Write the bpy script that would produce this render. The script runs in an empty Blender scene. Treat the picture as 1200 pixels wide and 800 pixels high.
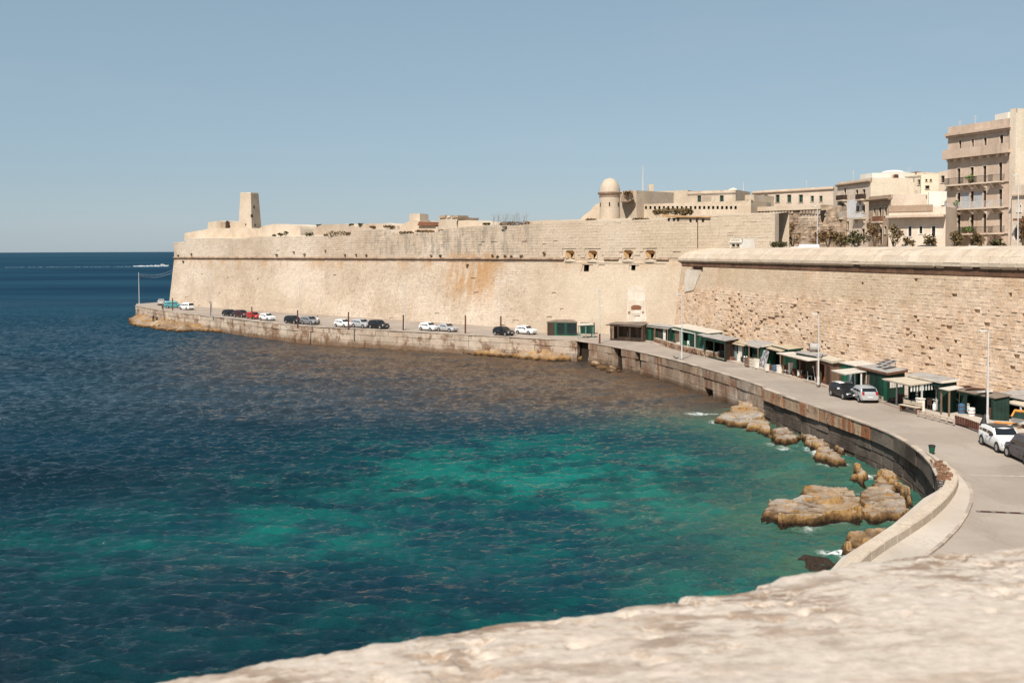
import bpy, bmesh, math, random
import numpy as np
from mathutils import Vector, Matrix
from mathutils.geometry import tessellate_polygon
R = math.radians
random.seed(7)
RNG = np.random.default_rng(11)
scene = bpy.context.scene
COL = scene.collection

# ------------------------------------------------------------------ camera, light, exposure
FPX = 1167.0; PITCH = R(2.3); ROLL = R(.25); V0 = 340.0
CAMZ = 18.8; ROAD = 4.5; SEA = 1.12
_fw = np.array([0, math.cos(PITCH), -math.sin(PITCH)]); _u0 = np.array([0, math.sin(PITCH), math.cos(PITCH)]); _r0 = np.array([1., 0, 0])
_rt = _r0*math.cos(ROLL) - _u0*math.sin(ROLL); _up = _u0*math.cos(ROLL) + _r0*math.sin(ROLL)
cam = bpy.data.cameras.new('camera'); camo = bpy.data.objects.new('camera', cam); COL.objects.link(camo)
cam.sensor_width = 36; cam.lens = 36*FPX/1200; cam.shift_y = -(400-V0)/1200
cam.clip_start = .1; cam.clip_end = 90000
camo.matrix_world = Matrix(((_rt[0], _up[0], -_fw[0], 0), (_rt[1], _up[1], -_fw[1], 0), (_rt[2], _up[2], -_fw[2], CAMZ), (0, 0, 0, 1)))
cam.dof.use_dof = True; cam.dof.focus_distance = 120; cam.dof.aperture_fstop = 4.5
scene.camera = camo

SUN_EL = R(47.5); SUN_AZ = math.atan2(-.40, -.917)     # compass: atan2(x, y)
SDIR = Vector((math.sin(SUN_AZ)*math.cos(SUN_EL), math.cos(SUN_AZ)*math.cos(SUN_EL), math.sin(SUN_EL)))
world = bpy.data.worlds.new('World'); scene.world = world; world.use_nodes = True
wn = world.node_tree; wn.nodes.clear()
sky = wn.nodes.new('ShaderNodeTexSky'); sky.sky_type = 'NISHITA'; sky.sun_disc = False
sky.sun_elevation = SUN_EL; sky.sun_rotation = SUN_AZ; sky.altitude = 0; sky.air_density = 1.0; sky.dust_density = .35; sky.ozone_density = 2.2
hsv = wn.nodes.new('ShaderNodeHueSaturation'); hsv.inputs['Saturation'].default_value = .62; hsv.inputs['Value'].default_value = 1.0; hsv.inputs['Hue'].default_value = .488
bg = wn.nodes.new('ShaderNodeBackground'); bg.inputs['Strength'].default_value = .086
wo = wn.nodes.new('ShaderNodeOutputWorld')
tcw = wn.nodes.new('ShaderNodeTexCoord'); mpw = wn.nodes.new('ShaderNodeMapping'); mpw.inputs['Scale'].default_value = (1.2, 1.2, 7); mpw.inputs['Rotation'].default_value = (0, .12, 0)
nzw = wn.nodes.new('ShaderNodeTexNoise'); nzw.inputs['Scale'].default_value = 2.2; nzw.inputs['Detail'].default_value = 7; nzw.inputs['Roughness'].default_value = .62
wn.links.new(tcw.outputs['Generated'], mpw.inputs['Vector']); wn.links.new(mpw.outputs[0], nzw.inputs['Vector'])
rgw = wn.nodes.new('ShaderNodeMapRange'); rgw.inputs[1].default_value = .52; rgw.inputs[2].default_value = .78; rgw.inputs[3].default_value = 0; rgw.inputs[4].default_value = .16; wn.links.new(nzw.outputs['Fac'], rgw.inputs[0])
cir = wn.nodes.new('ShaderNodeMix'); cir.data_type = 'RGBA'; cir.inputs[7].default_value = (4.3, 4.9, 5.3, 1); wn.links.new(rgw.outputs[0], cir.inputs[0])
mx = wn.nodes.new('ShaderNodeMix'); mx.data_type = 'RGBA'; mx.inputs[0].default_value = .62; mx.inputs[7].default_value = (1.95, 3.12, 4.15, 1)
wn.links.new(sky.outputs[0], hsv.inputs['Color']); wn.links.new(hsv.outputs[0], mx.inputs[6]); wn.links.new(mx.outputs[2], cir.inputs[6]); wn.links.new(cir.outputs[2], bg.inputs['Color']); wn.links.new(bg.outputs[0], wo.inputs['Surface'])
sun = bpy.data.lights.new('sun', 'SUN'); suno = bpy.data.objects.new('sun', sun); COL.objects.link(suno)
sun.energy = 4.7; sun.angle = R(.53); sun.color = (1.0, .92, .83)
suno.rotation_euler = (-SDIR).to_track_quat('-Z', 'Y').to_euler()
vs = scene.view_settings; vs.view_transform = 'Standard'; vs.look = 'None'; vs.gamma = 1; vs.exposure = .42; vs.use_curve_mapping = False
scene.cycles.max_bounces = 6; scene.cycles.diffuse_bounces = 3; scene.cycles.glossy_bounces = 3

# ------------------------------------------------------------------ photograph pixel -> place
def ray(u, v): return _rt*((u-600)/FPX) + _up*((V0-v)/FPX) + _fw
def G(u, v, z=ROAD):
    d = ray(u, v); t = (z-CAMZ)/d[2]; return np.array([0, 0, CAMZ]) + d*t
def PY(u, v, Y):
    d = ray(u, v); return np.array([0, 0, CAMZ]) + d*(Y/d[1])

# ------------------------------------------------------------------ object helpers
def tag(o, label=None, cat=None, group=None, kind=None):
    if label: o['label'] = label
    if cat: o['category'] = cat
    if group: o['group'] = group
    if kind or cat: o['kind'] = kind or 'thing'
    return o
def empty(name, loc=(0, 0, 0), rz=0, label=None, cat=None, group=None, kind=None):
    o = bpy.data.objects.new(name, None); COL.objects.link(o)
    o.location = Vector([float(c) for c in loc]); o.rotation_euler = (0, 0, rz); o.empty_display_size = .2
    return tag(o, label, cat, group, kind)
def link(name, me, parent=None, loc=None, rot=None, scale=None):
    o = bpy.data.objects.new(name, me); COL.objects.link(o)
    if parent is not None: o.parent = parent
    if loc is not None: o.location = Vector([float(c) for c in loc])
    if rot is not None: o.rotation_euler = rot
    if scale is not None: o.scale = scale
    return o
KIDS = {}
def children(o): return [c for c in bpy.data.objects if c.parent == o]
def copy_tree(o, parent=None):
    c = o.copy(); COL.objects.link(c)
    if parent is not None: c.parent = parent
    for ch in o.children: copy_tree(ch, c)
    return c

class MB:
    """collects geometry in world coordinates, then links it as one mesh object"""
    def __init__(s): s.v = []; s.f = []; s.m = []; s.mi = 0
    def add(s, vs_, fs):
        b = len(s.v); s.v.extend([tuple(float(c) for c in p) for p in vs_])
        for f in fs: s.f.append(tuple(b+i for i in f)); s.m.append(s.mi)
        return s
    def quad(s, a, b, c, d): return s.add([a, b, c, d], [(0, 1, 2, 3)])
    def box(s, c, size, rz=0, tilt=0):
        cx, cy, cz = c; hx, hy, hz = size[0]/2, size[1]/2, size[2]/2
        ca, sa = math.cos(rz), math.sin(rz); P = []
        for dz in (-hz, hz):
            for dx, dy in ((-hx, -hy), (hx, -hy), (hx, hy), (-hx, hy)):
                z = cz+dz+tilt*dx
                P.append((cx+dx*ca-dy*sa, cy+dx*sa+dy*ca, z))
        return s.add(P, [(3, 2, 1, 0), (4, 5, 6, 7), (0, 1, 5, 4), (1, 2, 6, 5), (2, 3, 7, 6), (3, 0, 4, 7)])
    def hexa(s, P):  # 8 points: bottom loop then top loop
        return s.add(P, [(3, 2, 1, 0), (4, 5, 6, 7), (0, 1, 5, 4), (1, 2, 6, 5), (2, 3, 7, 6), (3, 0, 4, 7)])
    def prism(s, poly, z0, z1):
        n = len(poly); z0 = z0 if hasattr(z0, '__len__') else [z0]*n; z1 = z1 if hasattr(z1, '__len__') else [z1]*n
        P = [(p[0], p[1], z0[i]) for i, p in enumerate(poly)] + [(p[0], p[1], z1[i]) for i, p in enumerate(poly)]
        area = sum(poly[i][0]*poly[(i+1) % n][1]-poly[(i+1) % n][0]*poly[i][1] for i in range(n))
        F = [tuple(range(n))[::-1], tuple(range(n, 2*n))] + [(i, (i+1) % n, n+(i+1) % n, n+i) for i in range(n)]
        if area < 0: F = [f[::-1] for f in F]
        return s.add(P, F)
    def tube(s, pts, rad, n=6, cap=True):
        pts = [Vector([float(c) for c in p]) for p in pts]; rad = rad if hasattr(rad, '__len__') else [rad]*len(pts)
        P = []; up = Vector((0, 0, 1))
        for i, p in enumerate(pts):
            d = (pts[min(i+1, len(pts)-1)]-pts[max(i-1, 0)]).normalized()
            a = d.cross(up if abs(d.z) < .95 else Vector((1, 0, 0))).normalized(); b = d.cross(a)
            for k in range(n):
                t = 2*math.pi*k/n; P.append(p+(a*math.cos(t)+b*math.sin(t))*rad[i])
        F = []
        for i in range(len(pts)-1):
            for k in range(n):
                F.append((i*n+k, i*n+(k+1) % n, (i+1)*n+(k+1) % n, (i+1)*n+k))
        if cap: F.append(tuple(range(n))); F.append(tuple(range((len(pts)-1)*n, len(pts)*n))[::-1])
        return s.add(P, [f[::-1] for f in F])
    def lathe(s, c, prof, n=20, cap=True):
        P = []; F = []
        for r, z in prof:
            for k in range(n):
                t = 2*math.pi*k/n; P.append((c[0]+r*math.cos(t), c[1]+r*math.sin(t), c[2]+z))
        for i in range(len(prof)-1):
            for k in range(n): F.append((i*n+k, i*n+(k+1) % n, (i+1)*n+(k+1) % n, (i+1)*n+k))
        if cap: F.append(tuple(range(n))[::-1]); F.append(tuple(range((len(prof)-1)*n, len(prof)*n)))
        return s.add(P, F)
    def mesh(s, name, mats, smooth=False):
        me = bpy.data.meshes.new(name); me.from_pydata(s.v, [], s.f)
        for m in (mats if isinstance(mats, (list, tuple)) else [mats]): me.materials.append(m)
        if len(me.materials) > 1: me.polygons.foreach_set('material_index', s.m)
        if smooth: me.polygons.foreach_set('use_smooth', [True]*len(me.polygons))
        me.update(); return me
    def build(s, name, mats, parent=None, smooth=False, local=True):
        me = s.mesh(name, mats, smooth)
        o = link(name, me, parent)
        if parent is not None and local:      # the numbers given were world ones
            if not getattr(s, 'islocal', False):
                o.matrix_parent_inverse = inv_world(parent)
        return o
def world_of(o):
    m = Matrix.LocRotScale(o.location, o.rotation_euler, o.scale)
    if o.parent is not None: m = world_of(o.parent) @ o.matrix_parent_inverse @ m
    return m
def inv_world(o): return world_of(o).inverted()
def shade_flatish(o, ang=40):
    me = o.data; me.polygons.foreach_set('use_smooth', [True]*len(me.polygons))
    try: me.set_sharp_from_angle(angle=R(ang))
    except Exception: pass
    return o
def mesh_np(name, V, Fq, mats, smooth=False):
    me = bpy.data.meshes.new(name); V = np.asarray(V, dtype=np.float32); Fq = np.asarray(Fq, dtype=np.int32)
    k = Fq.shape[1]; me.vertices.add(len(V)); me.vertices.foreach_set('co', V.ravel())
    me.loops.add(Fq.size); me.loops.foreach_set('vertex_index', Fq.ravel())
    me.polygons.add(len(Fq)); me.polygons.foreach_set('loop_start', np.arange(0, Fq.size, k, dtype=np.int32)); me.polygons.foreach_set('loop_total', np.full(len(Fq), k, dtype=np.int32))
    if smooth: me.polygons.foreach_set('use_smooth', np.ones(len(Fq), dtype=bool))
    for m in (mats if isinstance(mats, (list, tuple)) else [mats]): me.materials.append(m)
    me.update(calc_edges=True); me.validate(); return me

# ------------------------------------------------------------------ numpy noise
def _h(ix, iy, iz=0, seed=0):
    n = (ix.astype(np.int64)*374761393 + iy.astype(np.int64)*668265263 + np.asarray(iz).astype(np.int64)*2147483647 + seed*974711) & 0xffffffff
    n = ((n ^ (n >> 13))*1274126177) & 0xffffffff; n = (n ^ (n >> 16)) & 0xffff
    return n/65535.0
def vnoise(x, y, seed=0):
    x = np.asarray(x, float); y = np.asarray(y, float)
    ix = np.floor(x); iy = np.floor(y); fx = x-ix; fy = y-iy; fx = fx*fx*(3-2*fx); fy = fy*fy*(3-2*fy)
    a = _h(ix, iy, 0, seed); b = _h(ix+1, iy, 0, seed); c = _h(ix, iy+1, 0, seed); d = _h(ix+1, iy+1, 0, seed)
    return (a*(1-fx)+b*fx)*(1-fy)+(c*(1-fx)+d*fx)*fy
def fbm(x, y, oct=4, seed=0, gain=.5):
    s = 0; a = 1; t = 0
    for o in range(oct): s = s+a*vnoise(np.asarray(x)*2**o, np.asarray(y)*2**o, seed+o*17); t += a; a *= gain
    return s/t
def sstep(a, b, x): t = np.clip((np.asarray(x, float)-a)/(b-a), 0, 1); return t*t*(3-2*t)
def poly_sdf(x, y, poly):
    """signed distance, positive inside"""
    x = np.asarray(x, float); y = np.asarray(y, float); P = np.asarray(poly, float); n = len(P)
    d = np.full(x.shape, 1e9); ins = np.zeros(x.shape, bool)
    for i in range(n):
        ax, ay = P[i][:2]; bx, by = P[(i+1) % n][:2]; ex, ey = bx-ax, by-ay; L = ex*ex+ey*ey+1e-12
        t = np.clip(((x-ax)*ex+(y-ay)*ey)/L, 0, 1); d = np.minimum(d, np.hypot(x-ax-t*ex, y-ay-t*ey))
        c = ((ay > y) != (by > y)) & (x < (bx-ax)*(y-ay)/(by-ay+1e-12)+ax); ins ^= c
    return np.where(ins, d, -d)
def line_dist(x, y, pts):
    d = np.full(np.shape(x), 1e9)
    for (ax, ay), (bx, by) in zip(pts[:-1], pts[1:]):
        ex, ey = bx-ax, by-ay; L = ex*ex+ey*ey+1e-12; t = np.clip(((x-ax)*ex+(y-ay)*ey)/L, 0, 1)
        d = np.minimum(d, np.hypot(x-ax-t*ex, y-ay-t*ey))
    return d

# ------------------------------------------------------------------ materials
class NT:
    def __init__(s, name):
        s.m = bpy.data.materials.new(name); s.m.use_nodes = True; s.t = s.m.node_tree; s.t.nodes.clear()
        s.out = s.n('ShaderNodeOutputMaterial'); s.p = s.n('ShaderNodeBsdfPrincipled'); s.l(s.p.outputs[0], s.out.inputs['Surface'])
    def n(s, t, **k):
        x = s.t.nodes.new(t)
        for a, b in k.items(): setattr(x, a, b)
        return x
    def l(s, a, b): s.t.links.new(a, b)
    def pos(s):
        if not hasattr(s, '_pos'): s._pos = s.n('ShaderNodeNewGeometry')
        return s._pos.outputs['Position']
    def island(s): s.pos(); return s._pos.outputs['Random Per Island']
    def objrand(s): return s.n('ShaderNodeObjectInfo').outputs['Random']
    def map(s, scale, src=None, loc=(0, 0, 0)):
        m = s.n('ShaderNodeMapping'); m.inputs['Scale'].default_value = scale if hasattr(scale, '__len__') else (scale,)*3; m.inputs['Location'].default_value = loc
        s.l(src or s.pos(), m.inputs['Vector']); return m.outputs[0]
    def noise(s, scale, detail=4, rough=.55, vec=None, stretch=None, loc=(0, 0, 0)):
        x = s.n('ShaderNodeTexNoise'); x.inputs['Scale'].default_value = scale; x.inputs['Detail'].default_value = detail; x.inputs['Roughness'].default_value = rough
        s.l(s.map(stretch, vec, loc) if stretch else (vec or s.pos()), x.inputs['Vector']); return x.outputs['Fac']
    def ramp(s, fac, a, b, va=0., vb=1.):
        m = s.n('ShaderNodeMapRange'); m.interpolation_type = 'SMOOTHSTEP'
        for i, q in zip(('From Min', 'From Max', 'To Min', 'To Max'), (a, b, va, vb)): m.inputs[i].default_value = q
        s.l(fac, m.inputs['Value']); return m.outputs[0]
    def math(s, op, a, b=None, c=None):
        m = s.n('ShaderNodeMath', operation=op)
        for i, q in enumerate((a, b, c)):
            if q is None: continue
            if isinstance(q, (int, float)): m.inputs[i].default_value = q
            else: s.l(q, m.inputs[i])
        return m.outputs[0]
    def mix(s, fac, a, b, mode='MIX'):
        m = s.n('ShaderNodeMix', data_type='RGBA', blend_type=mode)
        for i, q in ((0, fac), (6, a), (7, b)):
            if isinstance(q, (int, float)): m.inputs[i].default_value = q
            elif isinstance(q, tuple): m.inputs[i].default_value = (*q, 1) if len(q) == 3 else q
            else: s.l(q, m.inputs[i])
        return m.outputs[2]
    def sep(s):
        x = s.n('ShaderNodeSeparateXYZ'); s.l(s.pos(), x.inputs[0]); return x.outputs
    def attr(s, name): return s.n('ShaderNodeAttribute', attribute_name=name).outputs['Fac']
    def bump(s, h, strength=.5, dist=.05, prev=None):
        b = s.n('ShaderNodeBump'); b.inputs['Strength'].default_value = strength; b.inputs['Distance'].default_value = dist
        s.l(h, b.inputs['Height'])
        if prev: s.l(prev, b.inputs['Normal'])
        return b.outputs[0]
    def done(s, color, rough=.9, nrm=None, spec=.3, metal=0.):
        for k, q in (('Base Color', color), ('Roughness', rough), ('Specular IOR Level', spec), ('Metallic', metal)):
            if isinstance(q, (int, float)): s.p.inputs[k].default_value = q
            elif isinstance(q, tuple): s.p.inputs[k].default_value = (*q, 1)
            else: s.l(q, s.p.inputs[k])
        if nrm: s.l(nrm, s.p.inputs['Normal'])
        return s.m

def stone(name, c1, c2, c3=None, streak=.35, scale=.35, vary=.3, bump=.5, bd=.08, streakc=(.16, .13, .10), extra=None, fine=5.0, objr=False):
    t = NT(name)
    c = t.mix(t.ramp(t.noise(scale, 5), .35, .65), c1, c2)
    if c3: c = t.mix(t.ramp(t.noise(scale*.28, 4, loc=(9, 3, 1), stretch=(1, 1, 1)), .48, .68), c, c3)
    if vary:
        r = t.objrand() if objr else t.island()
        c = t.mix(1.0, c, t.mix(r, (1-vary, 1-vary, 1-vary*.92), (1+vary*.35,)*3), 'MULTIPLY')
    if streak:
        f = t.math('MULTIPLY', t.ramp(t.noise(1.0, 4, .6, stretch=(.9, .9, .09)), .5, .75), t.ramp(t.noise(.12, 3, loc=(4, 7, 2), stretch=(1, 1, 1)), .42, .62))
        c = t.mix(t.math('MULTIPLY', f, streak), c, streakc)
    if extra: c = extra(t, c)
    n1 = t.noise(fine, 6, .65); n2 = t.noise(fine*4.3, 3, .6)
    c = t.mix(1.0, c, t.mix(t.ramp(n1, .3, .7), (.86, .85, .83), (1.08, 1.07, 1.06)), 'MULTIPLY')
    b = t.bump(n1, bump, bd); b = t.bump(n2, bump*.6, bd*.25, b)
    return t.done(c, .92, b, .15)
def plain(name, c, rough=.6, vary=.12, scale=3., bump=.15, spec=.3, metal=0., dirt=None, objr=False):
    t = NT(name)
    n = t.noise(scale, 5)
    k = t.mix(t.ramp(n, .3, .7), tuple(x*(1-vary) for x in c), tuple(min(1, x*(1+vary*.6)) for x in c))
    if dirt: k = t.mix(t.ramp(t.noise(scale*.45, 5, .65, loc=(3, 1, 5), stretch=(1, 1, .5)), .5, .72, 0, .7), k, dirt)
    if objr: k = t.mix(1.0, k, t.mix(t.objrand(), (.8, .8, .8), (1.1, 1.1, 1.1)), 'MULTIPLY')
    return t.done(k, rough, t.bump(n, bump, .02) if bump else None, spec, metal)

LIME1 = (.525, .433, .338); LIME2 = (.465, .373, .282); LIMEW = (.59, .50, .405); OCHRE = (.40, .235, .10)
M = {}
def w1extra(t, c):
    x = t.sep()[0]; z = t.sep()[2]
    m = t.math('MULTIPLY', t.ramp(x, -16., -9.5), t.ramp(x, -1.5, -5.5))
    m = t.math('MULTIPLY', m, t.ramp(z, 6., 13.5)); m = t.math('MULTIPLY', m, t.ramp(z, 19.2, 17.3))
    m = t.math('MULTIPLY', m, t.ramp(t.noise(.55, 5, .62, stretch=(1, 1, .2)), .37, .56))
    c = t.mix(t.math('MULTIPLY', m, .76), c, (.41, .22, .085))
    # weathering band under the cordon
    b = t.math('MULTIPLY', t.ramp(z, 13.5, 17.0), t.ramp(z, 17.8, 17.2)); b = t.math('MULTIPLY', b, t.ramp(t.noise(.3, 5, .6, stretch=(1, 1, .35), loc=(5, 5, 0)), .47, .66))
    c = t.mix(t.math('MULTIPLY', b, .68), c, (.40, .235, .11))
    # grey lichen on the parapet, over the middle of the wall
    g = t.math('MULTIPLY', t.ramp(x, -36, -28), t.ramp(x, 8, 0)); g = t.math('MULTIPLY', g, t.ramp(z, 17.6, 18.4))
    g = t.math('MULTIPLY', g, t.ramp(t.noise(.8, 6, .74, stretch=(1, 1, .26)), .46, .60))
    c = t.mix(t.math('MULTIPLY', g, .5), c, (.17, .155, .13))
    # brown-grey speckle on the lower scarp
    s_ = t.math('MULTIPLY', t.ramp(t.noise(1.9, 6, .8), .49, .62), t.ramp(x, 14, 0)); s_ = t.math('MULTIPLY', s_, t.ramp(z, 17, 14.5)); s_ = t.math('MULTIPLY', s_, t.ramp(t.noise(.07, 3), .35, .6, .35, 1))
    c = t.mix(t.math('MULTIPLY', s_, .55), c, (.23, .165, .115))
    # paler right-hand flank
    return t.mix(t.math('MULTIPLY', t.ramp(x, 0, 16), .45), c, (.53, .435, .32))
M['w1'] = stone('fort_limestone', LIME1, LIME2, LIMEW, .25, .22, .08, .6, .1, extra=w1extra)
def w2extra(t, c):
    z = t.sep()[2]; y = t.sep()[1]
    c = t.mix(t.math('MULTIPLY', t.ramp(t.noise(.5, 6, .7), .46, .66), .5), c, (.46, .30, .17))
    c = t.mix(t.math('MULTIPLY', t.ramp(t.noise(1.7, 6, .8), .55, .66), .45), c, (.27, .17, .10))
    s_ = t.math('MULTIPLY', t.ramp(z, 12.3, 13.6), t.ramp(y, 95, 108)); s_ = t.math('MULTIPLY', s_, t.ramp(t.noise(.2, 3), .3, .5))
    return t.mix(t.math('MULTIPLY', s_, .5), c, (.49, .40, .28))
M['w2'] = stone('curtain_limestone', (.68, .515, .375), (.62, .46, .33), (.68, .54, .41), .10, .5, .13, .6, .1, extra=w2extra)
M['pale'] = stone('pale_limestone', (.57, .48, .375), (.49, .40, .30), None, .25, .3, .12, .4, .06)
M['coping'] = stone('coping_limestone', (.58, .485, .38), (.52, .425, .325), (.61, .52, .42), .1, .5, .12, .5, .08)
M['ruin'] = stone('weathered_limestone', (.55, .455, .35), (.48, .385, .285), (.59, .50, .40), .22, .4, .25, .7, .12)
M['white_plaster'] = stone('lime_plaster', (.62, .56, .48), (.55, .47, .38), None, .3, .6, .08, .3, .04)
M['cordon'] = stone('cordon_stone', (.43, .32, .23), (.33, .22, .15), None, .3, .6, .3, .5, .06)
M['redcordon'] = stone('dark_cordon', (.20, .11, .07), (.15, .085, .055), None, .2, .8, .3, .5, .06)  # even dark red-brown for the curtain wall's cordon band
M['ochre'] = stone('ochre_soffit', (.50, .31, .15), (.44, .27, .13), None, 0, .8, .15, .4, .05)  # orange reflected light on the embrasure splays, put into the stone colour
M['rough'] = stone('rough_wall_stone', (.47, .36, .26), (.27, .195, .135), (.52, .43, .33), .5, 1.1, .4, .9, .2)
M['facade'] = stone('soot_facade', (.57, .45, .355), (.50, .385, .295), None, .35, .4, .1, .3, .04, streakc=(.12, .09, .07))
M['facade2'] = stone('town_facade', (.64, .54, .44), (.57, .47, .375), None, .2, .4, .08, .3, .04)
M['brownfac'] = stone('brown_facade', (.38, .28, .205), (.33, .24, .17), None, .5, .5, .08, .3, .04)
M['cream'] = stone('cream_render', (.72, .63, .50), (.66, .57, .44), None, .2, .4, .06, .2, .03)
M['whitewash'] = stone('whitewash', (.76, .72, .65), (.69, .64, .56), None, .25, .4, .06, .2, .03)
M['greyplaster'] = plain('grey_painted_plaster', (.36, .37, .38), .9, .12, .8)
M['whitepaint'] = plain('white_painted_wall', (.60, .59, .58), .9, .12, .8)
M['green_shutter'] = plain('green_shutter_paint', (.05, .19, .11), .6, .2)
M['dark'] = plain('dark_opening', (.018, .015, .013), .95, .2)
M['darkglass'] = plain('window_glass', (.02, .024, .028), .12, .2, spec=.5)
M['darkwood'] = plain('dark_brown_wood', (.055, .032, .022), .7, .3, 6)
M['wood'] = plain('weathered_wood', (.22, .145, .09), .8, .3, 6)
M['redwood'] = plain('red_brown_wood', (.20, .085, .045), .75, .3, 5)
M['rust'] = plain('rusty_steel', (.12, .050, .032), .8, .35, 6, dirt=(.05, .022, .015))
M['steel'] = plain('galvanised_steel', (.52, .51, .49), .55, .12, 4, spec=.4)
M['iron'] = plain('black_iron', (.03, .028, .026), .6, .2)
def road_mat(name, c1, c2, line=None):
    t = NT(name)
    c = t.mix(t.ramp(t.noise(.18, 5, .6), .35, .65), c1, c2)
    c = t.mix(t.ramp(t.noise(.45, 6, .7, stretch=(1.6, .35, 1), loc=(2, 8, 0)), .52, .72, 0, .4), c, tuple(x*.6 for x in c1))
    wv = t.n('ShaderNodeVectorMath', operation='ADD'); nz = t.n('ShaderNodeTexNoise'); nz.inputs['Scale'].default_value = .6; nz.inputs['Detail'].default_value = 5; t.l(t.pos(), nz.inputs['Vector']); t.l(nz.outputs['Color'], wv.inputs[0]); t.l(t.map((.5, .28, 0)), wv.inputs[1])
    vo = t.n('ShaderNodeTexVoronoi', feature='DISTANCE_TO_EDGE'); vo.inputs['Scale'].default_value = .55; t.l(wv.outputs[0], vo.inputs['Vector'])
    c = t.mix(t.math('MULTIPLY', t.ramp(vo.outputs['Distance'], .012, .002), .20), c, tuple(x*.5 for x in c1))
    vp = t.n('ShaderNodeTexVoronoi', distance='CHEBYCHEV'); vp.inputs['Scale'].default_value = .16; t.l(t.map((1.2, .7, 0)), vp.inputs['Vector']); sp = t.n('ShaderNodeSeparateColor'); t.l(vp.outputs['Color'], sp.inputs[0])
    c = t.mix(t.math('MULTIPLY', t.ramp(sp.outputs[0], .62, .68), .22), c, tuple(x*.62 for x in c1))
    n = t.noise(7, 5, .7)
    c = t.mix(1.0, c, t.mix(n, (.86, .86, .86), (1.1, 1.1, 1.1)), 'MULTIPLY')
    return t.done(c, .93, t.bump(n, .4, .02), .15)
M['road'] = road_mat('worn_asphalt', (.375, .315, .26), (.32, .265, .215))
M['terrace'] = road_mat('terrace_concrete', (.47, .41, .34), (.38, .32, .26))
M['walk'] = road_mat('pavement_concrete', (.53, .46, .385), (.46, .39, .32))
M['kerb'] = stone('kerb_stone', (.50, .42, .34), (.42, .34, .27), None, .2, .8, .3, .4, .04)
M['rubble'] = stone('rubble_stone', (.30, .19, .125), (.21, .12, .08), (.36, .27, .19), .2, 1.2, .35, .9, .1)
def quayfx(t, c):
    z = t.sep()[2]
    c = t.mix(t.math('MULTIPLY', t.ramp(t.noise(.35, 6, .78, loc=(1, 4, 4), stretch=(1, 1, .8)), .49, .60), .85), c, (.19, .105, .06))
    w = t.ramp(t.math('ADD', z, t.math('MULTIPLY', t.noise(.6, 5), 1.6)), SEA+2.3, SEA+1.2)
    return t.mix(t.math('MULTIPLY', w, .8), c, (.12, .062, .028))
def quayx(t, c):
    z = t.sep()[2]
    k = t.math('MULTIPLY', t.ramp(t.noise(.45, 6, .72, loc=(1, 4, 4), stretch=(1, 1, .7)), .44, .62), .8)
    c = t.mix(t.math('MULTIPLY', k, .75), c, (.17, .105, .065))
    m = t.math('MULTIPLY', t.ramp(t.noise(.9, 5, .65, stretch=(1, 1, .16)), .46, .60), t.ramp(t.noise(.2, 3, loc=(6, 6, 6)), .36, .58))
    c = t.mix(t.math('MULTIPLY', m, .7), c, (.20, .07, .028))
    d = t.ramp(t.noise(1.3, 6, .8, loc=(9, 1, 2)), .57, .66)
    c = t.mix(t.math('MULTIPLY', d, .7), c, (.06, .04, .03))
    w = t.ramp(t.math('ADD', z, t.math('MULTIPLY', t.noise(.8, 4), .8)), SEA+1.5, SEA+.6)
    return t.mix(t.math('MULTIPLY', w, .8), c, (.065, .036, .018))
M['quayfar'] = stone('far_quay_stone', (.52, .43, .34), (.43, .34, .26), (.56, .48, .39), .45, .5, .15, .9, .12, streakc=(.16, .09, .055), extra=quayfx, objr=True)
M['quay'] = stone('quay_concrete', (.42, .335, .25), (.33, .25, .18), (.50, .42, .34), .6, .5, .25, .9, .15, streakc=(.12, .07, .045), extra=quayx, objr=True)
def quaytx(t, c):
    m = t.ramp(t.noise(.9, 5, .65, stretch=(1, 1, .16)), .44, .60)
    c = t.mix(t.math('MULTIPLY', m, .8), c, (.26, .085, .03))
    d = t.ramp(t.noise(1.1, 6, .75, loc=(9, 1, 2)), .54, .66)
    return t.mix(t.math('MULTIPLY', d, .75), c, (.07, .055, .045))
M['quaytop'] = stone('rust_streaked_course', (.44, .33, .23), (.36, .25, .165), None, .6, .5, .10, .9, .12, streakc=(.13, .07, .04), extra=quaytx, objr=True)
M['quaylow'] = stone('stained_shaded_quay_stone', (.14, .115, .092), (.085, .066, .052), (.19, .155, .125), .5, .6, .35, .9, .15, streakc=(.05, .036, .03), objr=True)  # dark staining and the shade below the overhanging course, both in the colour
def rockx(t, c):
    z = t.math('SUBTRACT', t.sep()[2], SEA)
    nn = t.math('ADD', z, t.math('MULTIPLY', t.noise(1.3, 4), .9))
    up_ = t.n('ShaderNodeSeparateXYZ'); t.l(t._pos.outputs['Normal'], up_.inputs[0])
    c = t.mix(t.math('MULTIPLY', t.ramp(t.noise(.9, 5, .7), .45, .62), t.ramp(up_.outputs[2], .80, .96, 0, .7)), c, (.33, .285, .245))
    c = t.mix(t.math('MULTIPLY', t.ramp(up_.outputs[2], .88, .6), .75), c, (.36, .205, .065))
    c = t.mix(t.math('MULTIPLY', t.ramp(t.noise(2.6, 6, .8), .54, .66), .55), c, (.14, .085, .045))
    c = t.mix(t.ramp(nn, 1.15, .75), c, (.12, .066, .028))
    return t.mix(t.ramp(nn, .78, .60), c, (.028, .018, .011))
M['rock'] = stone('shore_rock', (.45, .335, .225), (.36, .225, .11), (.42, .37, .315), .1, .55, .1, 1.0, .25, extra=rockx, fine=3.2)
M['ledge'] = stone('brown_ledge_rock', (.34, .22, .12), (.24, .145, .075), (.42, .34, .26), .1, .7, .1, 1.0, .3, extra=rockx, fine=2.4)
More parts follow.
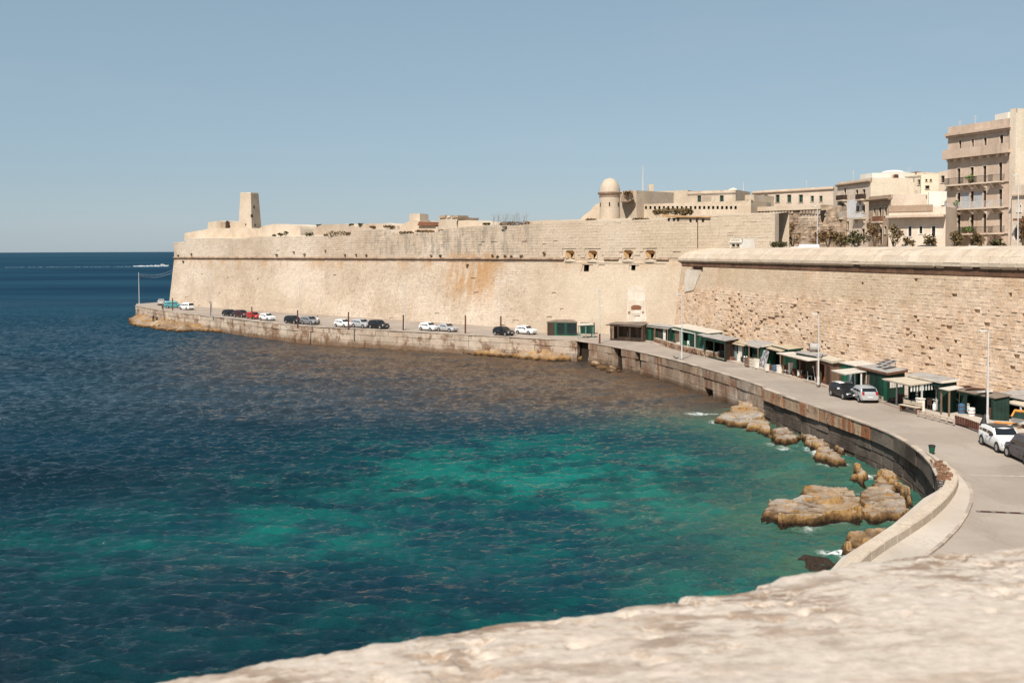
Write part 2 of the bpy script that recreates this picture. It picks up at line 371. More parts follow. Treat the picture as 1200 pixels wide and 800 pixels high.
M['darkrock'] = stone('wet_rock_dark_backing', (.05, .036, .026), (.035, .025, .018), None, 0, .6, .1, .9, .2)
def parx(t, c):
    e = t.attr('edge'); band = t.ramp(t.math('ADD', e, t.math('MULTIPLY', t.noise(1.3, 4), .7)), 1.25, .55, .18, 1)
    f = t.math('MULTIPLY', t.ramp(t.noise(1.0, 7, .74, stretch=(4.5, 9, 4)), .475, .57), band)
    f = t.math('MULTIPLY', f, t.ramp(t.noise(1.5, 3, loc=(3, 3, 0), stretch=(1, 1, 1)), .38, .56))
    c = t.mix(t.math('MULTIPLY', f, .8), c, (.19, .12, .075))
    g = t.math('MULTIPLY', t.ramp(t.noise(1.0, 5, .72, stretch=(16, 26, 12), loc=(1, 2, 3)), .53, .63), band)
    c = t.mix(t.math('MULTIPLY', g, .55), c, (.29, .185, .11))
    s_ = t.math('MULTIPLY', t.ramp(t.noise(1.0, 4, .6, stretch=(1.4, 7, 3), loc=(7, 1, 0)), .56, .66), .45)
    return t.mix(s_, c, (.33, .235, .165))
M['parapet'] = stone('foreground_limestone', (.54, .46, .385), (.51, .425, .35), (.535, .465, .395), .0, 1.6, 0, .35, .012, extra=parx, fine=26)
def leafmat(name, a, b):
    t = NT(name)
    c = t.mix(t.island(), a, b)
    return t.done(c, .75, None, .2)
M['olive'] = leafmat('olive_leaves', (.095, .065, .026), (.20, .14, .06))
M['brownleaf'] = leafmat('dry_brown_leaves', (.12, .068, .032), (.26, .16, .075))
M['greenleaf'] = leafmat('dusty_green_leaves', (.045, .046, .018), (.12, .105, .04))
M['brightleaf'] = leafmat('fresh_green_leaves', (.10, .17, .03), (.22, .30, .07))
M['twig'] = leafmat('dry_twigs', (.16, .12, .09), (.28, .22, .17))
M['bark'] = plain('bark', (.11, .08, .055), .9, .3, 6)

def Vv(p): return Vector([float(c) for c in p])
# ------------------------------------------------------------------ shore lines (metres)
QB0 = [(-97, 290), (-103.5, 274), (-100.3, 265)]
QA = [(-100.3, 265), (-82, 238), (-62.5, 215.4), (-44.1, 194.5), (-33, 185.6), (-21.4, 178.1), (-12.8, 172.5), (-3.3, 166.2), (6.7, 159.2), (10.3, 156.6)]
QBL = [(10.3, 156.6), (13.2, 151), (16.1, 144.0), (18.8, 136.5), (21.2, 128.5), (23.3, 119.6), (25.1, 110.8), (26.3, 103.2)]
QC = [(25.9, 102.4), (27.1, 93.4), (28.3, 86.2), (29.1, 80.3), (29.35, 76.5), (29.2, 73.0), (28.75, 69.5), (28.0, 66), (26.95, 62.5), (25.6, 59.2), (23.9, 56.0)]
QD = [(23.9, 56.0), (22.0, 53.2), (20.0, 50.5), (17.8, 47.9), (15.5, 45.1), (13.7, 42.2), (12.2, 38.5), (11, 34), (10, 28)]
QALL = QB0[:-1]+QA[:-1]+QBL[:-1]+QBL[-1:]+QC+QD[1:]
LAND = QALL+[(0, 5), (140, 5), (240, 150), (180, 420), (-40, 420), (-97, 330)]

def resample(pts, step):
    P = [np.array(p, float) for p in pts]; out = [P[0]]; acc = 0
    L = [np.linalg.norm(b-a) for a, b in zip(P[:-1], P[1:])]; T = sum(L); n = max(1, round(T/step)); res = []
    for i in range(n+1):
        t = T*i/n; k = 0
        while k < len(L)-1 and t > L[k]: t -= L[k]; k += 1
        res.append(P[k]+(P[k+1]-P[k])*min(1, t/L[k]))
    return res
def catmull(pts, sub=6):
    P = [np.array(p, float) for p in pts]; P = [2*P[0]-P[1]]+P+[2*P[-1]-P[-2]]; out = []
    for i in range(1, len(P)-2):
        for k in range(sub):
            t = k/sub; a, b, c, d = P[i-1:i+3]
            out.append(.5*((2*b)+(c-a)*t+(2*a-5*b+4*c-d)*t*t+(3*b-a-3*c+d)*t**3))
    return out+[P[-2]]
def sheet(name, poly, z, m, kind='structure', holes=None):
    tri = tessellate_polygon([[Vector((p[0], p[1], 0)) for p in poly]])
    V = [(p[0], p[1], z) for p in poly]; F = []
    for t in tri:
        a, b, c = (Vector((V[i][0], V[i][1])) for i in t)
        F.append(t if (b-a).cross(c-a) > 0 else t[::-1])
    me = bpy.data.meshes.new(name); me.from_pydata(V, [], F); me.materials.append(m); me.update()
    o = link(name, me); 
    if kind: o['kind'] = kind
    return o

# ------------------------------------------------------------------ rocks of the shore: outlines first (the sea needs them for foam)
def gpoly(px, z=SEA+.35): return [tuple(G(u, v, z)[:2]) for u, v in px]
WL = [(154, 375), (157, 379), (161, 382.3), (178, 384.5), (195, 387), (212, 389.3), (227.5, 387.8), (245, 388.5), (265, 389), (283, 389.6), (308, 391.2), (337, 393.2), (369, 395.8), (390, 398), (425, 400), (445, 402), (460, 403.2), (490, 405.2), (515, 408), (540, 411), (561, 413.6), (585, 415), (603, 416.5), (622, 419.5), (643, 421.8), (678, 422.3)]
WLW = [tuple(G(u, v+(0 if u < 235 else min(2.8, (u-235)/30)) - (0 if u < 600 else (u-600)/78*1.6), SEA)[:2]) for u, v in WL]
LEDGES = [([(-103, 276)]+WLW[:9]+[(-56, 213), (-74, 231), (-88, 250), (-97, 268)], 2.0, 'wide brown rock ledge under the tip of the far pier'),
          (WLW[8:18]+[(-15, 176), (-30, 186.5), (-43, 196.5), (-57, 213)], 2.3, 'long low brown rock shelf below the wall of parked cars'),
          (WLW[17:26]+[(11.5, 158), (3, 164.5), (-6, 170), (-16, 177)], 2.6, 'ochre rock shelf at the foot of the quay, under the green-glass hut')]
ROCKS = [
 ([(834, 491), (851, 484), (872, 474.5), (886, 479), (897, 487), (903, 495), (908, 513), (896, 511), (884, 503), (868, 498), (850, 496)], 1.9, 'large layered rock shelf against the quay corner, lowest at its seaward tip'),
 ([(898, 507), (912, 502), (925, 503), (936, 510), (936, 516), (920, 519), (906, 515)], 1.2, 'lumpy yellow rock below the rust-streaked quay course'),
 ([(936, 510), (948, 511), (968, 519), (974, 525), (966, 530), (955, 524), (944, 519)], 1.3, 'pale flat slab between the yellow rock and the tan boulder'),
 ([(953, 534), (957, 526), (972, 523), (983, 530), (990, 541), (980, 544), (965, 540)], 1.3, 'tan boulder with a steep front beside green shallows'),
 ([(972, 520), (986, 523), (997, 532), (992, 536), (980, 530)], 1.2, 'narrow pinkish stone wedged behind the tan boulder'),
 ([(995, 550), (1004, 545), (1014, 551), (1021, 560), (1017, 566), (1004, 567)], 1.5, 'single yellow boulder standing alone in front of the dark curved wall'),
 ([(1020, 557), (1030, 551), (1041, 556), (1049, 566), (1046, 577), (1030, 578), (1022, 570)], 1.3, 'heap of broken brown rocks beside the fallen slab'),
 ([(893, 593), (907, 589), (926, 586), (941, 576), (962, 573), (985, 573), (1004, 578), (1017, 590), (1018, 601), (1002, 609), (975, 609), (940, 613), (902, 613)], 1.35, 'biggest rock, long low and grey-topped, reaching into turquoise water'),
 ([(995, 579), (1020, 573), (1046, 574), (1066, 586), (1072, 597), (1060, 606), (1040, 608), (1020, 616), (1007, 611), (1013, 597)], 1.25, 'white-topped rock with a green weed band next to the biggest rock'),
 ([(978, 636), (990, 628), (1014, 620), (1040, 617), (1050, 626), (1025, 645), (1003, 660), (988, 654)], 1.1, 'smooth tan block of rock just behind the low road parapet'),
 ([(933, 648), (955, 642), (975, 646), (990, 657), (976, 668), (945, 659)], .42, 'low dark weed-covered rock awash in white foam'),
 ([(949, 573), (963, 567.5), (977, 572), (962, 577)], .35, 'small dark rock barely showing behind the biggest rock')]
ROCKW = [gpoly(p) for p, h, l in ROCKS]

# ------------------------------------------------------------------ sea
def build_sea():
    def axis(a, b, st, lim0, lim1):   # spacing grows towards the horizon
        c = np.arange(a, b+1e-6, st); lo = []; hi = []; x = a; s = st
        while x > lim0: s *= 1.35; x -= s; lo.append(x)
        x = b; s = st
        while x < lim1: s *= 1.35; x += s; hi.append(x)
        return np.concatenate([np.array(lo[::-1]), c, np.array(hi)])
    def tail(c, lo, hi):
        l = []; h = []; x = c[0]; st = c[1]-c[0]
        while x > lo: st *= 1.35; x -= st; l.append(x)
        x = c[-1]; st = c[-1]-c[-2]
        while x < hi: st *= 1.35; x += st; h.append(x)
        return np.concatenate([np.array(l[::-1]), c, np.array(h)])
    xs = tail(np.concatenate([np.arange(-190, -62, .46), np.arange(-62, 34, .20)]), -60000, 60000)
    ys = tail(np.concatenate([np.arange(26, 104, .16), np.arange(104, 360, .42)]), -3000, 70000)
    X, Y = np.meshgrid(xs, ys); X0, Y0 = X.copy(), Y.copy()
    wx = (fbm(X/26, Y/26, 3, 3)-.5)*7; wy = (fbm(X/26, Y/26, 3, 8)-.5)*7
    Z = np.zeros_like(X); rng = np.random.default_rng(5)
    fade = sstep(-188, -170, X)*(1-sstep(28, 33, X))*sstep(26, 32, Y)*(1-sstep(300, 356, Y))
    for i in range(40):
        lam = .52*1.037**i*(1+.08*rng.random()); ang = R(277)+rng.normal()*.33
        k = 2*math.pi/lam; a = .104/k*(lam/1.2)**-.35*(.6+.8*rng.random())
        ph = k*((X+wx)*math.cos(ang)+(Y+wy)*math.sin(ang))+rng.random()*6.28
        s = np.sin(ph); Z += a*(s+.35*np.cos(2*ph+.5)*.5)
    for i in range(9):
        lam = 3.6*1.16**i; ang = R(272)+rng.normal()*.4; k = 2*math.pi/lam; Z += .013/k*np.sin(k*((X+wx)*math.cos(ang)+(Y+wy)*math.sin(ang))+rng.random()*6.28)
    gust = .45+1.1*fbm(X/17, Y/11, 4, 21)
    Z *= gust*fade
    shore = line_dist(X, Y, QALL[2:])
    sd = np.full(X.shape, -1e9); near = (Y < 112) & (Y > 38) & (X > 5) & (X < 40)
    for p, (q, h, l) in zip(ROCKW, ROCKS):
        sd[near] = np.maximum(sd[near], poly_sdf(X[near], Y[near], p))
    far = (Y >= 130) & (Y < 280) & (X > -115) & (X < 20)
    for L in LEDGES: sd[far] = np.maximum(sd[far], poly_sdf(X[far], Y[far], L[0]))
    shallow = np.exp(-np.maximum(shore-3, 0)/17.)*1.0
    shallow = np.maximum(shallow, .95*np.exp(-((np.maximum(np.abs(X-12)-10, 0)/22)**2+((Y-76)/23)**2)))
    shallow = np.maximum(shallow, .80*np.exp(-(((X+17)/17)**2+((Y-61)/10)**2)))
    shallow *= (1-sstep(92, 128, Y)*.86)
    bright = np.exp(-np.maximum(-sd, 0)/5.5)*(Y < 110)
    bright = np.maximum(bright, .9*np.exp(-(((X-22.5)/5)**2+((Y-76)/7)**2)))
    f = np.exp(-np.maximum(-sd-.05, 0)/.55)*sstep(.52, .82, fbm(X/2.3, Y/2.3, 4, 31))*.7
    for (cx, cy, rx, ry, am) in [G(565, 413.5, SEA)[:2].tolist()+[5.5, 2.3, 1.0], G(590, 416, SEA)[:2].tolist()+[4.5, 1.5, .8], G(292, 391, SEA)[:2].tolist()+[4, 1.2, .7], G(828, 485, SEA)[:2].tolist()+[2.6, .8, .9], G(927, 526, SEA)[:2].tolist()+[2.6, .9, .9], G(982, 651, SEA)[:2].tolist()+[1.3, 1.6, .95], G(985, 569, SEA)[:2].tolist()+[1.7, .8, .7], G(1052, 609, SEA)[:2].tolist()+[1.5, .7, .7], G(505, 408, SEA)[:2].tolist()+[4, 1.0, .6]]:
        e = np.exp(-(((X-cx)/rx)**2+((Y-cy)/ry)**2)); f = np.maximum(f, am*.8*e*sstep(.42, .68, fbm(X/1.6, Y/1.6, 4, 37)))
    V = np.stack([X, Y, Z], -1).reshape(-1, 3); ny, nx = X.shape
    i = np.arange(ny-1)[:, None]*nx+np.arange(nx-1)[None, :]
    F = np.stack([i, i+1, i+nx+1, i+nx], -1).reshape(-1, 4)
    t = NT('sea_water')
    sh = t.attr('shallow'); br = t.attr('bright'); fo = t.attr('foam')
    patch = t.ramp(t.noise(.085, 5, .62, stretch=(1, 1, 0)), .40, .60)
    patch2 = t.ramp(t.noise(.30, 4, .6, stretch=(.7, 1.1, 0), loc=(3, 9, 0)), .34, .58)
    pf = t.math('MULTIPLY', t.ramp(patch, 0, 1, .5, 1), t.ramp(patch2, 0, 1, .5, 1))
    s2 = t.math('MULTIPLY', sh, t.ramp(br, 0, .6, 0, 1)); mfac = t.math('MULTIPLY', sh, pf); mfac = t.math('MAXIMUM', mfac, t.math('MULTIPLY', br, .8))
    ymap = t.sep()[1]
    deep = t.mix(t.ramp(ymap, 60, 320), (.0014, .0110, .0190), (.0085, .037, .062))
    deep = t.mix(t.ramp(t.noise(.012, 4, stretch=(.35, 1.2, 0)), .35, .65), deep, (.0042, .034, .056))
    c = t.mix(t.ramp(mfac, .0, .95), deep, (.0040, .098, .084))
    c = t.mix(t.ramp(mfac, .66, 1.05, 0, .4), c, (.012, .185, .155))
    c = t.mix(t.math('MULTIPLY', br, t.ramp(t.noise(.55, 5, .65, stretch=(.8, 1.3, 0)), .3, .62, .25, .85)), c, (.060, .105, .062))
    wc = t.math('MULTIPLY', t.ramp(t.noise(.22, 5, .7, stretch=(.6, 1.6, 0)), .705, .74), t.ramp(ymap, 150, 400)); 
    c = t.mix(t.math('MULTIPLY', t.attr('brown'), t.ramp(t.noise(.2, 4, .6, stretch=(.6, 1.4, 0), loc=(2, 2, 0)), .3, .6, .45, .95)), c, (.105, .064, .036))  # brown tint paints the fort wall's warm reflection into the water colour
    ff = t.math('MULTIPLY', t.ramp(fo, .1, .75), t.ramp(t.noise(3.1, 4, .7), .36, .56))
    ff = t.math('MAXIMUM', ff, t.math('MULTIPLY', wc, .0))
    c = t.mix(ff, c, (.72, .74, .72))
    b = t.bump(t.noise(2.2, 5, .64, stretch=(.48, 1.5, 1)), 1.0, .26); b = t.bump(t.noise(7, 4, .65, stretch=(.6, 1.5, 1)), .8, .06, b)
    t.p.inputs['IOR'].default_value = 1.333
    t.done(c, t.math('MAXIMUM', t.ramp(ff, 0, 1, .04, .8), t.ramp(ymap, 200, 420, .04, .3)), b, t.ramp(ymap, 180, 420, .34, .05))
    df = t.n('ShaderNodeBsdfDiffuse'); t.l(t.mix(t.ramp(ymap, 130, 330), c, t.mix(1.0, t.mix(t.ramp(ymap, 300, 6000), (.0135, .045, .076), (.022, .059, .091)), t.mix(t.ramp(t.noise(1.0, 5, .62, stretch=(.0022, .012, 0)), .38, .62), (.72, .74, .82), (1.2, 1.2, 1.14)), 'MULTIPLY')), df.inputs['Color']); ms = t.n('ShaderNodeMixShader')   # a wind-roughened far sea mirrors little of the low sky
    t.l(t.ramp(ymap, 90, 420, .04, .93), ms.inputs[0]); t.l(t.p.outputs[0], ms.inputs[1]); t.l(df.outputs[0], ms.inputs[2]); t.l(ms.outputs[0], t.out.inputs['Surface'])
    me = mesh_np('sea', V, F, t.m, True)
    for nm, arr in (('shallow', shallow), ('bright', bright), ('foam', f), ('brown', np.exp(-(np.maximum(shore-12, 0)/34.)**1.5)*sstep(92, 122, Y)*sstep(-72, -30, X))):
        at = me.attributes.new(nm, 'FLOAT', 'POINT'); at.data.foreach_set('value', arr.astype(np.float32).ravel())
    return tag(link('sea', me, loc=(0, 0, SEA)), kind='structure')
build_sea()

# ------------------------------------------------------------------ land sheet, road, pavements
W1A = np.array([-92.6, 268.5]); W1K = np.array([25.4, 160.5]); D1 = (W1K-W1A)/np.linalg.norm(W1K-W1A); N1 = np.array([D1[1], -D1[0]])
W2A = np.array([25.7, 160.9]); W2E = np.array([44.6, 90.0]); D2 = (W2E-W2A)/np.linalg.norm(W2E-W2A); N2 = np.array([D2[1], -D2[0]])
sheet('road', LAND, ROAD, M['road'])
TKERB = [(20.2, 157.0), (20.9, 153.5), (22.0, 149.0), (23.9, 140.2), (26.5, 130.1), (28.5, 121.4), (30.8, 110.6), (32.0, 104.0), (33.3, 97.5), (34.1, 92.5), (34.6, 87.3), (35.2, 84.5), (36.3, 80.5), (38.0, 77.0), (41.0, 73.0), (46, 67.5), (54, 60)]
sheet('terrace_pavement', TKERB+[(75, 60), (47.5, 88), (33.5, 140), (27, 163)], ROAD+.16, M['terrace'])
mb = MB()
tk = resample(TKERB, 1.2)
for a, b in zip(tk[:-1], tk[1:]):
    d = (b-a)/np.linalg.norm(b-a); n = np.array([-d[1], d[0]]); n = n if n.dot(np.array([-1, -.2])) > 0 else -n
    q = [a+n*.02, b-d*.03+n*.02, b-d*.03-n*.22, a-n*.22]; mb.prism([tuple(p) for p in q], ROAD-.05, ROAD+.19)
tag(mb.build('kerb', M['kerb']), kind='structure')
WALK = [tuple(G(u, v)[:2]) for u, v in [(1086, 531), (1099, 541), (1113, 549), (1125, 557), (1134, 567), (1138.5, 578), (1138, 590), (1133, 603), (1122, 620), (1104, 638), (1080, 656), (1050, 676)]]
inner = [(29.0, 68.5), (28.85, 66.3), (27.5, 62.3), (25.9, 59.1), (23.4, 56.2), (21.5, 53.5), (19.5, 50.7), (17.4, 48.1), (15.1, 45.3), (13.3, 42.3), (11.8, 38.6), (10.6, 34)]
sheet('pavement', WALK+[(14, 34)]+inner[::-1], ROAD+.1, M['walk'])
mb = MB(); wk = resample(WALK, .9)
for a, b in zip(wk[:-1], wk[1:]):
    d = (b-a)/np.linalg.norm(b-a); n = np.array([-d[1], d[0]]); mb.prism([tuple(p) for p in (a-n*.09, b-d*.02-n*.09, b-d*.02+n*.09, a+n*.09)], ROAD-.05, ROAD+.112)
tag(mb.build('kerb', M['kerb']), kind='structure')
# faint repair line and the drain grating across the road
a, b = G(1136, 556.5)[:2], G(1215, 558)[:2]
mb = MB(); d = (b-a)/np.linalg.norm(b-a); n = np.array([-d[1], d[0]])
for k in range(12):
    w_ = .05+.05*random.random(); p0 = a+(b-a)*k/12; p1 = a+(b-a)*(k+.97)/12
    mb.quad(*[(*p, ROAD+.004) for p in (p0-n*w_, p1-n*w_, p1+n*w_, p0+n*w_)])
tag(mb.build('road_marking', plain('faded_paint', (.48, .44, .38), .9, .2)), kind='structure')
gr = empty('drain_grating', (*G(1172, 600)[:2], ROAD), 0, 'long dark drain grating set across the near road', 'drain grating')
a, b = G(1144, 598.8)[:2], G(1225, 602.3)[:2]; d = (b-a)/np.linalg.norm(b-a); n = np.array([-d[1], d[0]])
mb = MB(); mb.prism([tuple(p) for p in (a-n*.19, b-n*.19, b+n*.19, a+n*.19)], ROAD-.1, ROAD+.005); mb.build('channel', M['iron'], gr)
for k in range(14):
    p0 = a+(b-a)*(k+.06)/14; p1 = a+(b-a)*(k+.94)/14
    m2 = MB()
    for j in range(5):
        q0 = p0+(p1-p0)*j/5; q1 = p0+(p1-p0)*(j+.62)/5
        m2.prism([tuple(p) for p in (q0-n*.15, q1-n*.15, q1+n*.15, q0+n*.15)], ROAD-.05, ROAD+.018)
    m2.build('grate_bar', M['rust'] if k % 3 else plain('grate_dust', (.24, .21, .18), .9), gr)

# ------------------------------------------------------------------ masonry
class Wall:
    def __init__(s, A, D, N, z0, b, zc):
        s.A, s.D, s.N, s.z0, s.b, s.zc = A, D, N, z0, b, zc
    def P(s, t, z, off=0.):
        back = s.b*(min(z, s.zc)-s.z0); p = s.A+s.D*t-s.N*back+s.N*off
        return (p[0], p[1], z)
    def px(s, u, v, up=False):
        d = ray(u, v); b = 0 if up else s.b
        A3 = np.array([*(s.A-(s.N*s.b*(s.zc-s.z0) if up else 0)), s.z0]); C = np.array([0, 0, CAMZ])
        Mx = np.stack([d, -np.array([*s.D, 0]), -np.array([*(-s.N*b), 1])], 1)
        t, a, h = np.linalg.solve(Mx, A3-C); return a, s.z0+h
W1 = Wall(W1A, D1, N1, ROAD, .14, 17.05)
W2 = Wall(W2A, D2, N2, ROAD, .14, 17.0)
def masonry(W, s0, s1, z0, ztop, hc, ln, relief, holes=(), gap=.02, miss=None, seed=1, jit=.02, smooth=None):
    """every block is its own closed shell front: face and four sides"""
    r = random.Random(seed); V = []; F = []; z = z0
    zmax = max(ztop(s0+(s1-s0)*k/60) for k in range(61))
    while z < zmax-.1:
        h = hc*(.85+.35*r.random()); s = s0-r.random()*ln
        while s < s1:
            l = ln*(.65+.8*r.random()); a, b = max(s, s0), min(s+l, s1); s += l
            if b-a < .12: continue
            zt = min(z+h, ztop((a+b)/2))
            if zt-z < .12: continue
            if any(a < hx1 and b > hx0 and z < hz1 and zt > hz0 for hx0, hx1, hz0, hz1 in holes): continue
            if miss and r.random() < miss((a+b)/2, (z+zt)/2): continue
            k = smooth((a+b)/2, (z+zt)/2) if smooth else 1.
            d = .02+relief*k*r.random()**3; g = gap*.5*(.6+.8*r.random())*(.4+.6*k); j = lambda: (r.random()-.5)*jit*2*k
            i = len(V)
            q = [(a+g, z+g), (b-g, z+g), (b-g, zt-g), (a+g, zt-g)]
            for (x, y) in q: V.append(W.P(x, y, -.25))
            for (x, y) in q: V.append(W.P(x+j()*.5, y+j()*.5, d+j()))
            F += [(i+4, i+5, i+6, i+7)] + [(i+e, i+(e+1) % 4, i+4+(e+1) % 4, i+4+e) for e in range(4)]
        z += h
    return V, F
def gridface(P, s0, s1, z0, z1, openings, ds=6., dz=6., flip=False):
    """wall sheet with real openings; P(s,z) gives the point"""
    S = sorted(set([s0, s1]+[x for o in openings for x in o[:2] if s0 < x < s1]+list(np.linspace(s0, s1, max(2, int((s1-s0)/ds)+1)))))
    Z = sorted(set([z0, z1]+[x for o in openings for x in o[2:4] if z0 < x < z1]+list(np.linspace(z0, z1, max(2, int((z1-z0)/dz)+1)))))
    V = []; F = []
    for a, b in zip(S[:-1], S[1:]):
        for c, e in zip(Z[:-1], Z[1:]):
            m = ((a+b)/2, (c+e)/2)
            if any(o[0] < m[0] < o[1] and o[2] < m[1] < o[3] for o in openings): continue
            i = len(V); V += [P(a, c), P(b, c), P(b, e), P(a, e)]; F.append((i, i+1, i+2, i+3) if not flip else (i+3, i+2, i+1, i))
    return V, F

# ------------------------------------------------------------------ long bastion wall
L1 = np.linalg.norm(W1K-W1A)+17.6
TOPPX = [(207, 284), (216, 284), (216.2, 279.5), (290, 279.5), (293, 277.5), (352, 277), (412, 276.5), (414, 269.5), (450, 270), (466, 274.5), (500, 273.5), (513, 271), (530, 267), (558, 265), (592, 265), (628, 262), (645, 259), (700, 258), (781, 257.2), (800, 253), (878, 251)]
TOPS = [W1.px(u, v, True) for u, v in TOPPX]
ts = np.array([t[0] for t in TOPS]); tz = np.array([t[1] for t in TOPS])
def top1(s): return float(np.interp(s, ts, tz))
bw = empty('bastion_wall', (*W1A, ROAD), 0, 'long pale limestone bastion wall rising behind the row of parked cars, thin dark cordon line', 'fort wall')
EMB = []
for u, v in ((668, 297.5), (694.5, 297.8), (736, 297.3), (762, 297.5)):
    s, z = W1.px(u, v, True); EMB.append((s-.95, s+.95, z-.75, z+.62))
SQ = []
for u, v, w in ((687, 314, .52), (742, 313.5, .38)):
    s, z = W1.px(u, v); SQ.append((s-w, s+w, z-w, z+w))
mb = MB(); mb.add(*gridface(lambda s, z: W1.P(s, z, -.13), 0, L1, ROAD-.5, 17.05, SQ)); mb.add(*gridface(lambda s, z: W1.P(s, z, -.1), 0, L1, 17.05, 21., EMB))
sl = np.linspace(0, L1, 240)
for a, b in zip(sl[:-1], sl[1:]): mb.add([W1.P(a, 21.), W1.P(b, 21.), W1.P(b, max(21.02, top1(b)-.03)), W1.P(a, max(21.02, top1(a)-.03))], [(0, 1, 2, 3)])
for a, b in zip(sl[:-1], sl[1:]):
    za, zb = top1(a)-.03, top1(b)-.03; pa, pb = W1.P(a, 21.), W1.P(b, 21.); ba, bb = W1.P(a, 21., -4.5), W1.P(b, 21., -4.5)
    mb.add([(pa[0], pa[1], za), (pb[0], pb[1], zb), (bb[0], bb[1], zb+.35), (ba[0], ba[1], za+.35)], [(0, 1, 2, 3)])
    mb.add([(ba[0], ba[1], za+.35), (bb[0], bb[1], zb+.35), (bb[0], bb[1], 19.), (ba[0], ba[1], 19.)], [(0, 1, 2, 3)])
# end faces and the seaward return of the corner
r0 = [W1.P(0, z) for z in (ROAD-.5, 17.05, 21.2)]; back = lambda p, k=70: (p[0]-N1[0]*k, p[1]-N1[1]*k, p[2])
for a, b in zip(r0[:-1], r0[1:]): mb.add([a, b, back(b), back(a)], [(0, 1, 2, 3)])
e0 = [W1.P(L1, z) for z in (17.05, 21., top1(L1))]
for a, b in zip(e0[:-1], e0[1:]): mb.add([a, back(a, 1.2), back(b, 1.2), b], [(0, 1, 2, 3)])
mb.build('wall_core', M['w1'], bw)
def miss1(s, z):
    p = .004
    if z > 17.3 and 108 < s < 135 and 19.4 < z < 21.4: p = .05
    return p
def smooth1(s, z): return .55 if z < 17 and s > 128 else 1.
V, F = masonry(W1, 0, L1, ROAD, lambda s: 16.75, .46, 1.0, .035, SQ, gap=.01, miss=miss1, seed=3, smooth=smooth1)
V2, F2 = masonry(W1, 0, L1, 17.42, top1, .5, 1.1, .05, [(a-.05, b+.05, c-.05, d+.05) for a, b, c, d in EMB], miss=miss1, seed=4)
mb = MB(); mb.add(V, F); mb.add(V2, F2)
tag(mb.build('masonry', M['w1'], bw), kind='stuff')
def moulding(W, s0, s1, zc, prof, step, seed=0, off0=0.):
    """stretch of projecting moulding; prof = (off, dz) list"""
    r = random.Random(seed); m = MB(); s = s0; n = len(prof)
    while s < s1-.05:
        e = min(s1, s+step*(.8+.4*r.random())); j = (r.random()-.5)*.03
        P = [W.P(s+.015, 17.0, off0+o+j) [:2]+(zc+z,) for o, z in prof]+[W.P(e-.015, 17.0, off0+o+j)[:2]+(zc+z,) for o, z in prof]
        m.add(P, [tuple(range(n)), tuple(range(2*n-1, n-1, -1))]+[(i, n+i, n+(i+1) % n, (i+1) % n) for i in range(n)])
        s = e
    return m
PROF = [(-.1, -.2), (.14, -.2), (.30, -.12), (.36, .0), (.30, .12), (.14, .2), (-.1, .2)]
sA = W1.px(206, 302)[0]; sB = W1.px(661, 303)[0]
moulding(W1, 0, sB, 17.2, PROF, 1.3, 2).build('cordon', M['cordon'], bw)
for u0, u1 in ((708, 725), (769, 784)):
    moulding(W1, W1.px(u0, 303)[0], W1.px(u1, 303)[0], 17.2, [(o*.6, z*.8) for o, z in PROF], 1.2, 5).build('cordon', M['cordon'], bw)
moulding(W1, 0.2, W1.px(614, 307)[0], 16.62, [(-.1, -.09), (.11, -.09), (.13, .0), (.11, .09), (-.1, .09)], 1.4, 6).build('string_course', M['cordon'], bw)
moulding(W1, W1.px(661, 309)[0], W1.px(781, 309)[0], 16.55, [(-.1, -.09), (.16, -.09), (.2, .0), (.12, .09), (-.1, .09)], 1.1, 7).build('string_course', M['pale'], bw)
for i, (a, b, c, d) in enumerate(EMB):   # gun embrasures: splayed funnels with a dark throat
    m = (a+b)/2; o = [(a, c), (b, c), (b, d), (a, d)]; q = [(m-.36, c+.06), (m+.36, c+.06), (m+.36, c+.74), (m-.36, c+.74)]
    mb = MB(); P = [W1.P(s, z, .01) for s, z in o]+[W1.P(s, z, -.75) for s, z in q]+[W1.P(s, z, -2.6) for s, z in q]
    mb.mi = 0; mb.add(P, [(1, 0, 4, 5)]); mb.mi = 1; mb.add(P, [(2, 1, 5, 6), (3, 2, 6, 7), (0, 3, 7, 4)])
    mb.mi = 2; mb.add(P, [(5, 4, 8, 9), (6, 5, 9, 10), (7, 6, 10, 11), (4, 7, 11, 8), (8, 11, 10, 9)])
    for tri in ([(a-.03, c-.03), (m-.44, c-.03), (a-.03, c+.86)], [(m+.44, c-.03), (b+.03, c-.03), (b+.03, c+.86)], [(a-.03, d+.03), (a-.03, d-.34), (a+.14, d-.12), (a+.42, d+.03)], [(b-.42, d+.03), (b-.14, d-.12), (b+.03, d-.34), (b+.03, d+.03)]):
        n_ = len(tri); P = [W1.P(s, z, .045) for s, z in tri]+[W1.P(s, z, -.35) for s, z in tri]; mb.mi = 0; mb.add(P, [tuple(range(n_))]); mb.mi = 1; mb.add(P, [(k, n_+k, n_+(k+1) % n_, (k+1) % n_) for k in range(n_)])
    e = mb.build('embrasure', [M['w1'], M['ochre'], M['dark']], bw)
    sm = MB(); prof = [W1.P(s, 17.05, of)[:2]+(z,) for s, of, z in ((a-.35, 0, c-.42), (m-.8, .05, c-.30), (m, .05, c-.06), (m+.8, .05, c-.30), (b+.35, 0, c-.42))]
    bot = [W1.P(s, 17.05, of)[:2]+(c-.62,) for s, of in ((a-.35, .02), (m-.8, .32), (m, .36), (m+.8, .32), (b+.35, .02))]
    frt = [(x, y, z-.10) for (x, y, _), (_, _, z) in zip(bot, prof)]
    for k in range(4): sm.add([prof[k], prof[k+1], frt[k+1], frt[k]], [(3, 2, 1, 0)]); sm.add([frt[k], frt[k+1], bot[k+1], bot[k]], [(3, 2, 1, 0)])
    sm.build('sill', M['pale'], bw)
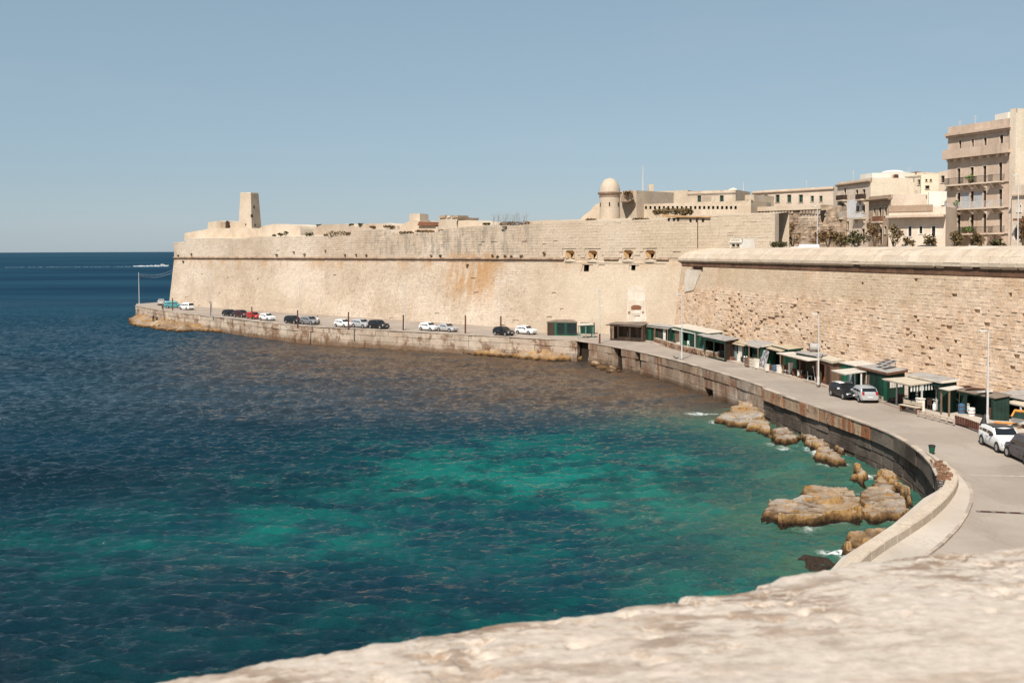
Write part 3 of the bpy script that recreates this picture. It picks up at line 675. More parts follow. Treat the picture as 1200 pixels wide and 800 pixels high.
for (a, b, c, d) in SQ:
    mb = MB(); o = [(a, c), (b, c), (b, d), (a, d)]
    P = [W1.P(s, z, .0) for s, z in o]+[W1.P(s, z, -1.6) for s, z in o]
    mb.add(P, [(1, 0, 4, 5), (2, 1, 5, 6), (3, 2, 6, 7), (0, 3, 7, 4), (4, 7, 6, 5)]); mb.build('gun_port', M['dark'], bw)
# blocked gate: plaster panel with arch, hood and two small square holes
def patch(W, px, off, m, name, parent, th=.16):
    pts = [W.px(u, v) for u, v in px]; n = len(pts); mb = MB()
    P = [W.P(s, z, -.08) for s, z in pts]+[W.P(s, z, off) for s, z in pts]
    area = sum(pts[i][0]*pts[(i+1) % n][1]-pts[(i+1) % n][0]*pts[i][1] for i in range(n))
    Fs = [tuple(range(n, 2*n))]+[(i, (i+1) % n, n+(i+1) % n, n+i) for i in range(n)]
    if area < 0: Fs = [f[::-1] for f in Fs]
    mb.add(P, Fs); return mb.build(name, m, parent)
gt = empty('blocked_gate', W1.P(*W1.px(746, 376)), 0, 'whitewashed blocked gateway with a small brown arch, low in the bastion wall', 'gateway')
patch(W1, [(735, 377), (758.5, 377), (757, 350), (755.5, 337.5), (750, 335.5), (745, 334.8), (740, 335.6), (736.5, 338)], .17, M['white_plaster'], 'panel', gt)
patch(W1, [(738.5, 377), (756, 377), (755.2, 351.8), (737, 351.8)], .26, M['white_plaster'], 'lower_panel', gt)
patch(W1, [(741, 363), (752, 363), (753, 359.2), (750, 357.6), (746.5, 357.2), (743, 357.6), (740.6, 359.2)], .272, M['redwood'], 'arch', gt)
patch(W1, [(737.2, 367.6), (739.8, 367.6), (739.8, 364.6), (737.2, 364.6)], .275, M['rubble'], 'niche', gt)
patch(W1, [(753.2, 367.4), (755.6, 367.4), (755.6, 364.4), (753.2, 364.4)], .275, M['rubble'], 'niche', gt)
patch(W1, [(743.5, 370.6), (751.5, 370.4), (751, 369.4), (744, 369.6)], .285, M['rubble'], 'ledge', gt)
patch(W1, [(741.5, 367.8), (751.5, 367.8), (752, 364), (741.3, 364)], .34, M['white_plaster'], 'basin', gt)

# ------------------------------------------------------------------ curtain wall on the right
L2 = 118.
cw = empty('curtain_wall', (*W2A, ROAD), 0, 'pitted tan curtain wall towering over the huts, broad dark band below its sloping parapet', 'fort wall')
LOOP = W2.px(817.5, 313.4); LP = (LOOP[0]-1.9, LOOP[0]+1.9, LOOP[1]-.33, LOOP[1]+.36)
mb = MB(); mb.add(*gridface(lambda s, z: W2.P(s, z, -.24), -7, L2, ROAD-.5, 17.0, [LP]))
mb.build('wall_core', M['w2'], cw)
def miss2(s, z):
    n = fbm(np.array([s/7.]), np.array([z/3.2]), 3, 5)[0]
    lim = 12.6 if 8 < s < 42 else (16 if s < 8 else 13.2)
    if z > lim: return .010 if z < 14.5 or s > 45 else .0
    w = 1.0 if s < 34 else .55
    return .014+max(0, (n-.52))*1.7*w
def smooth2(s, z): return .35 if z > 12.8 and 8 < s < 46 else (.6 if z > 13.2 else 1.25)
PP = [W2.px(u, v) for u, v in ((802, 314), (808, 338))]
holes2 = [(LP[0]-.05, LP[1]+.05, LP[2]-.05, LP[3]+.05)]
V, F = masonry(W2, -6, L2, ROAD+.1, lambda s: 16.07, .33, .62, .075, holes2, gap=.012, miss=miss2, seed=8, jit=.025, smooth=smooth2)
mb = MB(); mb.add(V, F); tag(mb.build('masonry', M['w2'], cw), kind='stuff')
mb = MB(); o = [(LP[0], LP[2]), (LP[1], LP[2]), (LP[1], LP[3]), (LP[0], LP[3])]
P = [W2.P(s, z, .0) for s, z in o]+[W2.P(s, z, -.5) for s, z in o]
mb.add(P, [(1, 0, 4, 5), (2, 1, 5, 6), (3, 2, 6, 7), (0, 3, 7, 4), (4, 7, 6, 5)]); mb.build('blocked_window', M['rubble'], cw)
s_, z_ = LP[0]-1., LP[2]
mb = MB(); P = [(s_-.3, z_-3.6), (s_+2.8, z_-3.2), (s_+4.3, z_-.7), (s_+4.4, z_-.05), (s_-.6, z_-.05), (s_-.9, z_-1.8)]
mb.add([W2.P(s, z, .18) for s, z in P]+[W2.P(s, z, 0) for s, z in P], [tuple(range(6))]+[(i, 6+i, 6+(i+1) % 6, (i+1) % 6) for i in range(6)]); mb.build('plaster_patch', M['white_plaster'], cw)
moulding(W2, -7, L2, 16.55, [(-.1, -.46), (.07, -.46), (.11, -.40), (.11, .42), (.06, .47), (-.1, .47)], 1.6, 12).build('cordon', M['redcordon'], cw)
# sloping parapet of big coping stones, one shell each
r = random.Random(4); mb = MB(); s = -8.
while s < L2:
    e = s+.9+r.random()*.7; 
    rows = [(.42, 17.03, .41, 17.36), (.41, 17.36, .02, 18.0), (.02, 18.0, -.95, 18.6), (-.95, 18.6, -3.2, 19.0)]
    for k, (o0, z0, o1, z1) in enumerate(rows):
        j = (r.random()-.5)*.03; sh = (r.random()-.5)*.3; g = .006
        if k == 0 and r.random() < .05 and s > 40: continue
        p = [W2.P(max(s+sh, -8.)+g, 17, o0+j)[:2]+(z0+g,), W2.P(e+sh-g, 17, o0+j)[:2]+(z0+g,), W2.P(e+sh-g, 17, o1+j)[:2]+(z1+j*.5,), W2.P(max(s+sh, -8.)+g, 17, o1+j)[:2]+(z1+j*.5,)]
        q = [(x-N2[0]*.25, y-N2[1]*.25, z-.25) for x, y, z in p]
        mb.add(p+q, [(0, 1, 2, 3), (1, 0, 4, 5), (2, 1, 5, 6), (3, 2, 6, 7), (0, 3, 7, 4)])
    s = e
tag(mb.build('parapet_stones', M['coping'], cw), kind='stuff')
mb = MB(); pr = [(.37, 17.0), (.36, 17.32), (-.03, 17.95), (-1.0, 18.55), (-3.3, 18.95), (-3.3, 17.0)]
a = [W2.P(-8., 17, o)[:2]+(z,) for o, z in pr]; b = [W2.P(L2, 17, o)[:2]+(z,) for o, z in pr]
mb.add(a+b, [tuple(range(6)), tuple(range(11, 5, -1))]+[(i, 6+i, 6+(i+1) % 6, (i+1) % 6) for i in range(6)]); mb.build('parapet_core', M['coping'], cw)

# ------------------------------------------------------------------ quay wall
def quay_face(name, pts, label, rows, mats, openings=(), blen=2.4, seed=1, setback=None, parts=True, core=True):
    """rows of stone panels set along the edge line; each panel is an object"""
    line = catmull(pts, 8); seg = [np.linalg.norm(b-a) for a, b in zip(line[:-1], line[1:])]; cum = np.concatenate([[0], np.cumsum(seg)]); T = cum[-1]
    def at(s):
        k = min(len(seg)-1, max(0, int(np.searchsorted(cum, s)-1))); f = (s-cum[k])/seg[k]; p = line[k]+(line[k+1]-line[k])*f
        d = (line[k+1]-line[k])/seg[k]; return p, d, np.array([d[1], -d[0]])
    p, d, n = at(T*.5); root = empty(name, (p[0], p[1], 0), 0, label, 'quay wall')
    r = random.Random(seed); me = None; shells = MB()
    bmx = bmesh.new(); bmesh.ops.create_cube(bmx, size=1.0); bmesh.ops.bevel(bmx, geom=[e for e in bmx.edges if all(v.co.y < 0 for v in e.verts)], offset=.03, segments=1, affect='EDGES')
    base = bpy.data.meshes.new('stone_block'); bmx.to_mesh(base); bmx.free()
    meshes = {}
    for m in ('quay', 'quayfar', 'quaylow', 'quaytop'): 
        b = base.copy(); b.materials.append(M[m]); meshes[m] = b
    for k, (z0, z1, out) in enumerate(rows):
        s = -r.random()*blen*.6
        while s < T:
            l = blen*(.75+.6*r.random()); a, b = max(0, s), min(T, s+l); s += l
            if b-a < .3: continue
            if any(a < o1 and b > o0 and z0 < oz for o0, o1, oz in openings): 
                # shorten to the jambs
                for o0, o1, oz in openings:
                    if a < o1 and b > o0 and z0 < oz:
                        if a < o0-.4: b = o0
                        elif b > o1+.4: a = o1
                        else: a = b
                if b-a < .3: continue
            p, d, n = at((a+b)/2); j = (r.random()-.5)*.12; dep = .9
            c = p+n*(out+j-dep/2); ang = math.atan2(d[1], d[0])
            o = link('stone_block', meshes[mats[k](p) if callable(mats[k]) else mats[k]], root, rot=(0, 0, 0))
            o.matrix_parent_inverse = inv_world(root); o.location = (c[0], c[1], (z0+z1)/2); o.rotation_euler = ((r.random()-.5)*.015, 0, ang); o.scale = (b-a-.045, dep, z1-z0-.04)
    if core:
        mb = MB()
        ln2 = resample(line, 1.5)
        for i, (a, b) in enumerate(zip(ln2[:-1], ln2[1:])):
            d = (b-a)/np.linalg.norm(b-a); n = np.array([d[1], -d[0]]); a2, b2 = a-n*.75, b-n*.75
            mb.add([(a2[0], a2[1], -3), (b2[0], b2[1], -3), (b2[0], b2[1], ROAD-.02), (a2[0], a2[1], ROAD-.02)], [(0, 1, 2, 3)])
        mb.build('core', M['darkrock'], root)  # dark backing: the shade inside the quay openings is put into its colour
    return root, at, T
def s_of(at, T, u, z):
    best = min(np.linspace(0, T, 400), key=lambda s: abs((lambda p: (p[0]/p[1]))(at(s)[0]) - (u-600)/FPX)); return best
qa, atA, TA = quay_face('far_quay_wall', QA, 'low far quay wall of patched stone below the parked cars', [(.6, 2.3, .12), (2.3, 3.4, .05), (3.4, 4.47, .10)], ['quayfar']*3, (), 3.4, 2)
_, at0, T0 = quay_face('x', QBL, '', [], [], core=False); bpy.data.objects.remove(_)
ops = []
for u0, u1, zt in ((677, 690, 3.7), (719.5, 729, 3.75), (745.5, 751.5, 3.5), (826, 829, 1.4)):
    ops.append((s_of(at0, T0, u0, 2), s_of(at0, T0, u1, 2), zt))
qb, atB, TB = quay_face('middle_quay_wall', QBL, 'rust-streaked middle quay wall pierced by dark openings', [(.2, 2.1, .10), (2.1, 3.35, .05), (3.35, 4.47, .12)], ['quay']*3, ops, 2.5, 5)
def M_QC(p): return 'quaytop' if p[1] > 80 else 'quaylow'
qc, atC, TC = quay_face('curved_quay_wall', QC, 'dark curved quay wall with a lighter rust-stained top course, behind the boulders', [(.2, 1.5, -.16), (1.5, 2.4, -.14), (2.4, 3.25, -.12), (3.25, 4.47, .16)], ['quaylow', 'quaylow', 'quaylow', M_QC], (), 2.1, 9)
# low sloping toe block and the white lump of render at the joint of the two quays
mb = MB(); ln = resample(catmull(QA[:-1]+QBL[:-1]+QBL[-1:], 6)+catmull(QC[:-2], 6), 1.9); r = random.Random(6)
for i, (a, b) in enumerate(zip(ln[:-1], ln[1:])):
    t0 = ln[min(i+1, len(ln)-1)]-ln[max(i-1, 0)]; t1 = ln[min(i+2, len(ln)-1)]-ln[i]; n0 = np.array([t0[1], -t0[0]])/np.linalg.norm(t0); n1 = np.array([t1[1], -t1[0]])/np.linalg.norm(t1); g = (b-a)*.008; j = (r.random()-.5)*.03
    mb.prism([tuple(p) for p in (a+g+n0*(.20+j), b-g+n1*(.20+j), b-g-n1*.22, a+g-n0*.22)], ROAD-.07, ROAD+.03+j*.6)
tag(mb.build('quay_kerb', M['kerb']), kind='structure')
# near low parapet along the pavement
pw = empty('road_parapet', (20, 50.5, ROAD), 0, 'low pale stone parapet curving along the near pavement, reddish broken core at its far end', 'parapet wall')
oin = catmull(inner[1:], 6); r = random.Random(3)
line = resample(catmull([(28.35, 66.2), (27.3, 62.4), (25.95, 59.1), (24.1, 55.9), (22.2, 53.1), (20.1, 50.4), (17.9, 47.8), (15.6, 45.0), (13.8, 42.1), (12.3, 38.4), (11.1, 34)], 6), 1.75)
for i, (a, b) in enumerate(zip(line[:-1], line[1:])):
    d = (b-a)/np.linalg.norm(b-a); n = np.array([-d[1], d[0]]); n = n if n[0] > 0 and n.dot(np.array([1, -.3])) > 0 else -n
    def nn(k):
        t = (line[min(k+1, len(line)-1)]-line[max(k-1, 0)]); t = t/np.linalg.norm(t); m = np.array([-t[1], t[0]]); return m if m.dot(np.array([1, -.3])) > 0 else -m
    na, nb = nn(i), nn(i+1); w = .66; zt = ROAD+[.10, .16, .26, .36][min(i, 3)] if i < 4 else ROAD+.56
    zt += (r.random()-.5)*.05; g = d*.03
    A = [a+g-na*.02, b-g-nb*.02, b-g+nb*w, a+g+na*w]; T_ = [a+g+na*.04, b-g+nb*.04, b-g+nb*(w-.05), a+g+na*(w-.05)]
    m = MB(); sub = 4
    P = [(p[0], p[1], ROAD-.25) for p in A]+[(p[0], p[1], zt-.05) for p in A]+[(p[0], p[1], zt+(r.random()-.5)*.03) for p in T_]
    m.add(P, [(4, 5, 9, 8), (5, 6, 10, 9), (6, 7, 11, 10), (7, 4, 8, 11), (8, 9, 10, 11), (0, 1, 5, 4), (1, 2, 6, 5), (2, 3, 7, 6), (3, 0, 4, 7)])
    o = m.build('parapet_stone', M['coping'], pw)
    o.data.update()
mb = MB(); r = random.Random(8)
for i in range(110):
    k = r.random()*4.6; j = int(k); a = line[j]+(line[j+1]-line[j])*(k-j); t = line[j+1]-line[j]; t = t/np.linalg.norm(t); n = np.array([-t[1], t[0]]); n = n if n[0] > 0 else -n
    p = a+n*(-.42+.72*r.random()); s = .07+.09*r.random(); z = ROAD+[.12, .18, .28, .38, .56][min(j, 4)]
    mb.box((p[0], p[1], z+s*.2), (s*1.5, s, s*.9), r.random()*3.1, (r.random()-.5)*.6)
tag(mb.build('rubble_core', stone('red_rubble', (.28, .15, .085), (.21, .105, .06), (.34, .25, .17), 0, 2, .4, .8, .06), pw), kind='stuff')
# low rubble wall along the terrace
mb = MB(); r = random.Random(12)
rw = resample([tuple(G(u, v)[:2]) for u, v in ((767, 402), (798, 411.5), (839, 420.5))], .34)
lw = empty('rubble_wall', (*rw[len(rw)//2], ROAD), 0, 'low red-brown rubble wall at the terrace edge, below the green huts', 'low wall')
for a in rw:
    for k in range(3):
        s = .24+.16*r.random(); mb.box((a[0]+.1+(r.random()-.5)*.16, a[1], ROAD+.12+k*.24), (s, s*1.15, .22+.06*r.random()), 1.3+r.random()*.5, (r.random()-.5)*.2)
tag(mb.build('stones', M['rubble'], lw), kind='stuff')
mb = MB()
for a, b in zip(rw[:-1], rw[1:]):
    d = (b-a)/np.linalg.norm(b-a); n = np.array([-d[1], d[0]]); n = n if n[0] > 0 else -n; mb.prism([tuple(p) for p in (a-n*.02, b-n*.02, b+n*.36, a+n*.36)], ROAD+.74, ROAD+.85)
mb.build('coping', M['kerb'], lw)

# ------------------------------------------------------------------ rocks
def rock(name, poly, hgt, label, st=.3, m='rock', seed=0, slope=None, group=None, ledge=False):
    if not ledge: hgt *= .58
    P = np.array(poly); x0, y0 = P.min(0)-1.2; x1, y1 = P.max(0)+1.2
    xs = np.arange(x0, x1, st); ys = np.arange(y0, y1, st); X, Y = np.meshgrid(xs, ys)
    wob = (fbm(X/1.5, Y/1.5, 5, seed, .58)-.5)*(1.7 if not ledge else 3.2)
    d = poly_sdf(X, Y, poly)+wob+(.02 if not ledge else .8)
    # fractured slabs: every vertex takes the height and tilt of its nearest block
    rg = np.random.default_rng(seed+1); n_ = max(5, int((x1-x0)*(y1-y0)/(1.9 if not ledge else 7))); sx = rg.uniform(x0, x1, n_); sy = rg.uniform(y0, y1, n_); hh = rg.uniform(.62, 1.0, n_); tx = rg.normal(0, .10, n_); ty = rg.normal(0, .10, n_)+.05
    qx = X+(fbm(X/.9, Y/.9, 4, seed+31)-.5)*.9; qy = Y+(fbm(X/.9, Y/.9, 4, seed+32)-.5)*.9
    best = np.full(X.shape, 1e9); H = np.zeros(X.shape)
    for a in range(n_):
        dd = ((qx-sx[a])*.62)**2+((qy-sy[a])*1.25)**2; m_ = dd < best; best[m_] = dd[m_]; H[m_] = (hgt*hh[a]*.92+tx[a]*(X-sx[a])+ty[a]*(Y-sy[a]))[m_]
    if slope is not None: H = H*np.clip(1.25-line_dist(X, Y, QBL[-3:]+QC[:4])/slope, .28, 1.1)
    H = np.minimum(H, .12+np.maximum(d, 0)*1.6+hgt*.45)
    H = H+(fbm(X/.8, Y/.5, 5, seed+9, .6)-.5)*.26
    prof = sstep(-.1, .45 if not ledge else 3.8, d)
    if ledge: prof = .55*sstep(-.2, .7, d)+.45*sstep(.5, 6, d)
    Z = -1.0+(H+1.0)*prof
    if ledge: Z = -1.0+(1.0+H*(.32+.68*sstep(.3, 4.5, d)))*sstep(-.3, .5, d)
    X = X+(vnoise(X/.5, Y/.5, seed+3)-.5)*st*.7; Y = Y+(vnoise(X/.5+7, Y/.5, seed+4)-.5)*st*.7
    pc = P.mean(0); er = (fbm(Z/.22+X*.4, (X-Y)/.8, 4, seed+12, .6)-.5)*(.62 if not ledge else .9); dn = np.hypot(X-pc[0], Y-pc[1])+.3; X = X+(X-pc[0])/dn*er; Y = Y+(Y-pc[1])/dn*er
    V = np.stack([X, Y, Z], -1).reshape(-1, 3); ny, nx = X.shape
    i = np.arange(ny-1)[:, None]*nx+np.arange(nx-1)[None, :]; F = np.stack([i, i+1, i+nx+1, i+nx], -1).reshape(-1, 4)
    zz = V[:, 2][F].max(1); F = F[zz > -.75]
    used = np.unique(F); mp = np.full(len(V), -1); mp[used] = np.arange(len(used)); c = P.mean(0)
    V = V[used]; F = mp[F]; V[:, 0] -= c[0]; V[:, 1] -= c[1]
    o = link(name, mesh_np(name, V, F, M[m], True), loc=(c[0], c[1], SEA)); shade_flatish(o, 32)
    return tag(o, label, 'rock', group)
for i, ((px, h, lab), w) in enumerate(zip(ROCKS, ROCKW)):
    rock('shore_rock', w, h, lab, .10 if i > 4 else .12, 'darkrock' if i in (10, 11) else 'rock', 40+i*7, slope=9. if i == 0 else None)
for i, (poly, h, lab) in enumerate(LEDGES): rock('rock_ledge', poly, h, lab, .34, 'ledge', 200+i*11, ledge=True)
rock('fallen_slab', gpoly([(1029, 553), (1036, 551), (1050, 560), (1070, 577), (1071, 590), (1062, 588), (1045, 573), (1031, 562)]), 1.75, 'long straight slab fallen from the quay, leaning in its dark shadow', .10, 'rock', 321)
o = rock('shore_rock', gpoly([(692, 426), (704, 423.5), (728, 430), (729, 435), (712, 434.5), (697, 430)]), .7, 'low rock shelf at the foot of the quay between the two dark openings', .25, 'rock', 77)
# ------------------------------------------------------------------ upper fort: ground behind the walls
sheet('fort_terreplein', [W1.P(.5, 17.05, -3)[:2], W1.P(L1-1, 17.05, -3)[:2], (45, 240), (-10, 330), (-60, 330)], 20.2, M['ruin'])
PLAZA = 17.6
c0 = W2.P(2, 17, -2.6)[:2]; c1 = W2.P(L2, 17, -2.6)[:2]
sheet('street', [c0, c1, (150, 40), (190, 140), (120, 300), (40, 240), (36.5, 154)], PLAZA, M['road'])

class Facade:
    """upright wall between two ground points; A far/left, B near/right as seen from the bay"""
    def __init__(s, A, B, z0):
        s.A = np.array(A[:2], float); s.B = np.array(B[:2], float); s.L = np.linalg.norm(s.B-s.A); s.D = (s.B-s.A)/s.L; s.N = np.array([s.D[1], -s.D[0]]); s.z0 = z0
    def P(s, t, z, off=0.): p = s.A+s.D*t+s.N*off; return (p[0], p[1], z)
    def px(s, u, v):
        d = ray(u, v); Mx = np.array([[d[0], -s.D[0]], [d[1], -s.D[1]]]); t, a = np.linalg.solve(Mx, s.A); return a, CAMZ+d[2]*t
    def rect(s, u0, v0, u1, v1):
        a = s.px(u0, (v0+v1)/2)[0]; b = s.px(u1, (v0+v1)/2)[0]; m = (u0+u1)/2; return (a, b, s.px(m, v1)[1], s.px(m, v0)[1])
    def block(s, mb, s0, s1, z0, z1, o0, o1):
        a, b, c, d = s.P(s0, z0, o0), s.P(s1, z0, o0), s.P(s1, z0, o1), s.P(s0, z0, o1)
        if o1 > o0: a, b, c, d = d, c, b, a; 
        q = [a, b, c, d]
        # outer face first: order so that normals point out
        lo = [s.P(s0, z0, max(o0, o1)), s.P(s1, z0, max(o0, o1)), s.P(s1, z0, min(o0, o1)), s.P(s0, z0, min(o0, o1))]
        hi = [(x, y, z1) for x, y, _ in lo]; return mb.hexa(lo+hi)
def opening_parts(fc, rects, root, matf='darkwood', kind='window', rec=.28, frame='pale', fw_=.1, sill=True, glass='darkglass', leaf=None):
    for (a, b, c, d) in rects:
        mb = MB(); o = [(a, c), (b, c), (b, d), (a, d)]; P = [fc.P(x, z, 0) for x, z in o]+[fc.P(x, z, -rec) for x, z in o]
        mb.add(P, [(1, 0, 4, 5), (2, 1, 5, 6), (3, 2, 6, 7), (0, 3, 7, 4)])
        if frame:   # stone surround proud of the wall
            w = fw_; 
            fc.block(mb, a-w, a, c, d+w, .05, -.02); fc.block(mb, b, b+w, c, d+w, .05, -.02); fc.block(mb, a, b, d, d+w, .05, -.02)
            if sill: fc.block(mb, a-w, b+w, c-w, c, .12, -.02)
        win = mb.build(kind, M[frame or 'facade'], root)
        pm = MB(); pm.add([fc.P(x, z, -rec) for x, z in o], [(0, 1, 2, 3)]); pane = pm.build('pane' if kind == 'window' else 'door_leaf', M[matf if leaf is None else leaf] if kind != 'window' else M[glass], win)
        fm = MB(); m = (a+b)/2; t = .05
        for x0, x1, y0, y1 in ((a, a+t, c, d), (b-t, b, c, d), (m-t*.5, m+t*.5, c, d), (a+t, b-t, d-t, d), (a+t, b-t, c, c+t), (a+t, m-t*.5, (c*.4+d*.6)-.02, c*.4+d*.6+.02)):
            fc.block(fm, x0, x1, y0, y1, -rec+.05, -rec+.005)
        fm.build('sash', M[matf], win)
def house(name, A, B, depth, z0, z1, m, label, rects=(), doors=(), cornice=.35, zr=None, parapet=.5, frame='pale', cat='building', matf='darkwood', roofm=None, side_m=None, cm=None, sill=True):
    fc = Facade(A, B, z0); root = empty(name, fc.P(fc.L/2, z0), 0, label, cat)
    mb = MB(); allr = list(rects)+list(doors)
    mb.add(*gridface(lambda s, z: fc.P(s, z), 0, fc.L, z0, z1, allr, 4, 4)); mb.build('wall', M[m], root)
    mb = MB(); a, b = fc.P(0, z0), fc.P(fc.L, z0); a2, b2 = fc.P(0, z0, -depth), fc.P(fc.L, z0, -depth); up = lambda p: (p[0], p[1], z1)
    mb.add([b, b2, up(b2), up(b)], [(0, 1, 2, 3)]); mb.add([b2, a2, up(a2), up(b2)], [(0, 1, 2, 3)]); mb.add([a2, a, up(a), up(a2)], [(0, 1, 2, 3)])
    mb.build('side_wall', M[side_m or m], root)
    # dark rooms behind the openings are closed by their panes; roof slab inside a parapet
    mb = MB(); mb.prism([fc.P(.2, 0, -.2)[:2], fc.P(fc.L-.2, 0, -.2)[:2], fc.P(fc.L-.2, 0, -depth+.2)[:2], fc.P(.2, 0, -depth+.2)[:2]], z1-.7, z1-parapet); 
    for s0, s1, o0, o1 in ((0, fc.L, -.01, -.25), (0, fc.L, -depth+.25, -depth+.01), (0.005, .25, -.26, -depth+.26), (fc.L-.25, fc.L-.005, -.26, -depth+.26)):
        fc.block(mb, s0, s1, z1-.65, z1+.02, o0, o1)
    mb.build('roof', M[roofm or m], root)
    if cornice:
        mb = MB(); zc = z1-.75; fc.block(mb, -.05, fc.L+.05, zc, zc+.16, cornice*.6, -.05); fc.block(mb, -.1, fc.L+.1, zc+.163, zc+.36, cornice, -.05); mb.build('cornice', M[cm or m], root)
    if rects: opening_parts(fc, rects, root, matf, 'window', frame=frame, sill=sill)
    if doors: opening_parts(fc, doors, root, matf, 'door', frame=frame, sill=False)
    return root, fc
def balcony(fc, root, s0, s1, z, proj=1.0, rail=1.0, brackets=True, railm='iron', m='pale', solid=None):
    mb = MB(); fc.block(mb, s0, s1, z-.16, z, proj, .02); fc.block(mb, s0-.05, s1+.05, z-.22, z-.163, proj+.05, .02); b = mb.build('balcony', M[m], root)
    if brackets:
        for s in (s0+.3, s1-.3):
            k = MB(); w = .13; P = [fc.P(s-w, z-.23, .01), fc.P(s+w, z-.23, .01), fc.P(s+w, z-.23, proj*.8), fc.P(s-w, z-.23, proj*.8), fc.P(s-w, z-.95, .01), fc.P(s+w, z-.95, .01), fc.P(s+w, z-.85, .22), fc.P(s-w, z-.85, .22)]
            k.add(P, [(3, 2, 6, 7), (7, 6, 5, 4), (0, 3, 7, 4), (2, 1, 5, 6), (0, 1, 2, 3)]); k.build('bracket', M[m], b)
    k = MB()
    if solid: 
        for a in (s0, s1-.05): fc.block(k, a, a+.05, z+.05, z+rail, proj-.06, .05)
        fc.block(k, s0, s1, z+.05, z+rail, proj-.05, proj-.1)
        k.build('railing', M[solid], b); return b
    for s in np.arange(s0+.03, s1, .16): fc.block(k, s-.012, s+.012, z, z+rail, proj-.05, proj-.075)
    for o in np.arange(.08, proj-.1, .16):
        for s in (s0+.03, s1-.03): fc.block(k, s-.012, s+.012, z, z+rail, o+.025, o)
    fc.block(k, s0, s1, z+rail, z+rail+.05, proj-.04, proj-.085)
    for s in (s0, s1-.04): fc.block(k, s, s+.04, z+rail+.002, z+rail+.048, proj-.09, .02)
    k.build('railing', M[railm], b); return b

# --------------------------------------------------- sentry turret on the bastion
tc = PY(714.7, 257, 180); tc = (tc[0], tc[1], 23.2)
tw = empty('sentry_turret', tc, 0, 'round stone sentry turret with a dome on the bastion top', 'turret')
rr = 12.0/FPX*180; zc = PY(714.7, 227.5, 180)[2]-tc[2]; zd = PY(714.7, 209, 180)[2]-tc[2]
mb = MB(); mb.lathe(tc, [(rr*1.0, -1.5), (rr*1.0, zc-.1)], 32); shade_flatish(mb.build('drum', M['coping'], tw))
mb = MB(); mb.lathe(tc, [(rr, zc-.55), (rr*1.05, zc-.5), (rr*1.05, zc-.32), (rr*1.02, zc-.3)], 32); shade_flatish(mb.build('string_course', M['cordon'], tw))
mb = MB(); mb.lathe(tc, [(rr, zc-.14), (rr*1.10, zc-.1), (rr*1.18, zc+.12), (rr*1.18, zc+.3), (rr*1.0, zc+.36)], 32); shade_flatish(mb.build('cornice', M['cordon'], tw))
hd = zd-zc-.3; mb = MB(); mb.lathe(tc, [(rr*1.0*math.cos(t)**.85 if t < 1.55 else .12, zc+.3+hd*math.sin(t)) for t in np.linspace(0, 1.56, 10)]+[(.12, zd+.12), (.02, zd+.2)], 32); shade_flatish(mb.build('dome', M['coping'], tw), 50)
for a in (200, 262, 318):
    mb = MB(); t = R(a); c = (tc[0]+rr*math.cos(t), tc[1]+rr*math.sin(t), tc[2]+zc-1.9); mb.box(c, (.10, .22, .7), t); mb.build('slit', M['dark'], tw)

# --------------------------------------------------- mounds and ruins seen over the parapet
def prism_px(name, pts, Y, depth, m, label, cat, bumpy=.18, seed=0, group=None, parent=None, skew=0.):
    """solid with the given front outline, standing at distance Y, with a worn top"""
    r = random.Random(seed); out = []
    n = len(pts)
    for i, (u, v) in enumerate(pts):
        u2, v2 = pts[(i+1) % n]; k = max(1, int(abs(u2-u)/5))
        for j in range(k):
            f = j/k; uu = u+(u2-u)*f; p = PY(uu, v+(v2-v)*f, Ysurf(uu, Y[1]) if isinstance(Y, tuple) else Y); out.append(p+np.array([0, 0, (r.random()-.5)*bumpy if j or True else 0]))
    fr = [tuple(p) for p in out]; c = np.mean(out, 0); L = 3; mb = MB(); P = []
    dirv = np.array([-N1[0], -N1[1], 0]) if isinstance(Y, tuple) else np.array([.1, 1.0, 0])
    for k in range(L+1):
        f = k/L; sh = 1-.07*(f*f)
        for p in out: q = c+(p-c)*np.array([1, 1, 1]); q = np.array(q)+dirv*depth*f; q[2] = min(q[2], c[2]+(q[2]-c[2])*sh)+(r.random()-.5)*bumpy*(k > 0); P.append(tuple(q))
    n = len(out); F = [tuple(range(n))]
    a = sum(fr[i][0]*fr[(i+1) % n][2]-fr[(i+1) % n][0]*fr[i][2] for i in range(n)); flip = a > 0
    for k in range(L):
        for i in range(n): F.append((k*n+i, (k+1)*n+i, (k+1)*n+(i+1) % n, k*n+(i+1) % n))
    F.append(tuple(range(L*n, L*n+n))[::-1])
    if not flip: F = [f[::-1] for f in F]
    mb.add(P, F); o = mb.build(name, M[m], parent)
    bm_ = bmesh.new(); bm_.from_mesh(o.data); bmesh.ops.recalc_face_normals(bm_, faces=bm_.faces); bm_.to_mesh(o.data); bm_.free()
    shade_flatish(o, 35)
    if label: tag(o, label, cat, group)
    return o
def Ysurf(u, extra): # distance of the bastion wall at that column, plus a bit
    s = W1.px(u, 280, True)[0]; return W1.P(s, 17.1)[1]+extra
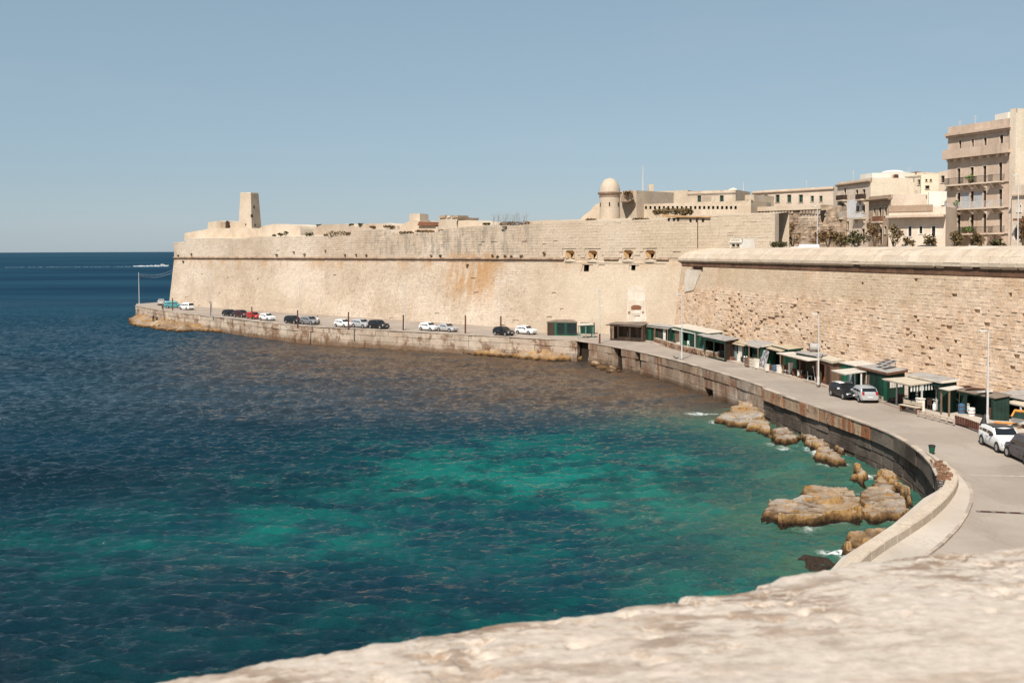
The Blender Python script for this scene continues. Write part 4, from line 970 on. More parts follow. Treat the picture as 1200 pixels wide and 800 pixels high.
# watch tower
Yt = Ysurf(293, 16); wt = empty('watch_tower', (*PY(293, 270, Yt)[:2], 20.2), 0, 'tapered square watch tower with small dark slits at the seaward end of the fort', 'tower')
ang = R(-22); cx, cy = PY(293, 270, Yt)[:2]; zt = PY(293, 227.2, Yt)[2]; zb = 20.; w0 = 12.8/FPX*Yt; w1 = 9.4/FPX*Yt
def sq(w, z, a=ang): return [(cx+w*(math.cos(a)*x-math.sin(a)*y)*.78, cy+w*(math.sin(a)*x+math.cos(a)*y)*.78, z) for x, y in ((-1, -1), (1, -1), (1, 1), (-1, 1))]
mb = MB(); mb.hexa(sq(w0*1.04, zb)+sq(w1, zt)); mb.build('shaft', M['ruin'], wt)
mb = MB(); mb.hexa(sq(w1*1.02, zt+.01)+sq(w1*.98, zt+.28)); mb.build('cap', M['pale'], wt)
def slit(u, v, w, h):
    # on the near-left or near-right face: find the hit on the sloping face
    d = ray(u, v); best = None
    for fa in ((0, 1), (1, 2)):
        b0 = [np.array(sq(w0*1.04, zb)[i]) for i in fa]; t0 = [np.array(sq(w1, zt)[i]) for i in fa]
        e1 = b0[1]-b0[0]; e2 = t0[0]-b0[0]; n = np.cross(e1, e2); n = n/np.linalg.norm(n)
        t = (b0[0]-np.array([0, 0, CAMZ])).dot(n)/d.dot(n); p = np.array([0, 0, CAMZ])+d*t
        lx = (p-b0[0]).dot(e1)/e1.dot(e1)
        if -.02 < lx < 1.02 and (best is None or t < best[0]): best = (t, p, e1/np.linalg.norm(e1), n)
    if best is None: return
    _, p, e, n = best; n = n if n[1] < 0 else -n; up = np.array([0, 0, 1.]); m = MB()
    f = [p-e*w-up*h, p+e*w-up*h, p+e*w+up*h, p-e*w+up*h]; m.hexa([tuple(f[0]+n*.03), tuple(f[1]+n*.03), tuple(f[1]-n*.3), tuple(f[0]-n*.3), tuple(f[3]+n*.03), tuple(f[2]+n*.03), tuple(f[2]-n*.3), tuple(f[3]-n*.3)]); m.build('slit', M['dark'], wt)
for u, v, w, h in ((297.7, 242.6, .22, .42), (294.6, 253, .2, .4), (288, 263.2, .16, .25), (298.8, 264, .22, .35)): slit(u, v, w, h)
prism_px('stepped_parapet', [(216, 281), (216, 273.3), (236, 269.5), (246, 267.5), (306, 267.5), (330, 272), (330, 281)], ('s', 8), 10, 'ruin', 'stepped second parapet below the watch tower', 'parapet', .12, 3)
o = prism_px('ruined_block', [(243.5, 269), (243.5, 260.5), (257, 259), (262.5, 260), (262.5, 269)], ('s', 12), 6, 'pale', 'low ruined stone block left of the watch tower', 'ruin', .15, 5)
prism_px('ruined_block', [(258.3, 269), (258.3, 260), (264, 260), (264, 269)], ('s', 10.5), 4, 'brownfac', 'small reddish brick pier between the pale ruined blocks', 'ruin', .1, 6)
prism_px('ruined_block', [(268, 269), (267.5, 260.5), (281, 260.5), (281, 269)], ('s', 13), 5, 'pale', 'pale wall stub touching the left side of the watch tower', 'ruin', .15, 7)
prism_px('tarred_post', [(264.3, 267.5), (264.8, 259.5), (265.7, 258.6), (268, 266.5)], ('s', 9), .6, 'darkwood', 'dark leaning board among the ruined blocks', 'board', .05, 8)
prism_px('casemate_mound', [(300, 281), (303, 268), (310, 264.5), (322, 262.5), (340, 263), (350, 265.2), (352, 270), (352, 281)], ('s', 7), 12, 'ruin', 'rounded casemate mound just right of the watch tower', 'mound', .2, 11)
prism_px('casemate_mound', [(366.5, 280), (367.5, 267.5), (374, 264.5), (380, 262.5), (404, 262.6), (412, 264.3), (417, 266), (418, 280)], ('s', 7), 12, 'ruin', 'flat-topped casemate mound with a dark bush before it', 'mound', .15, 12)
prism_px('casemate_mound', [(411, 275), (413, 268.5), (421, 264), (432, 261.5), (455, 261.5), (465, 264.5), (468, 275)], ('s', 6), 12, 'ruin', 'casemate mound with dry bushes on its crest', 'mound', .2, 13)
prism_px('ruined_slope', [(458, 277), (466, 267), (474, 261.8), (482, 258.6), (508, 261.5), (513, 268), (514, 277)], ('s', 7), 10, 'ruin', 'sloping ruined vault under a small chimney block', 'ruin', .2, 14)
prism_px('chimney_block', [(480, 262), (480, 250.6), (492, 250.2), (492, 262)], ('s', 9), 2.5, 'pale', 'small square chimney block on the ruined vault', 'chimney', .06, 15)
prism_px('clay_roof', [(489, 264.2), (491, 259.6), (506.5, 260), (509, 264.2)], ('s', 6.2), 4, 'redwood', 'low reddish clay roof beside the chimney block', 'roof', .05, 16)
prism_px('ruined_gun_post', [(513.5, 273), (514, 255), (537, 254.5), (535, 261), (536, 273)], ('s', 5), 6, 'pale', 'square ruined gun post with broken rim', 'ruin', .14, 17)
for u0, u1 in ((515, 522), (523.5, 527.5), (529.5, 536.5)): prism_px('rim_stone', [(u0, 255.6), (u0, 252.9), (u1, 252.4), (u1, 254.9)], ('s', 4.7), 3, 'brownfac' if u0 != 523.5 else 'ruin', {515: 'left broken rim stone on the square gun post', 523.5: 'smallest middle rim stone on the square gun post', 529.5: 'right broken rim stone on the square gun post'}[u0], 'stone', .1, int(u0), group='rim stones of the gun post')
prism_px('rubble_slope', [(536, 275), (537, 258.8), (548, 257.6), (560, 260.5), (576, 264.2), (590, 266), (590, 275)], ('s', 5), 9, 'ruin', 'pale rubble slope falling away from the square gun post', 'slope', .2, 18)
prism_px('rubble_slope', [(610, 272), (618, 259.5), (632, 258.3), (700, 256.4), (781, 255.8), (781, 272)], ('s', 5), 8, 'ruin', 'long crumbling parapet top left of the sentry turret', 'slope', .15, 19)
prism_px('rubble_slope', [(676, 262), (684, 253), (692, 247), (697, 241), (704, 236.5), (716, 236), (716, 262)], 189, 7, 'ruin', 'steep stone ramp climbing to the sentry turret', 'slope', .25, 20)

# --------------------------------------------------- upper fort buildings at the right of the turret
h1, f1 = house('upper_fort_block', PY(726, 240, 196), PY(746, 240, 193), 12, 20, PY(736, 224, 195)[2], 'ruin', 'ruined block just right of the sentry turret', [], cornice=0)
prism_px('ruined_arch', [(728, 237), (728, 229.5), (731, 226), (739, 223), (741, 224.5), (743, 233.6), (736, 235.5)], 192, 3, 'brownfac', 'brown broken arch beside the sentry turret', 'ruin', .3, 24)
fc = Facade(PY(742, 240, 196), PY(880, 240, 182), 20.); zt = fc.px(800, 238)[1]
lp = empty('loophole_wall', fc.P(fc.L/2, 20), 0, 'long pale wall with a row of small dark loopholes, right of the turret', 'fort wall')
holes = []
for u in np.arange(757, 866, 5.25):
    s, z = fc.px(u, 243.4); holes.append((s-.22, s+.22, z-.28, z+.3))
mb = MB(); mb.add(*gridface(lambda s, z: fc.P(s, z), 0, fc.L, 16., zt, holes, 6, 6)); fc.block(mb, 0, fc.L, zt-.3, zt+.04, -.03, -1.2); mb.add([fc.P(fc.L, 16), fc.P(fc.L, 16, -10), fc.P(fc.L, zt, -10), fc.P(fc.L, zt)], [(0, 1, 2, 3)]); mb.build('wall', M['pale'], lp)
for a, b, c, d in holes:
    mb = MB(); o = [(a, c), (b, c), (b, d), (a, d)]; P = [fc.P(s, z) for s, z in o]+[fc.P(s, z, -.9) for s, z in o]; mb.add(P, [(1, 0, 4, 5), (2, 1, 5, 6), (3, 2, 6, 7), (0, 3, 7, 4), (4, 7, 6, 5)]); mb.build('loophole', M['dark'], lp)
fL = Facade(PY(740, 230, 212), PY(806, 230, 206), 22)
house('barrack_wing', PY(741, 230, 212), PY(806, 230, 206), 10, 22, PY(770, 224.2, 209)[2], 'pale', 'plain blank-walled barrack wing behind the loopholes', [], cornice=0)
fb = Facade(PY(806, 230, 204), PY(862, 230, 199), 22)
house('barrack_block', PY(806, 230, 204), PY(862, 230, 199), 10, 22, PY(830, 223.6, 202)[2], 'ruin', 'grey barrack block with two green shuttered windows above the loopholes', [fb.rect(817.5, 229, 821.7, 236.8), fb.rect(843.7, 229, 848, 236.8)], cornice=.2, matf='green_shutter')
fb = Facade(PY(862, 232, 206), PY(884, 232, 203), 22)
house('barrack_annex', PY(862, 232, 206), PY(884, 232, 203), 8, 22, PY(872, 229, 205)[2], 'pale', 'low annex with tiny square windows beside a thin mast', [fb.rect(864, 234.3, 866.2, 237.2), fb.rect(869, 234.3, 871, 237.2), fb.rect(875, 234.3, 877, 237.2), fb.rect(880.2, 234.3, 882.2, 237.2)], cornice=0)
prism_px('roof_chimney', [(760, 226), (760, 216.2), (766, 215.8), (766, 226)], 211, 1.5, 'pale', 'tall square chimney on the blank barrack wing', 'chimney', .05, 30)
prism_px('roof_hump', [(853, 224.5), (856, 221), (859, 219.9), (863, 221), (865, 224.5)], 204, 3, 'whitewash', 'white roof hump on the grey barrack block', 'roof', .04, 31)
def mast(u, v0, v1, Y, label, r0=.09):
    p, q = PY(u, v0, Y), PY(u, v1, Y); root = empty('flag_mast', p, 0, label, 'mast'); mb = MB(); mb.tube([p, q], [r0*1.3, r0*.6], 8); mb.build('pole', M['steel'], root)
    mb = MB(); mb.lathe(q, [(.02, -.02), (.12, .04), (.12, .14), (.02, .2)], 8); mb.build('finial', M['steel'], root)
mast(753.6, 226, 195.5, 208, 'tall white mast on the blank barrack wing', .13); mast(871.3, 232, 215, 204, 'thin white mast beside the low annex', .09)
# roof canopy and shrubs before the loopholes
pr = prism_px('slab_canopy', [(775.5, 254.2), (776, 251.6), (800, 252.6), (831.5, 253.8), (831.5, 255)], ('s', -.45), 2.2, 'ochre', 'orange-lit stone ledge on the bastion flank', 'ledge', .05, 33)  # the orange is simply the ochre stone colour
for u in (784, 790, 795, 809.5, 817, 824):
    s, z = W1.px(u, 257.2 if u < 800 else 258.3, True); mb = MB(); W = W1
    mb.hexa([W.P(s-.2, z-.25, .09), W.P(s+.2, z-.25, .09), W.P(s+.2, z-.25, -.1), W.P(s-.2, z-.25, -.1), W.P(s-.2, z+.25, .09), W.P(s+.2, z+.25, .09), W.P(s+.2, z+.25, -.1), W.P(s-.2, z+.25, -.1)]); mb.build('beam_hole', M['dark'], bw)
mb = MB(); s, z = W1.px(818, 258, True); mb.tube([W1.P(s, 23.8, .12), W1.P(s, 19.0, .12)], .06, 6); mb.build('drain_pipe', M['rust'], bw)
# kiosk at the wall end
fk = Facade(PY(855.5, 285, 151), PY(869, 285, 148.5), PLAZA); house('kiosk', PY(855.5, 285, 151), PY(869, 285, 148.5), 2.5, PLAZA, PY(862, 279.6, 150)[2], 'whitewash', 'small white kiosk with pale green windows behind the parapet corner', [fk.rect(857.5, 281.5, 861.5, 289), fk.rect(863, 281.5, 866.5, 289)], cornice=.2, matf='green_shutter')

# rough retaining wall and the green-windowed house above it
A, B = PY(873, 270, 186), PY(990, 270, 172); fc = Facade(A, B, PLAZA)
RW = Wall(fc.A, fc.D, fc.N, PLAZA, .10, 40); Lr = fc.L; zt = fc.px(930, 242.5)[1]
rwo = empty('retaining_wall', (*fc.A, PLAZA), 0, 'rough brown-stained retaining wall below the house with green windows', 'retaining wall')
mb = MB(); mb.add(*gridface(lambda s, z: RW.P(s, z), 0, Lr, PLAZA-1, zt, [], 5, 5)); mb.add([RW.P(Lr, PLAZA-1), RW.P(Lr, PLAZA-1, -12), RW.P(Lr, zt, -12), RW.P(Lr, zt)], [(0, 1, 2, 3)]); mb.build('wall_core', M['rough'], rwo)
V, F = masonry(RW, 0, Lr, PLAZA, lambda s: zt-.1, .5, .8, .22, [], miss=lambda s, z: .10, seed=15, jit=.06); mb = MB(); mb.add(V, F); tag(mb.build('masonry', M['rough'], rwo), kind='stuff')
mb = MB(); r = random.Random(2)
for u in np.arange(876, 962, 3.6):
    s = fc.px(u, 247)[0]; z = fc.px(u, 247.5+(u-876)*.012)[1]
    if r.random() < .86: mb.hexa([RW.P(s+a, z+b, o) for b in (-.32, .32) for a, o in ((-.2, .30), (.2, .30), (.2, 0), (-.2, 0))])
tag(mb.build('corbel', M['rough'], rwo), kind='stuff')
mb = MB(); P = lambda s, z, o: RW.P(s, zt, o)[:2]+(z,)
mb.hexa([P(-.5, zt-.55, .5), P(Lr*.76, zt-.55, .5), P(Lr*.76, zt-.55, -4), P(-.5, zt-.55, -4), P(-.5, zt+.25, .5), P(Lr*.76, zt+.25, .5), P(Lr*.76, zt+.25, -4), P(-.5, zt+.25, -4)]); mb.build('ledge', M['pale'], rwo)
mb = MB(); s = fc.px(962.5, 250)[0]; mb.hexa([RW.P(s+a, z, o) for z, w in ((fc.px(962, 259)[1], .15), (fc.px(962, 247)[1], .5)) for a, o in ((-w, .33), (w, .33), (w, 0), (-w, 0))]); mb.build('cavity', M['dark'], rwo)
mb = MB(); mb.box((*PY(881, 270, 178)[:2], (PLAZA+fc.px(880, 264)[1])/2), (1.0, 1.0, fc.px(880, 264)[1]-PLAZA), .3); tag(mb.build('gate_pier', M['rough']), 'grey shaded pier where the bastion flank ends', 'pier')
mb = MB(); p = PY(877.5, 265, 176.5); q = PY(884, 265, 176.5); z1 = PY(880, 263.5, 176.5)[2]; mb.add([(p[0], p[1], z1), (q[0], q[1], z1), ((p[0]*.5+q[0]*.5), p[1], z1-1.6), (p[0], p[1]+.9, z1), (q[0], q[1]+.9, z1), (p[0]*.5+q[0]*.5, p[1]+.9, z1-1.6)], [(0, 2, 1), (3, 4, 5), (0, 1, 4, 3), (0, 3, 5, 2), (1, 2, 5, 4)]); tag(mb.build('iron_brace', M['iron']), 'dark triangular brace on the grey pier', 'brace')
A, B = PY(882, 232, 215), PY(976.5, 232, 200); fb = Facade(A, B, 22)
house('garrison_house', A, B, 12, 22, fb.px(930, 221.2)[1], 'facade2', 'long stone house with a row of bright green windows above the rough wall',
      [fb.rect(u, 228.2, u+4.6, 237.2) for u in (895.3, 909, 922.6, 936.3)]+[fb.rect(u, 229.5, u+3.6, 236.2) for u in (950.2, 960.3)], cornice=.25, matf='green_shutter', cm='brownfac')

# --------------------------------------------------- town houses
def along(A, u, d):   # point on the line from A in direction d that shows at column u
    A = np.array(A[:2], float); d = np.array(d, float)/np.linalg.norm(d); k = (u-600)/FPX*1.0
    # X/Y = k (roll neglected)
    t = (k*A[1]-A[0])/(d[0]-k*d[1]); return A+d*t
A = PY(980.8, 285, 176); B = along(A, 1019.5, (.16, -.99)); fb = Facade(A, B, PLAZA); zt = fb.px(1000, 211.4)[1]
h, fb = house('balcony_house', A, B, 7.8, PLAZA, zt, 'facade2', 'tall narrow house with brown balconies and a white painted lower front', 
   [fb.rect(1003, 222.5, 1006, 229.5), fb.rect(989.2, 221, 991.8, 230), fb.rect(1011.2, 222, 1014.2, 230.5), fb.rect(1004, 241.5, 1006.8, 248), fb.rect(1010.5, 241, 1014, 249), fb.rect(992.5, 259.5, 995, 269)],
   [fb.rect(985, 239, 988.8, 254), fb.rect(1010, 268, 1013.5, 286)], cornice=.45, side_m='cream', cm='brownfac')
a = fb.rect(984.3, 234, 1014, 255.5); mb = MB(); 
mb.add(*gridface(lambda s, z: fb.P(s, z, .03), a[0], a[1], a[2], a[3], [fb.rect(1004, 241.5, 1006.8, 248), fb.rect(1010.5, 241, 1014, 249), fb.rect(985, 239, 988.8, 254)], 9, 9)); mb.build('painted_front', M['whitepaint'], h)
for u0, u1, v, so in ((984.8, 993, 234.2, 'darkwood'), (1007.8, 1015, 233.2, 'darkwood')):
    s0 = fb.px(u0, v)[0]; s1, z = fb.px(u1, v); balcony(fb, h, s0, s1, z, .9, .85, True, solid=so)
s0 = fb.px(980.9, 255)[0]; s1, z = fb.px(991.5, 255.3); balcony(fb, h, s0, s1, z, 1.0, .95, True, 'steel', 'pale'); s0 = fb.px(1003, 255)[0]; s1, z = fb.px(1014.5, 255); balcony(fb, h, s0, s1, z, .7, .8, True, 'steel', 'pale')
mb = MB(); fb.block(mb, fb.L*.45, fb.L*.8, zt+.03, zt+1.0, -1.5, -5); tag(mb.build('roof_hut', M['whitewash']), 'small white hut on the roof of the balcony house', 'roof hut')
A2 = PY(1019.8, 285, 172); B2 = along(A2, 1070, (.95, -.12))
# cream house behind
A2 = PY(1042, 250, 182); B2 = along(A2, 1064, (.9, -.44)); 
house('cream_house', PY(1019.2, 260, 183), along(PY(1019.2, 260, 183), 1068.5, (.93, -.36)), 8, PLAZA, PY(1045, 208.4, 179)[2], 'cream', 'plain cream-rendered house wall behind the balcony house', [], cornice=0)
mb = MB(); p = PY(1033, 207, 186); fx = Facade(PY(1022, 204, 188), PY(1046, 204, 183), p[2]-1); fx.block(mb, 0, fx.L, p[2]-1, PY(1033, 202.5, 186)[2], 0, -4)
dm = MB(); dm.lathe((*fx.P(fx.L*.6, 0, -2)[:2], PY(1033, 202.5, 186)[2]), [(2.0*math.cos(t), .45*math.sin(t)) for t in np.linspace(0, 1.5, 6)], 16)
rt_ = empty('roof_dome', fx.P(fx.L*.5, p[2]-1), 0, 'white rooftop drum with a shallow dome on the cream house', 'roof dome'); mb.build('drum', M['whitewash'], rt_); dm.build('dome', M['whitewash'], rt_)
for i, u in enumerate((1040, 1044.5, 1050)):
    p = PY(u, 206.4, 178); mb = MB(); mb.lathe((p[0], p[1], p[2]-.6), [(.42, 0), (.45, .3), (.42, .8), (.1, .95)], 12); shade_flatish(tag(mb.build('water_tank', M['rust'] if i == 2 else M['ruin']), ['squat stone-coloured water tank on the cream house roof, leftmost', 'squat stone-coloured water tank in the middle of the cream house roof', 'rust-brown water tank on the cream house roof'][i], 'water tank'))
fb = Facade(PY(1061, 225, 176), PY(1080, 225, 173), 22); house('yellow_house', PY(1061, 225, 176), along(PY(1061, 225, 176), 1081, (.5, -.86)), 9, PLAZA, PY(1070, 203, 175)[2], 'cream', 'cream roof-top house with one brown window', [fb.rect(1075.5, 210.5, 1078, 216.5)], cornice=.15)
A = PY(1079, 225, 170); fb = Facade(A, along(A, 1101.5, (.93, -.36)), PLAZA); h, fb = house('cream_tower_house', A, along(A, 1101.5, (.93, -.36)), 7, PLAZA, PY(1090, 203.6, 168)[2], 'cream', 'cream house front with two small round windows and a window below', [fb.rect(1084.6, 210, 1086.6, 212.4), fb.rect(1089.8, 210, 1091.8, 212.4), fb.rect(1084.5, 217.5, 1089, 221.5)], cornice=0)
prism_px('red_roof_edge', [(1073, 203.5), (1073.5, 201), (1084, 201.8), (1085.5, 203.5)], 174, 3, 'redwood', 'small red roof edge on the cream roof-top house', 'roof', .02, 41)
A = PY(1100, 225, 166); fb = Facade(A, along(A, 1109, (.5, -.86)), PLAZA); house('grey_strip_house', A, along(A, 1109, (.5, -.86)), 5, PLAZA, PY(1104, 200.5, 165)[2], 'facade2', 'narrow grey house front squeezed against the tall soot-stained block', [fb.rect(1103, 206, 1107, 214)], cornice=0)
A = PY(1045, 240, 166); h, fb = house('white_house', A, along(A, 1088.5, (.93, -.36)), 6, PLAZA, PY(1065, 227.5, 164)[2], 'whitewash', 'low whitewashed house wall behind the long eaved building', [], cornice=0)
mb = MB(); p = PY(1056, 227, 168); fx = Facade(PY(1048, 226, 170), PY(1061, 226, 168), p[2]-2); fx.block(mb, 0, fx.L, p[2]-2, PY(1056, 223, 169)[2], 0, -3); tag(mb.build('roof_hut', M['facade2']), 'low stone roof hut above the whitewashed wall', 'roof hut')
A = PY(1088.5, 240, 161); fb = Facade(A, along(A, 1108.5, (.93, -.36)), PLAZA); house('white_house', A, along(A, 1108.5, (.93, -.36)), 5, PLAZA, PY(1098, 224.3, 160)[2], 'whitewash', 'taller white house wall touching the soot-stained block', [fb.rect(1103.5, 241, 1106.5, 247.5)], cornice=0)
# brown two-storey house
A = PY(1017.6, 285, 159); fb = Facade(A, along(A, 1043.5, (.16, -.99)), PLAZA); 
h, fb = house('brown_house', A, along(A, 1043.5, (.16, -.99)), 6, PLAZA, fb.px(1030, 229.6)[1], 'brownfac', 'brown two-storey house with three tall windows', [fb.rect(1023.8, 243.5, 1026.4, 253), fb.rect(1036.6, 243, 1039.6, 252.5), fb.rect(1036.4, 265, 1039.2, 274)], [fb.rect(1029.8, 243, 1033, 259), fb.rect(1030, 268, 1034, 286)], cornice=.8, side_m='facade2')
s0 = fb.px(1026.5, 259)[0]; s1, z = fb.px(1034.5, 259.3); balcony(fb, h, s0, s1, z, .7, .8, True, solid='redwood')
# long building with deep eaves
A = PY(1041, 285, 151); fb = Facade(A, along(A, 1107.5, (.82, -.57)), PLAZA); B = fb.B; zt = fb.px(1075, 243)[1]
h, fb = house('eaved_building', A, B, 8, PLAZA, zt, 'facade2', 'long low stone building with deep straight eaves and three framed windows', [fb.rect(1064.6, 265.5, 1068.3, 277), fb.rect(1077.5, 265, 1081, 273.8), fb.rect(1092, 265, 1096.2, 276)], cornice=0, frame='whitewash')
mb = MB(); s0, z = fb.px(1041, 255.6); fb.block(mb, -.1, fb.L+.02, z, z+.34, 1.5, .01); mb.build('eaves', M['facade'], h)
mb = MB(); fb.block(mb, 0, fb.L*.78, zt-.6, zt+.35, .12, .006); fb.block(mb, 0, fb.L*.5, zt-1.45, zt-1.3, .12, .01); mb.build('string_course', M['brownfac'], h)

# --------------------------------------------------- the tall soot-stained block
A = PY(1109.3, 285, 158); B = along(A, 1184.5, (.36, -.93)); fb = Facade(A, B, PLAZA); zt = .5*(fb.px(1112, 149.3)[1]+fb.px(1180, 139)[1])
wins = [fb.rect(*q) for q in ((1123.8, 164.8, 1126.8, 176), (1138.4, 163, 1141.4, 174.5), (1153, 161.5, 1156.4, 172.5), (1171.6, 158.3, 1175.8, 169.6))]
doors = []
for vs_, vb in (((197.5, 196, 194.2, 190.6), (216, 214.7, 213.5, 211.8)), ((226, 224.2, 223.2, 222), (244, 243.3, 242.6, 241.6)), ((251.8, 251.6, 250.6, 249.6), (272.6, 272.4, 272.2, 272))):
    for (u0, u1), v0, v1 in zip(((1121.6, 1125.6), (1137, 1141.2), (1151.8, 1156), (1170.4, 1174.6)), vs_, vb): doors.append(fb.rect(u0, v0, u1, v1))
doors += [fb.rect(1113, 279, 1122.5, 289.4), fb.rect(1136, 278, 1141, 289.4), fb.rect(1169.5, 280, 1174, 289.4)]
h, fb = house('apartment_block', A, B, 12, PLAZA, zt, 'facade', 'tall soot-stained stone block with three tiers of balconies', wins, doors, cornice=0, frame='facade2', cat='apartment block')
mb = MB(); z = fb.px(1147, 153.6)[1]; fb.block(mb, -.1, fb.L, z-.2, z+.16, .75, .01); fb.block(mb, -.05, fb.L, z-.5, z-.203, .4, .01); mb.build('cornice', M['facade'], h)
z = .5*(fb.px(1110, 184)[1]+fb.px(1182, 178.4)[1]); mb = MB(); fb.block(mb, -.15, fb.L, z-.28, z+.12, 1.0, .01); mb.build('cornice', M['facade'], h)
mb = MB(); fb.block(mb, -.15, fb.L, z+.123, z+1.15, .98, .82); mb.build('terrace_parapet', M['facade'], h)
for k in range(8):
    s = .6+k*(fb.L-1.2)/7; mb = MB(); fb.block(mb, s-.12, s+.12, z-.75, z-.285, .7, .01); mb.build('corbel', M['facade2'], h)
for v0, v1 in ((216.6, 212.3), (245, 242.3), (273.7, 273)):
    z = .5*(fb.px(1112, v0)[1]+fb.px(1182, v1)[1]); mb = MB(); fb.block(mb, -.12, fb.L, z-.12, z-.02, .22, .01); mb.build('string_course', M['facade2'], h)
    for u0, u1 in ((1112.5, 1125.8), (1128.6, 1141.4), (1144.2, 1157), (1163.2, 1177.4)):
        balcony(fb, h, fb.px(u0, v0)[0], fb.px(u1, v0)[0], z, 1.05, .95, True, 'steel' if v0 > 230 and v0 < 250 else 'iron', 'facade2')
a = fb.rect(1127, 226, 1151, 243.5); mb = MB(); mb.add(*gridface(lambda s, z: fb.P(s, z, .025), a[0], a[1], a[2], a[3], doors, 3, 3)); mb.build('painted_panel', M['greyplaster'], h)
# potted greenery on the balconies
def leaves_blob(c, rad, n, size, r, flat=1.):
    V = []; F = []
    for i in range(n):
        while True:
            p = Vector((r.uniform(-1, 1), r.uniform(-1, 1), r.uniform(-1, 1)))
            if p.length < 1: break
        p = Vector(c)+Vector((p.x*rad[0], p.y*rad[1], p.z*rad[2])); a = Vector((r.uniform(-1, 1), r.uniform(-1, 1), r.uniform(-.6, .9))).normalized(); b = a.cross(Vector((r.random()-.5, r.random()-.5, r.random()))).normalized()
        s = size*(.6+.8*r.random()); k = len(V); V += [p-a*s-b*s*.5, p+a*s*.2-b*s*.7, p+a*s*1.2, p+a*s*.2+b*s*.7]; F.append((k, k+1, k+2, k+3))
    return V, F
def potplant(p, w, label, m='brightleaf'):
    root = empty('balcony_plant', p, 0, label, 'plant'); r = random.Random(int(p[0]*100)); mb = MB(); mb.add(*leaves_blob((p[0], p[1], p[2]+.65), (w, .35, .45), 120, .13, r)); mb.build('leaves', M[m], root)
    mb = MB(); mb.lathe(p, [(.18, 0), (.25, .3), (.25, .33)], 10); mb.build('pot', M['redwood'], root)
for (u, v, w, l) in ((1140, 211, .8, 'bright green plant on the highest balcony of the tall block'), (1124.5, 241.5, .5, 'small green plant on the left balcony of the middle tier'), (1133.5, 271.5, .6, 'bushy green plant on the left of the lowest balcony tier'), (1140.5, 271.8, .7, 'bright green plant in the middle of the lowest balcony tier')):
    s, z = fb.px(u, v+2.2); potplant(fb.P(s, z+.02, .62), w, l)
# neighbours on its right
A = PY(1181.2, 285, 146.6); fb = Facade(A, along(A, 1188, (.36, -.93)), PLAZA)
h, _ = house('pale_tower_block', A, along(A, 1188, (.36, -.93)), 16, PLAZA, PY(1184, 126.3, 145)[2], 'facade2', 'blank pale tower block taller than the balcony block, cut by the frame', [], cornice=0, side_m='cream')
p = PY(1180, 133.5, 155); mb = MB(); fx = Facade(PY(1166, 135, 158), PY(1181, 135, 155), p[2]-2); fx.block(mb, 0, fx.L, p[2]-3, PY(1172, 132.5, 156)[2], 0, -4); tag(mb.build('roof_hut', M['whitewash']), 'white roof hut behind the cornice of the tall block', 'roof hut')
A = PY(1184.9, 285, 144.6); fb = Facade(A, along(A, 1240, (.36, -.93)), PLAZA)
h, fb = house('corner_house', A, along(A, 1240, (.36, -.93)), 6, PLAZA, PY(1187, 217.5, 144.2)[2], 'facade2', 'grey stone corner house at the right edge below the pale tower', [fb.rect(1192.3, 241, 1194, 248), fb.rect(1195.2, 240.4, 1197, 248)], [fb.rect(1188.5, 267, 1192.5, 281)], cornice=0, frame='whitewash')
mb = MB(); z = fb.px(1186, 229)[1]; fb.block(mb, -.05, fb.L, z-.12, z+.12, .35, .01); mb.build('string_course', M['facade'], h)
mb = MB(); s0, z = fb.px(1195.5, 257.5); fb.block(mb, s0, s0+4, z-.15, z+.15, 1.4, .01); mb.build('awning', M['redwood'], h)
# ------------------------------------------------------------------ trees and shrubs
def tree(name, u, v0, v1, w_px, Y, m, label, seed, z0=None, n=420, group=None, trunk=.35, leaf=.20, bare=False):
    r = random.Random(seed); b = PY(u, v0, Y); z0 = z0 if z0 is not None else b[2]; top = PY(u, v1, Y)[2]; H = top-z0; rad = w_px/2/FPX*Y
    root = empty(name, (b[0], b[1], z0), 0, label, 'tree', group)
    mb = MB(); x, y = b[0], b[1]; th = H*trunk
    mb.tube([(x, y, z0-.2), (x+.05*H*(r.random()-.5), y, z0+th*.6), (x+.08*H*(r.random()-.5), y, z0+th)], [.045*H+.03, .035*H+.02, .028*H], 7)
    tips = []
    for k in range(7):
        a = k*2.4+r.random(); d = rad*(.45+.4*r.random()); zz = z0+th+(H-th)*(.25+.55*r.random()); p = (x+d*math.cos(a), y+d*math.sin(a), zz)
        mb.tube([(x, y, z0+th*.85), (x+d*.45*math.cos(a), y+d*.45*math.sin(a), z0+th+(zz-z0-th)*.55), p], [.02*H, .014*H, .006*H], 5); tips.append(p)
    mb.build('trunk', M['bark'], root)
    cb = MB(); tips.append((x, y, z0+th+(H-th)*.75))
    for k in range(11):
        p = r.choice(tips); c = (p[0]+(r.random()-.5)*rad*.7, p[1]+(r.random()-.5)*rad*.7, min(top-.2, p[2]+(r.random()-.3)*(H-th)*.35))
        cb.add(*leaves_blob(c, (rad*.42, rad*.42, (H-th)*.24), n//11, leaf, r))
    cb.build('crown', M[m], root); return root
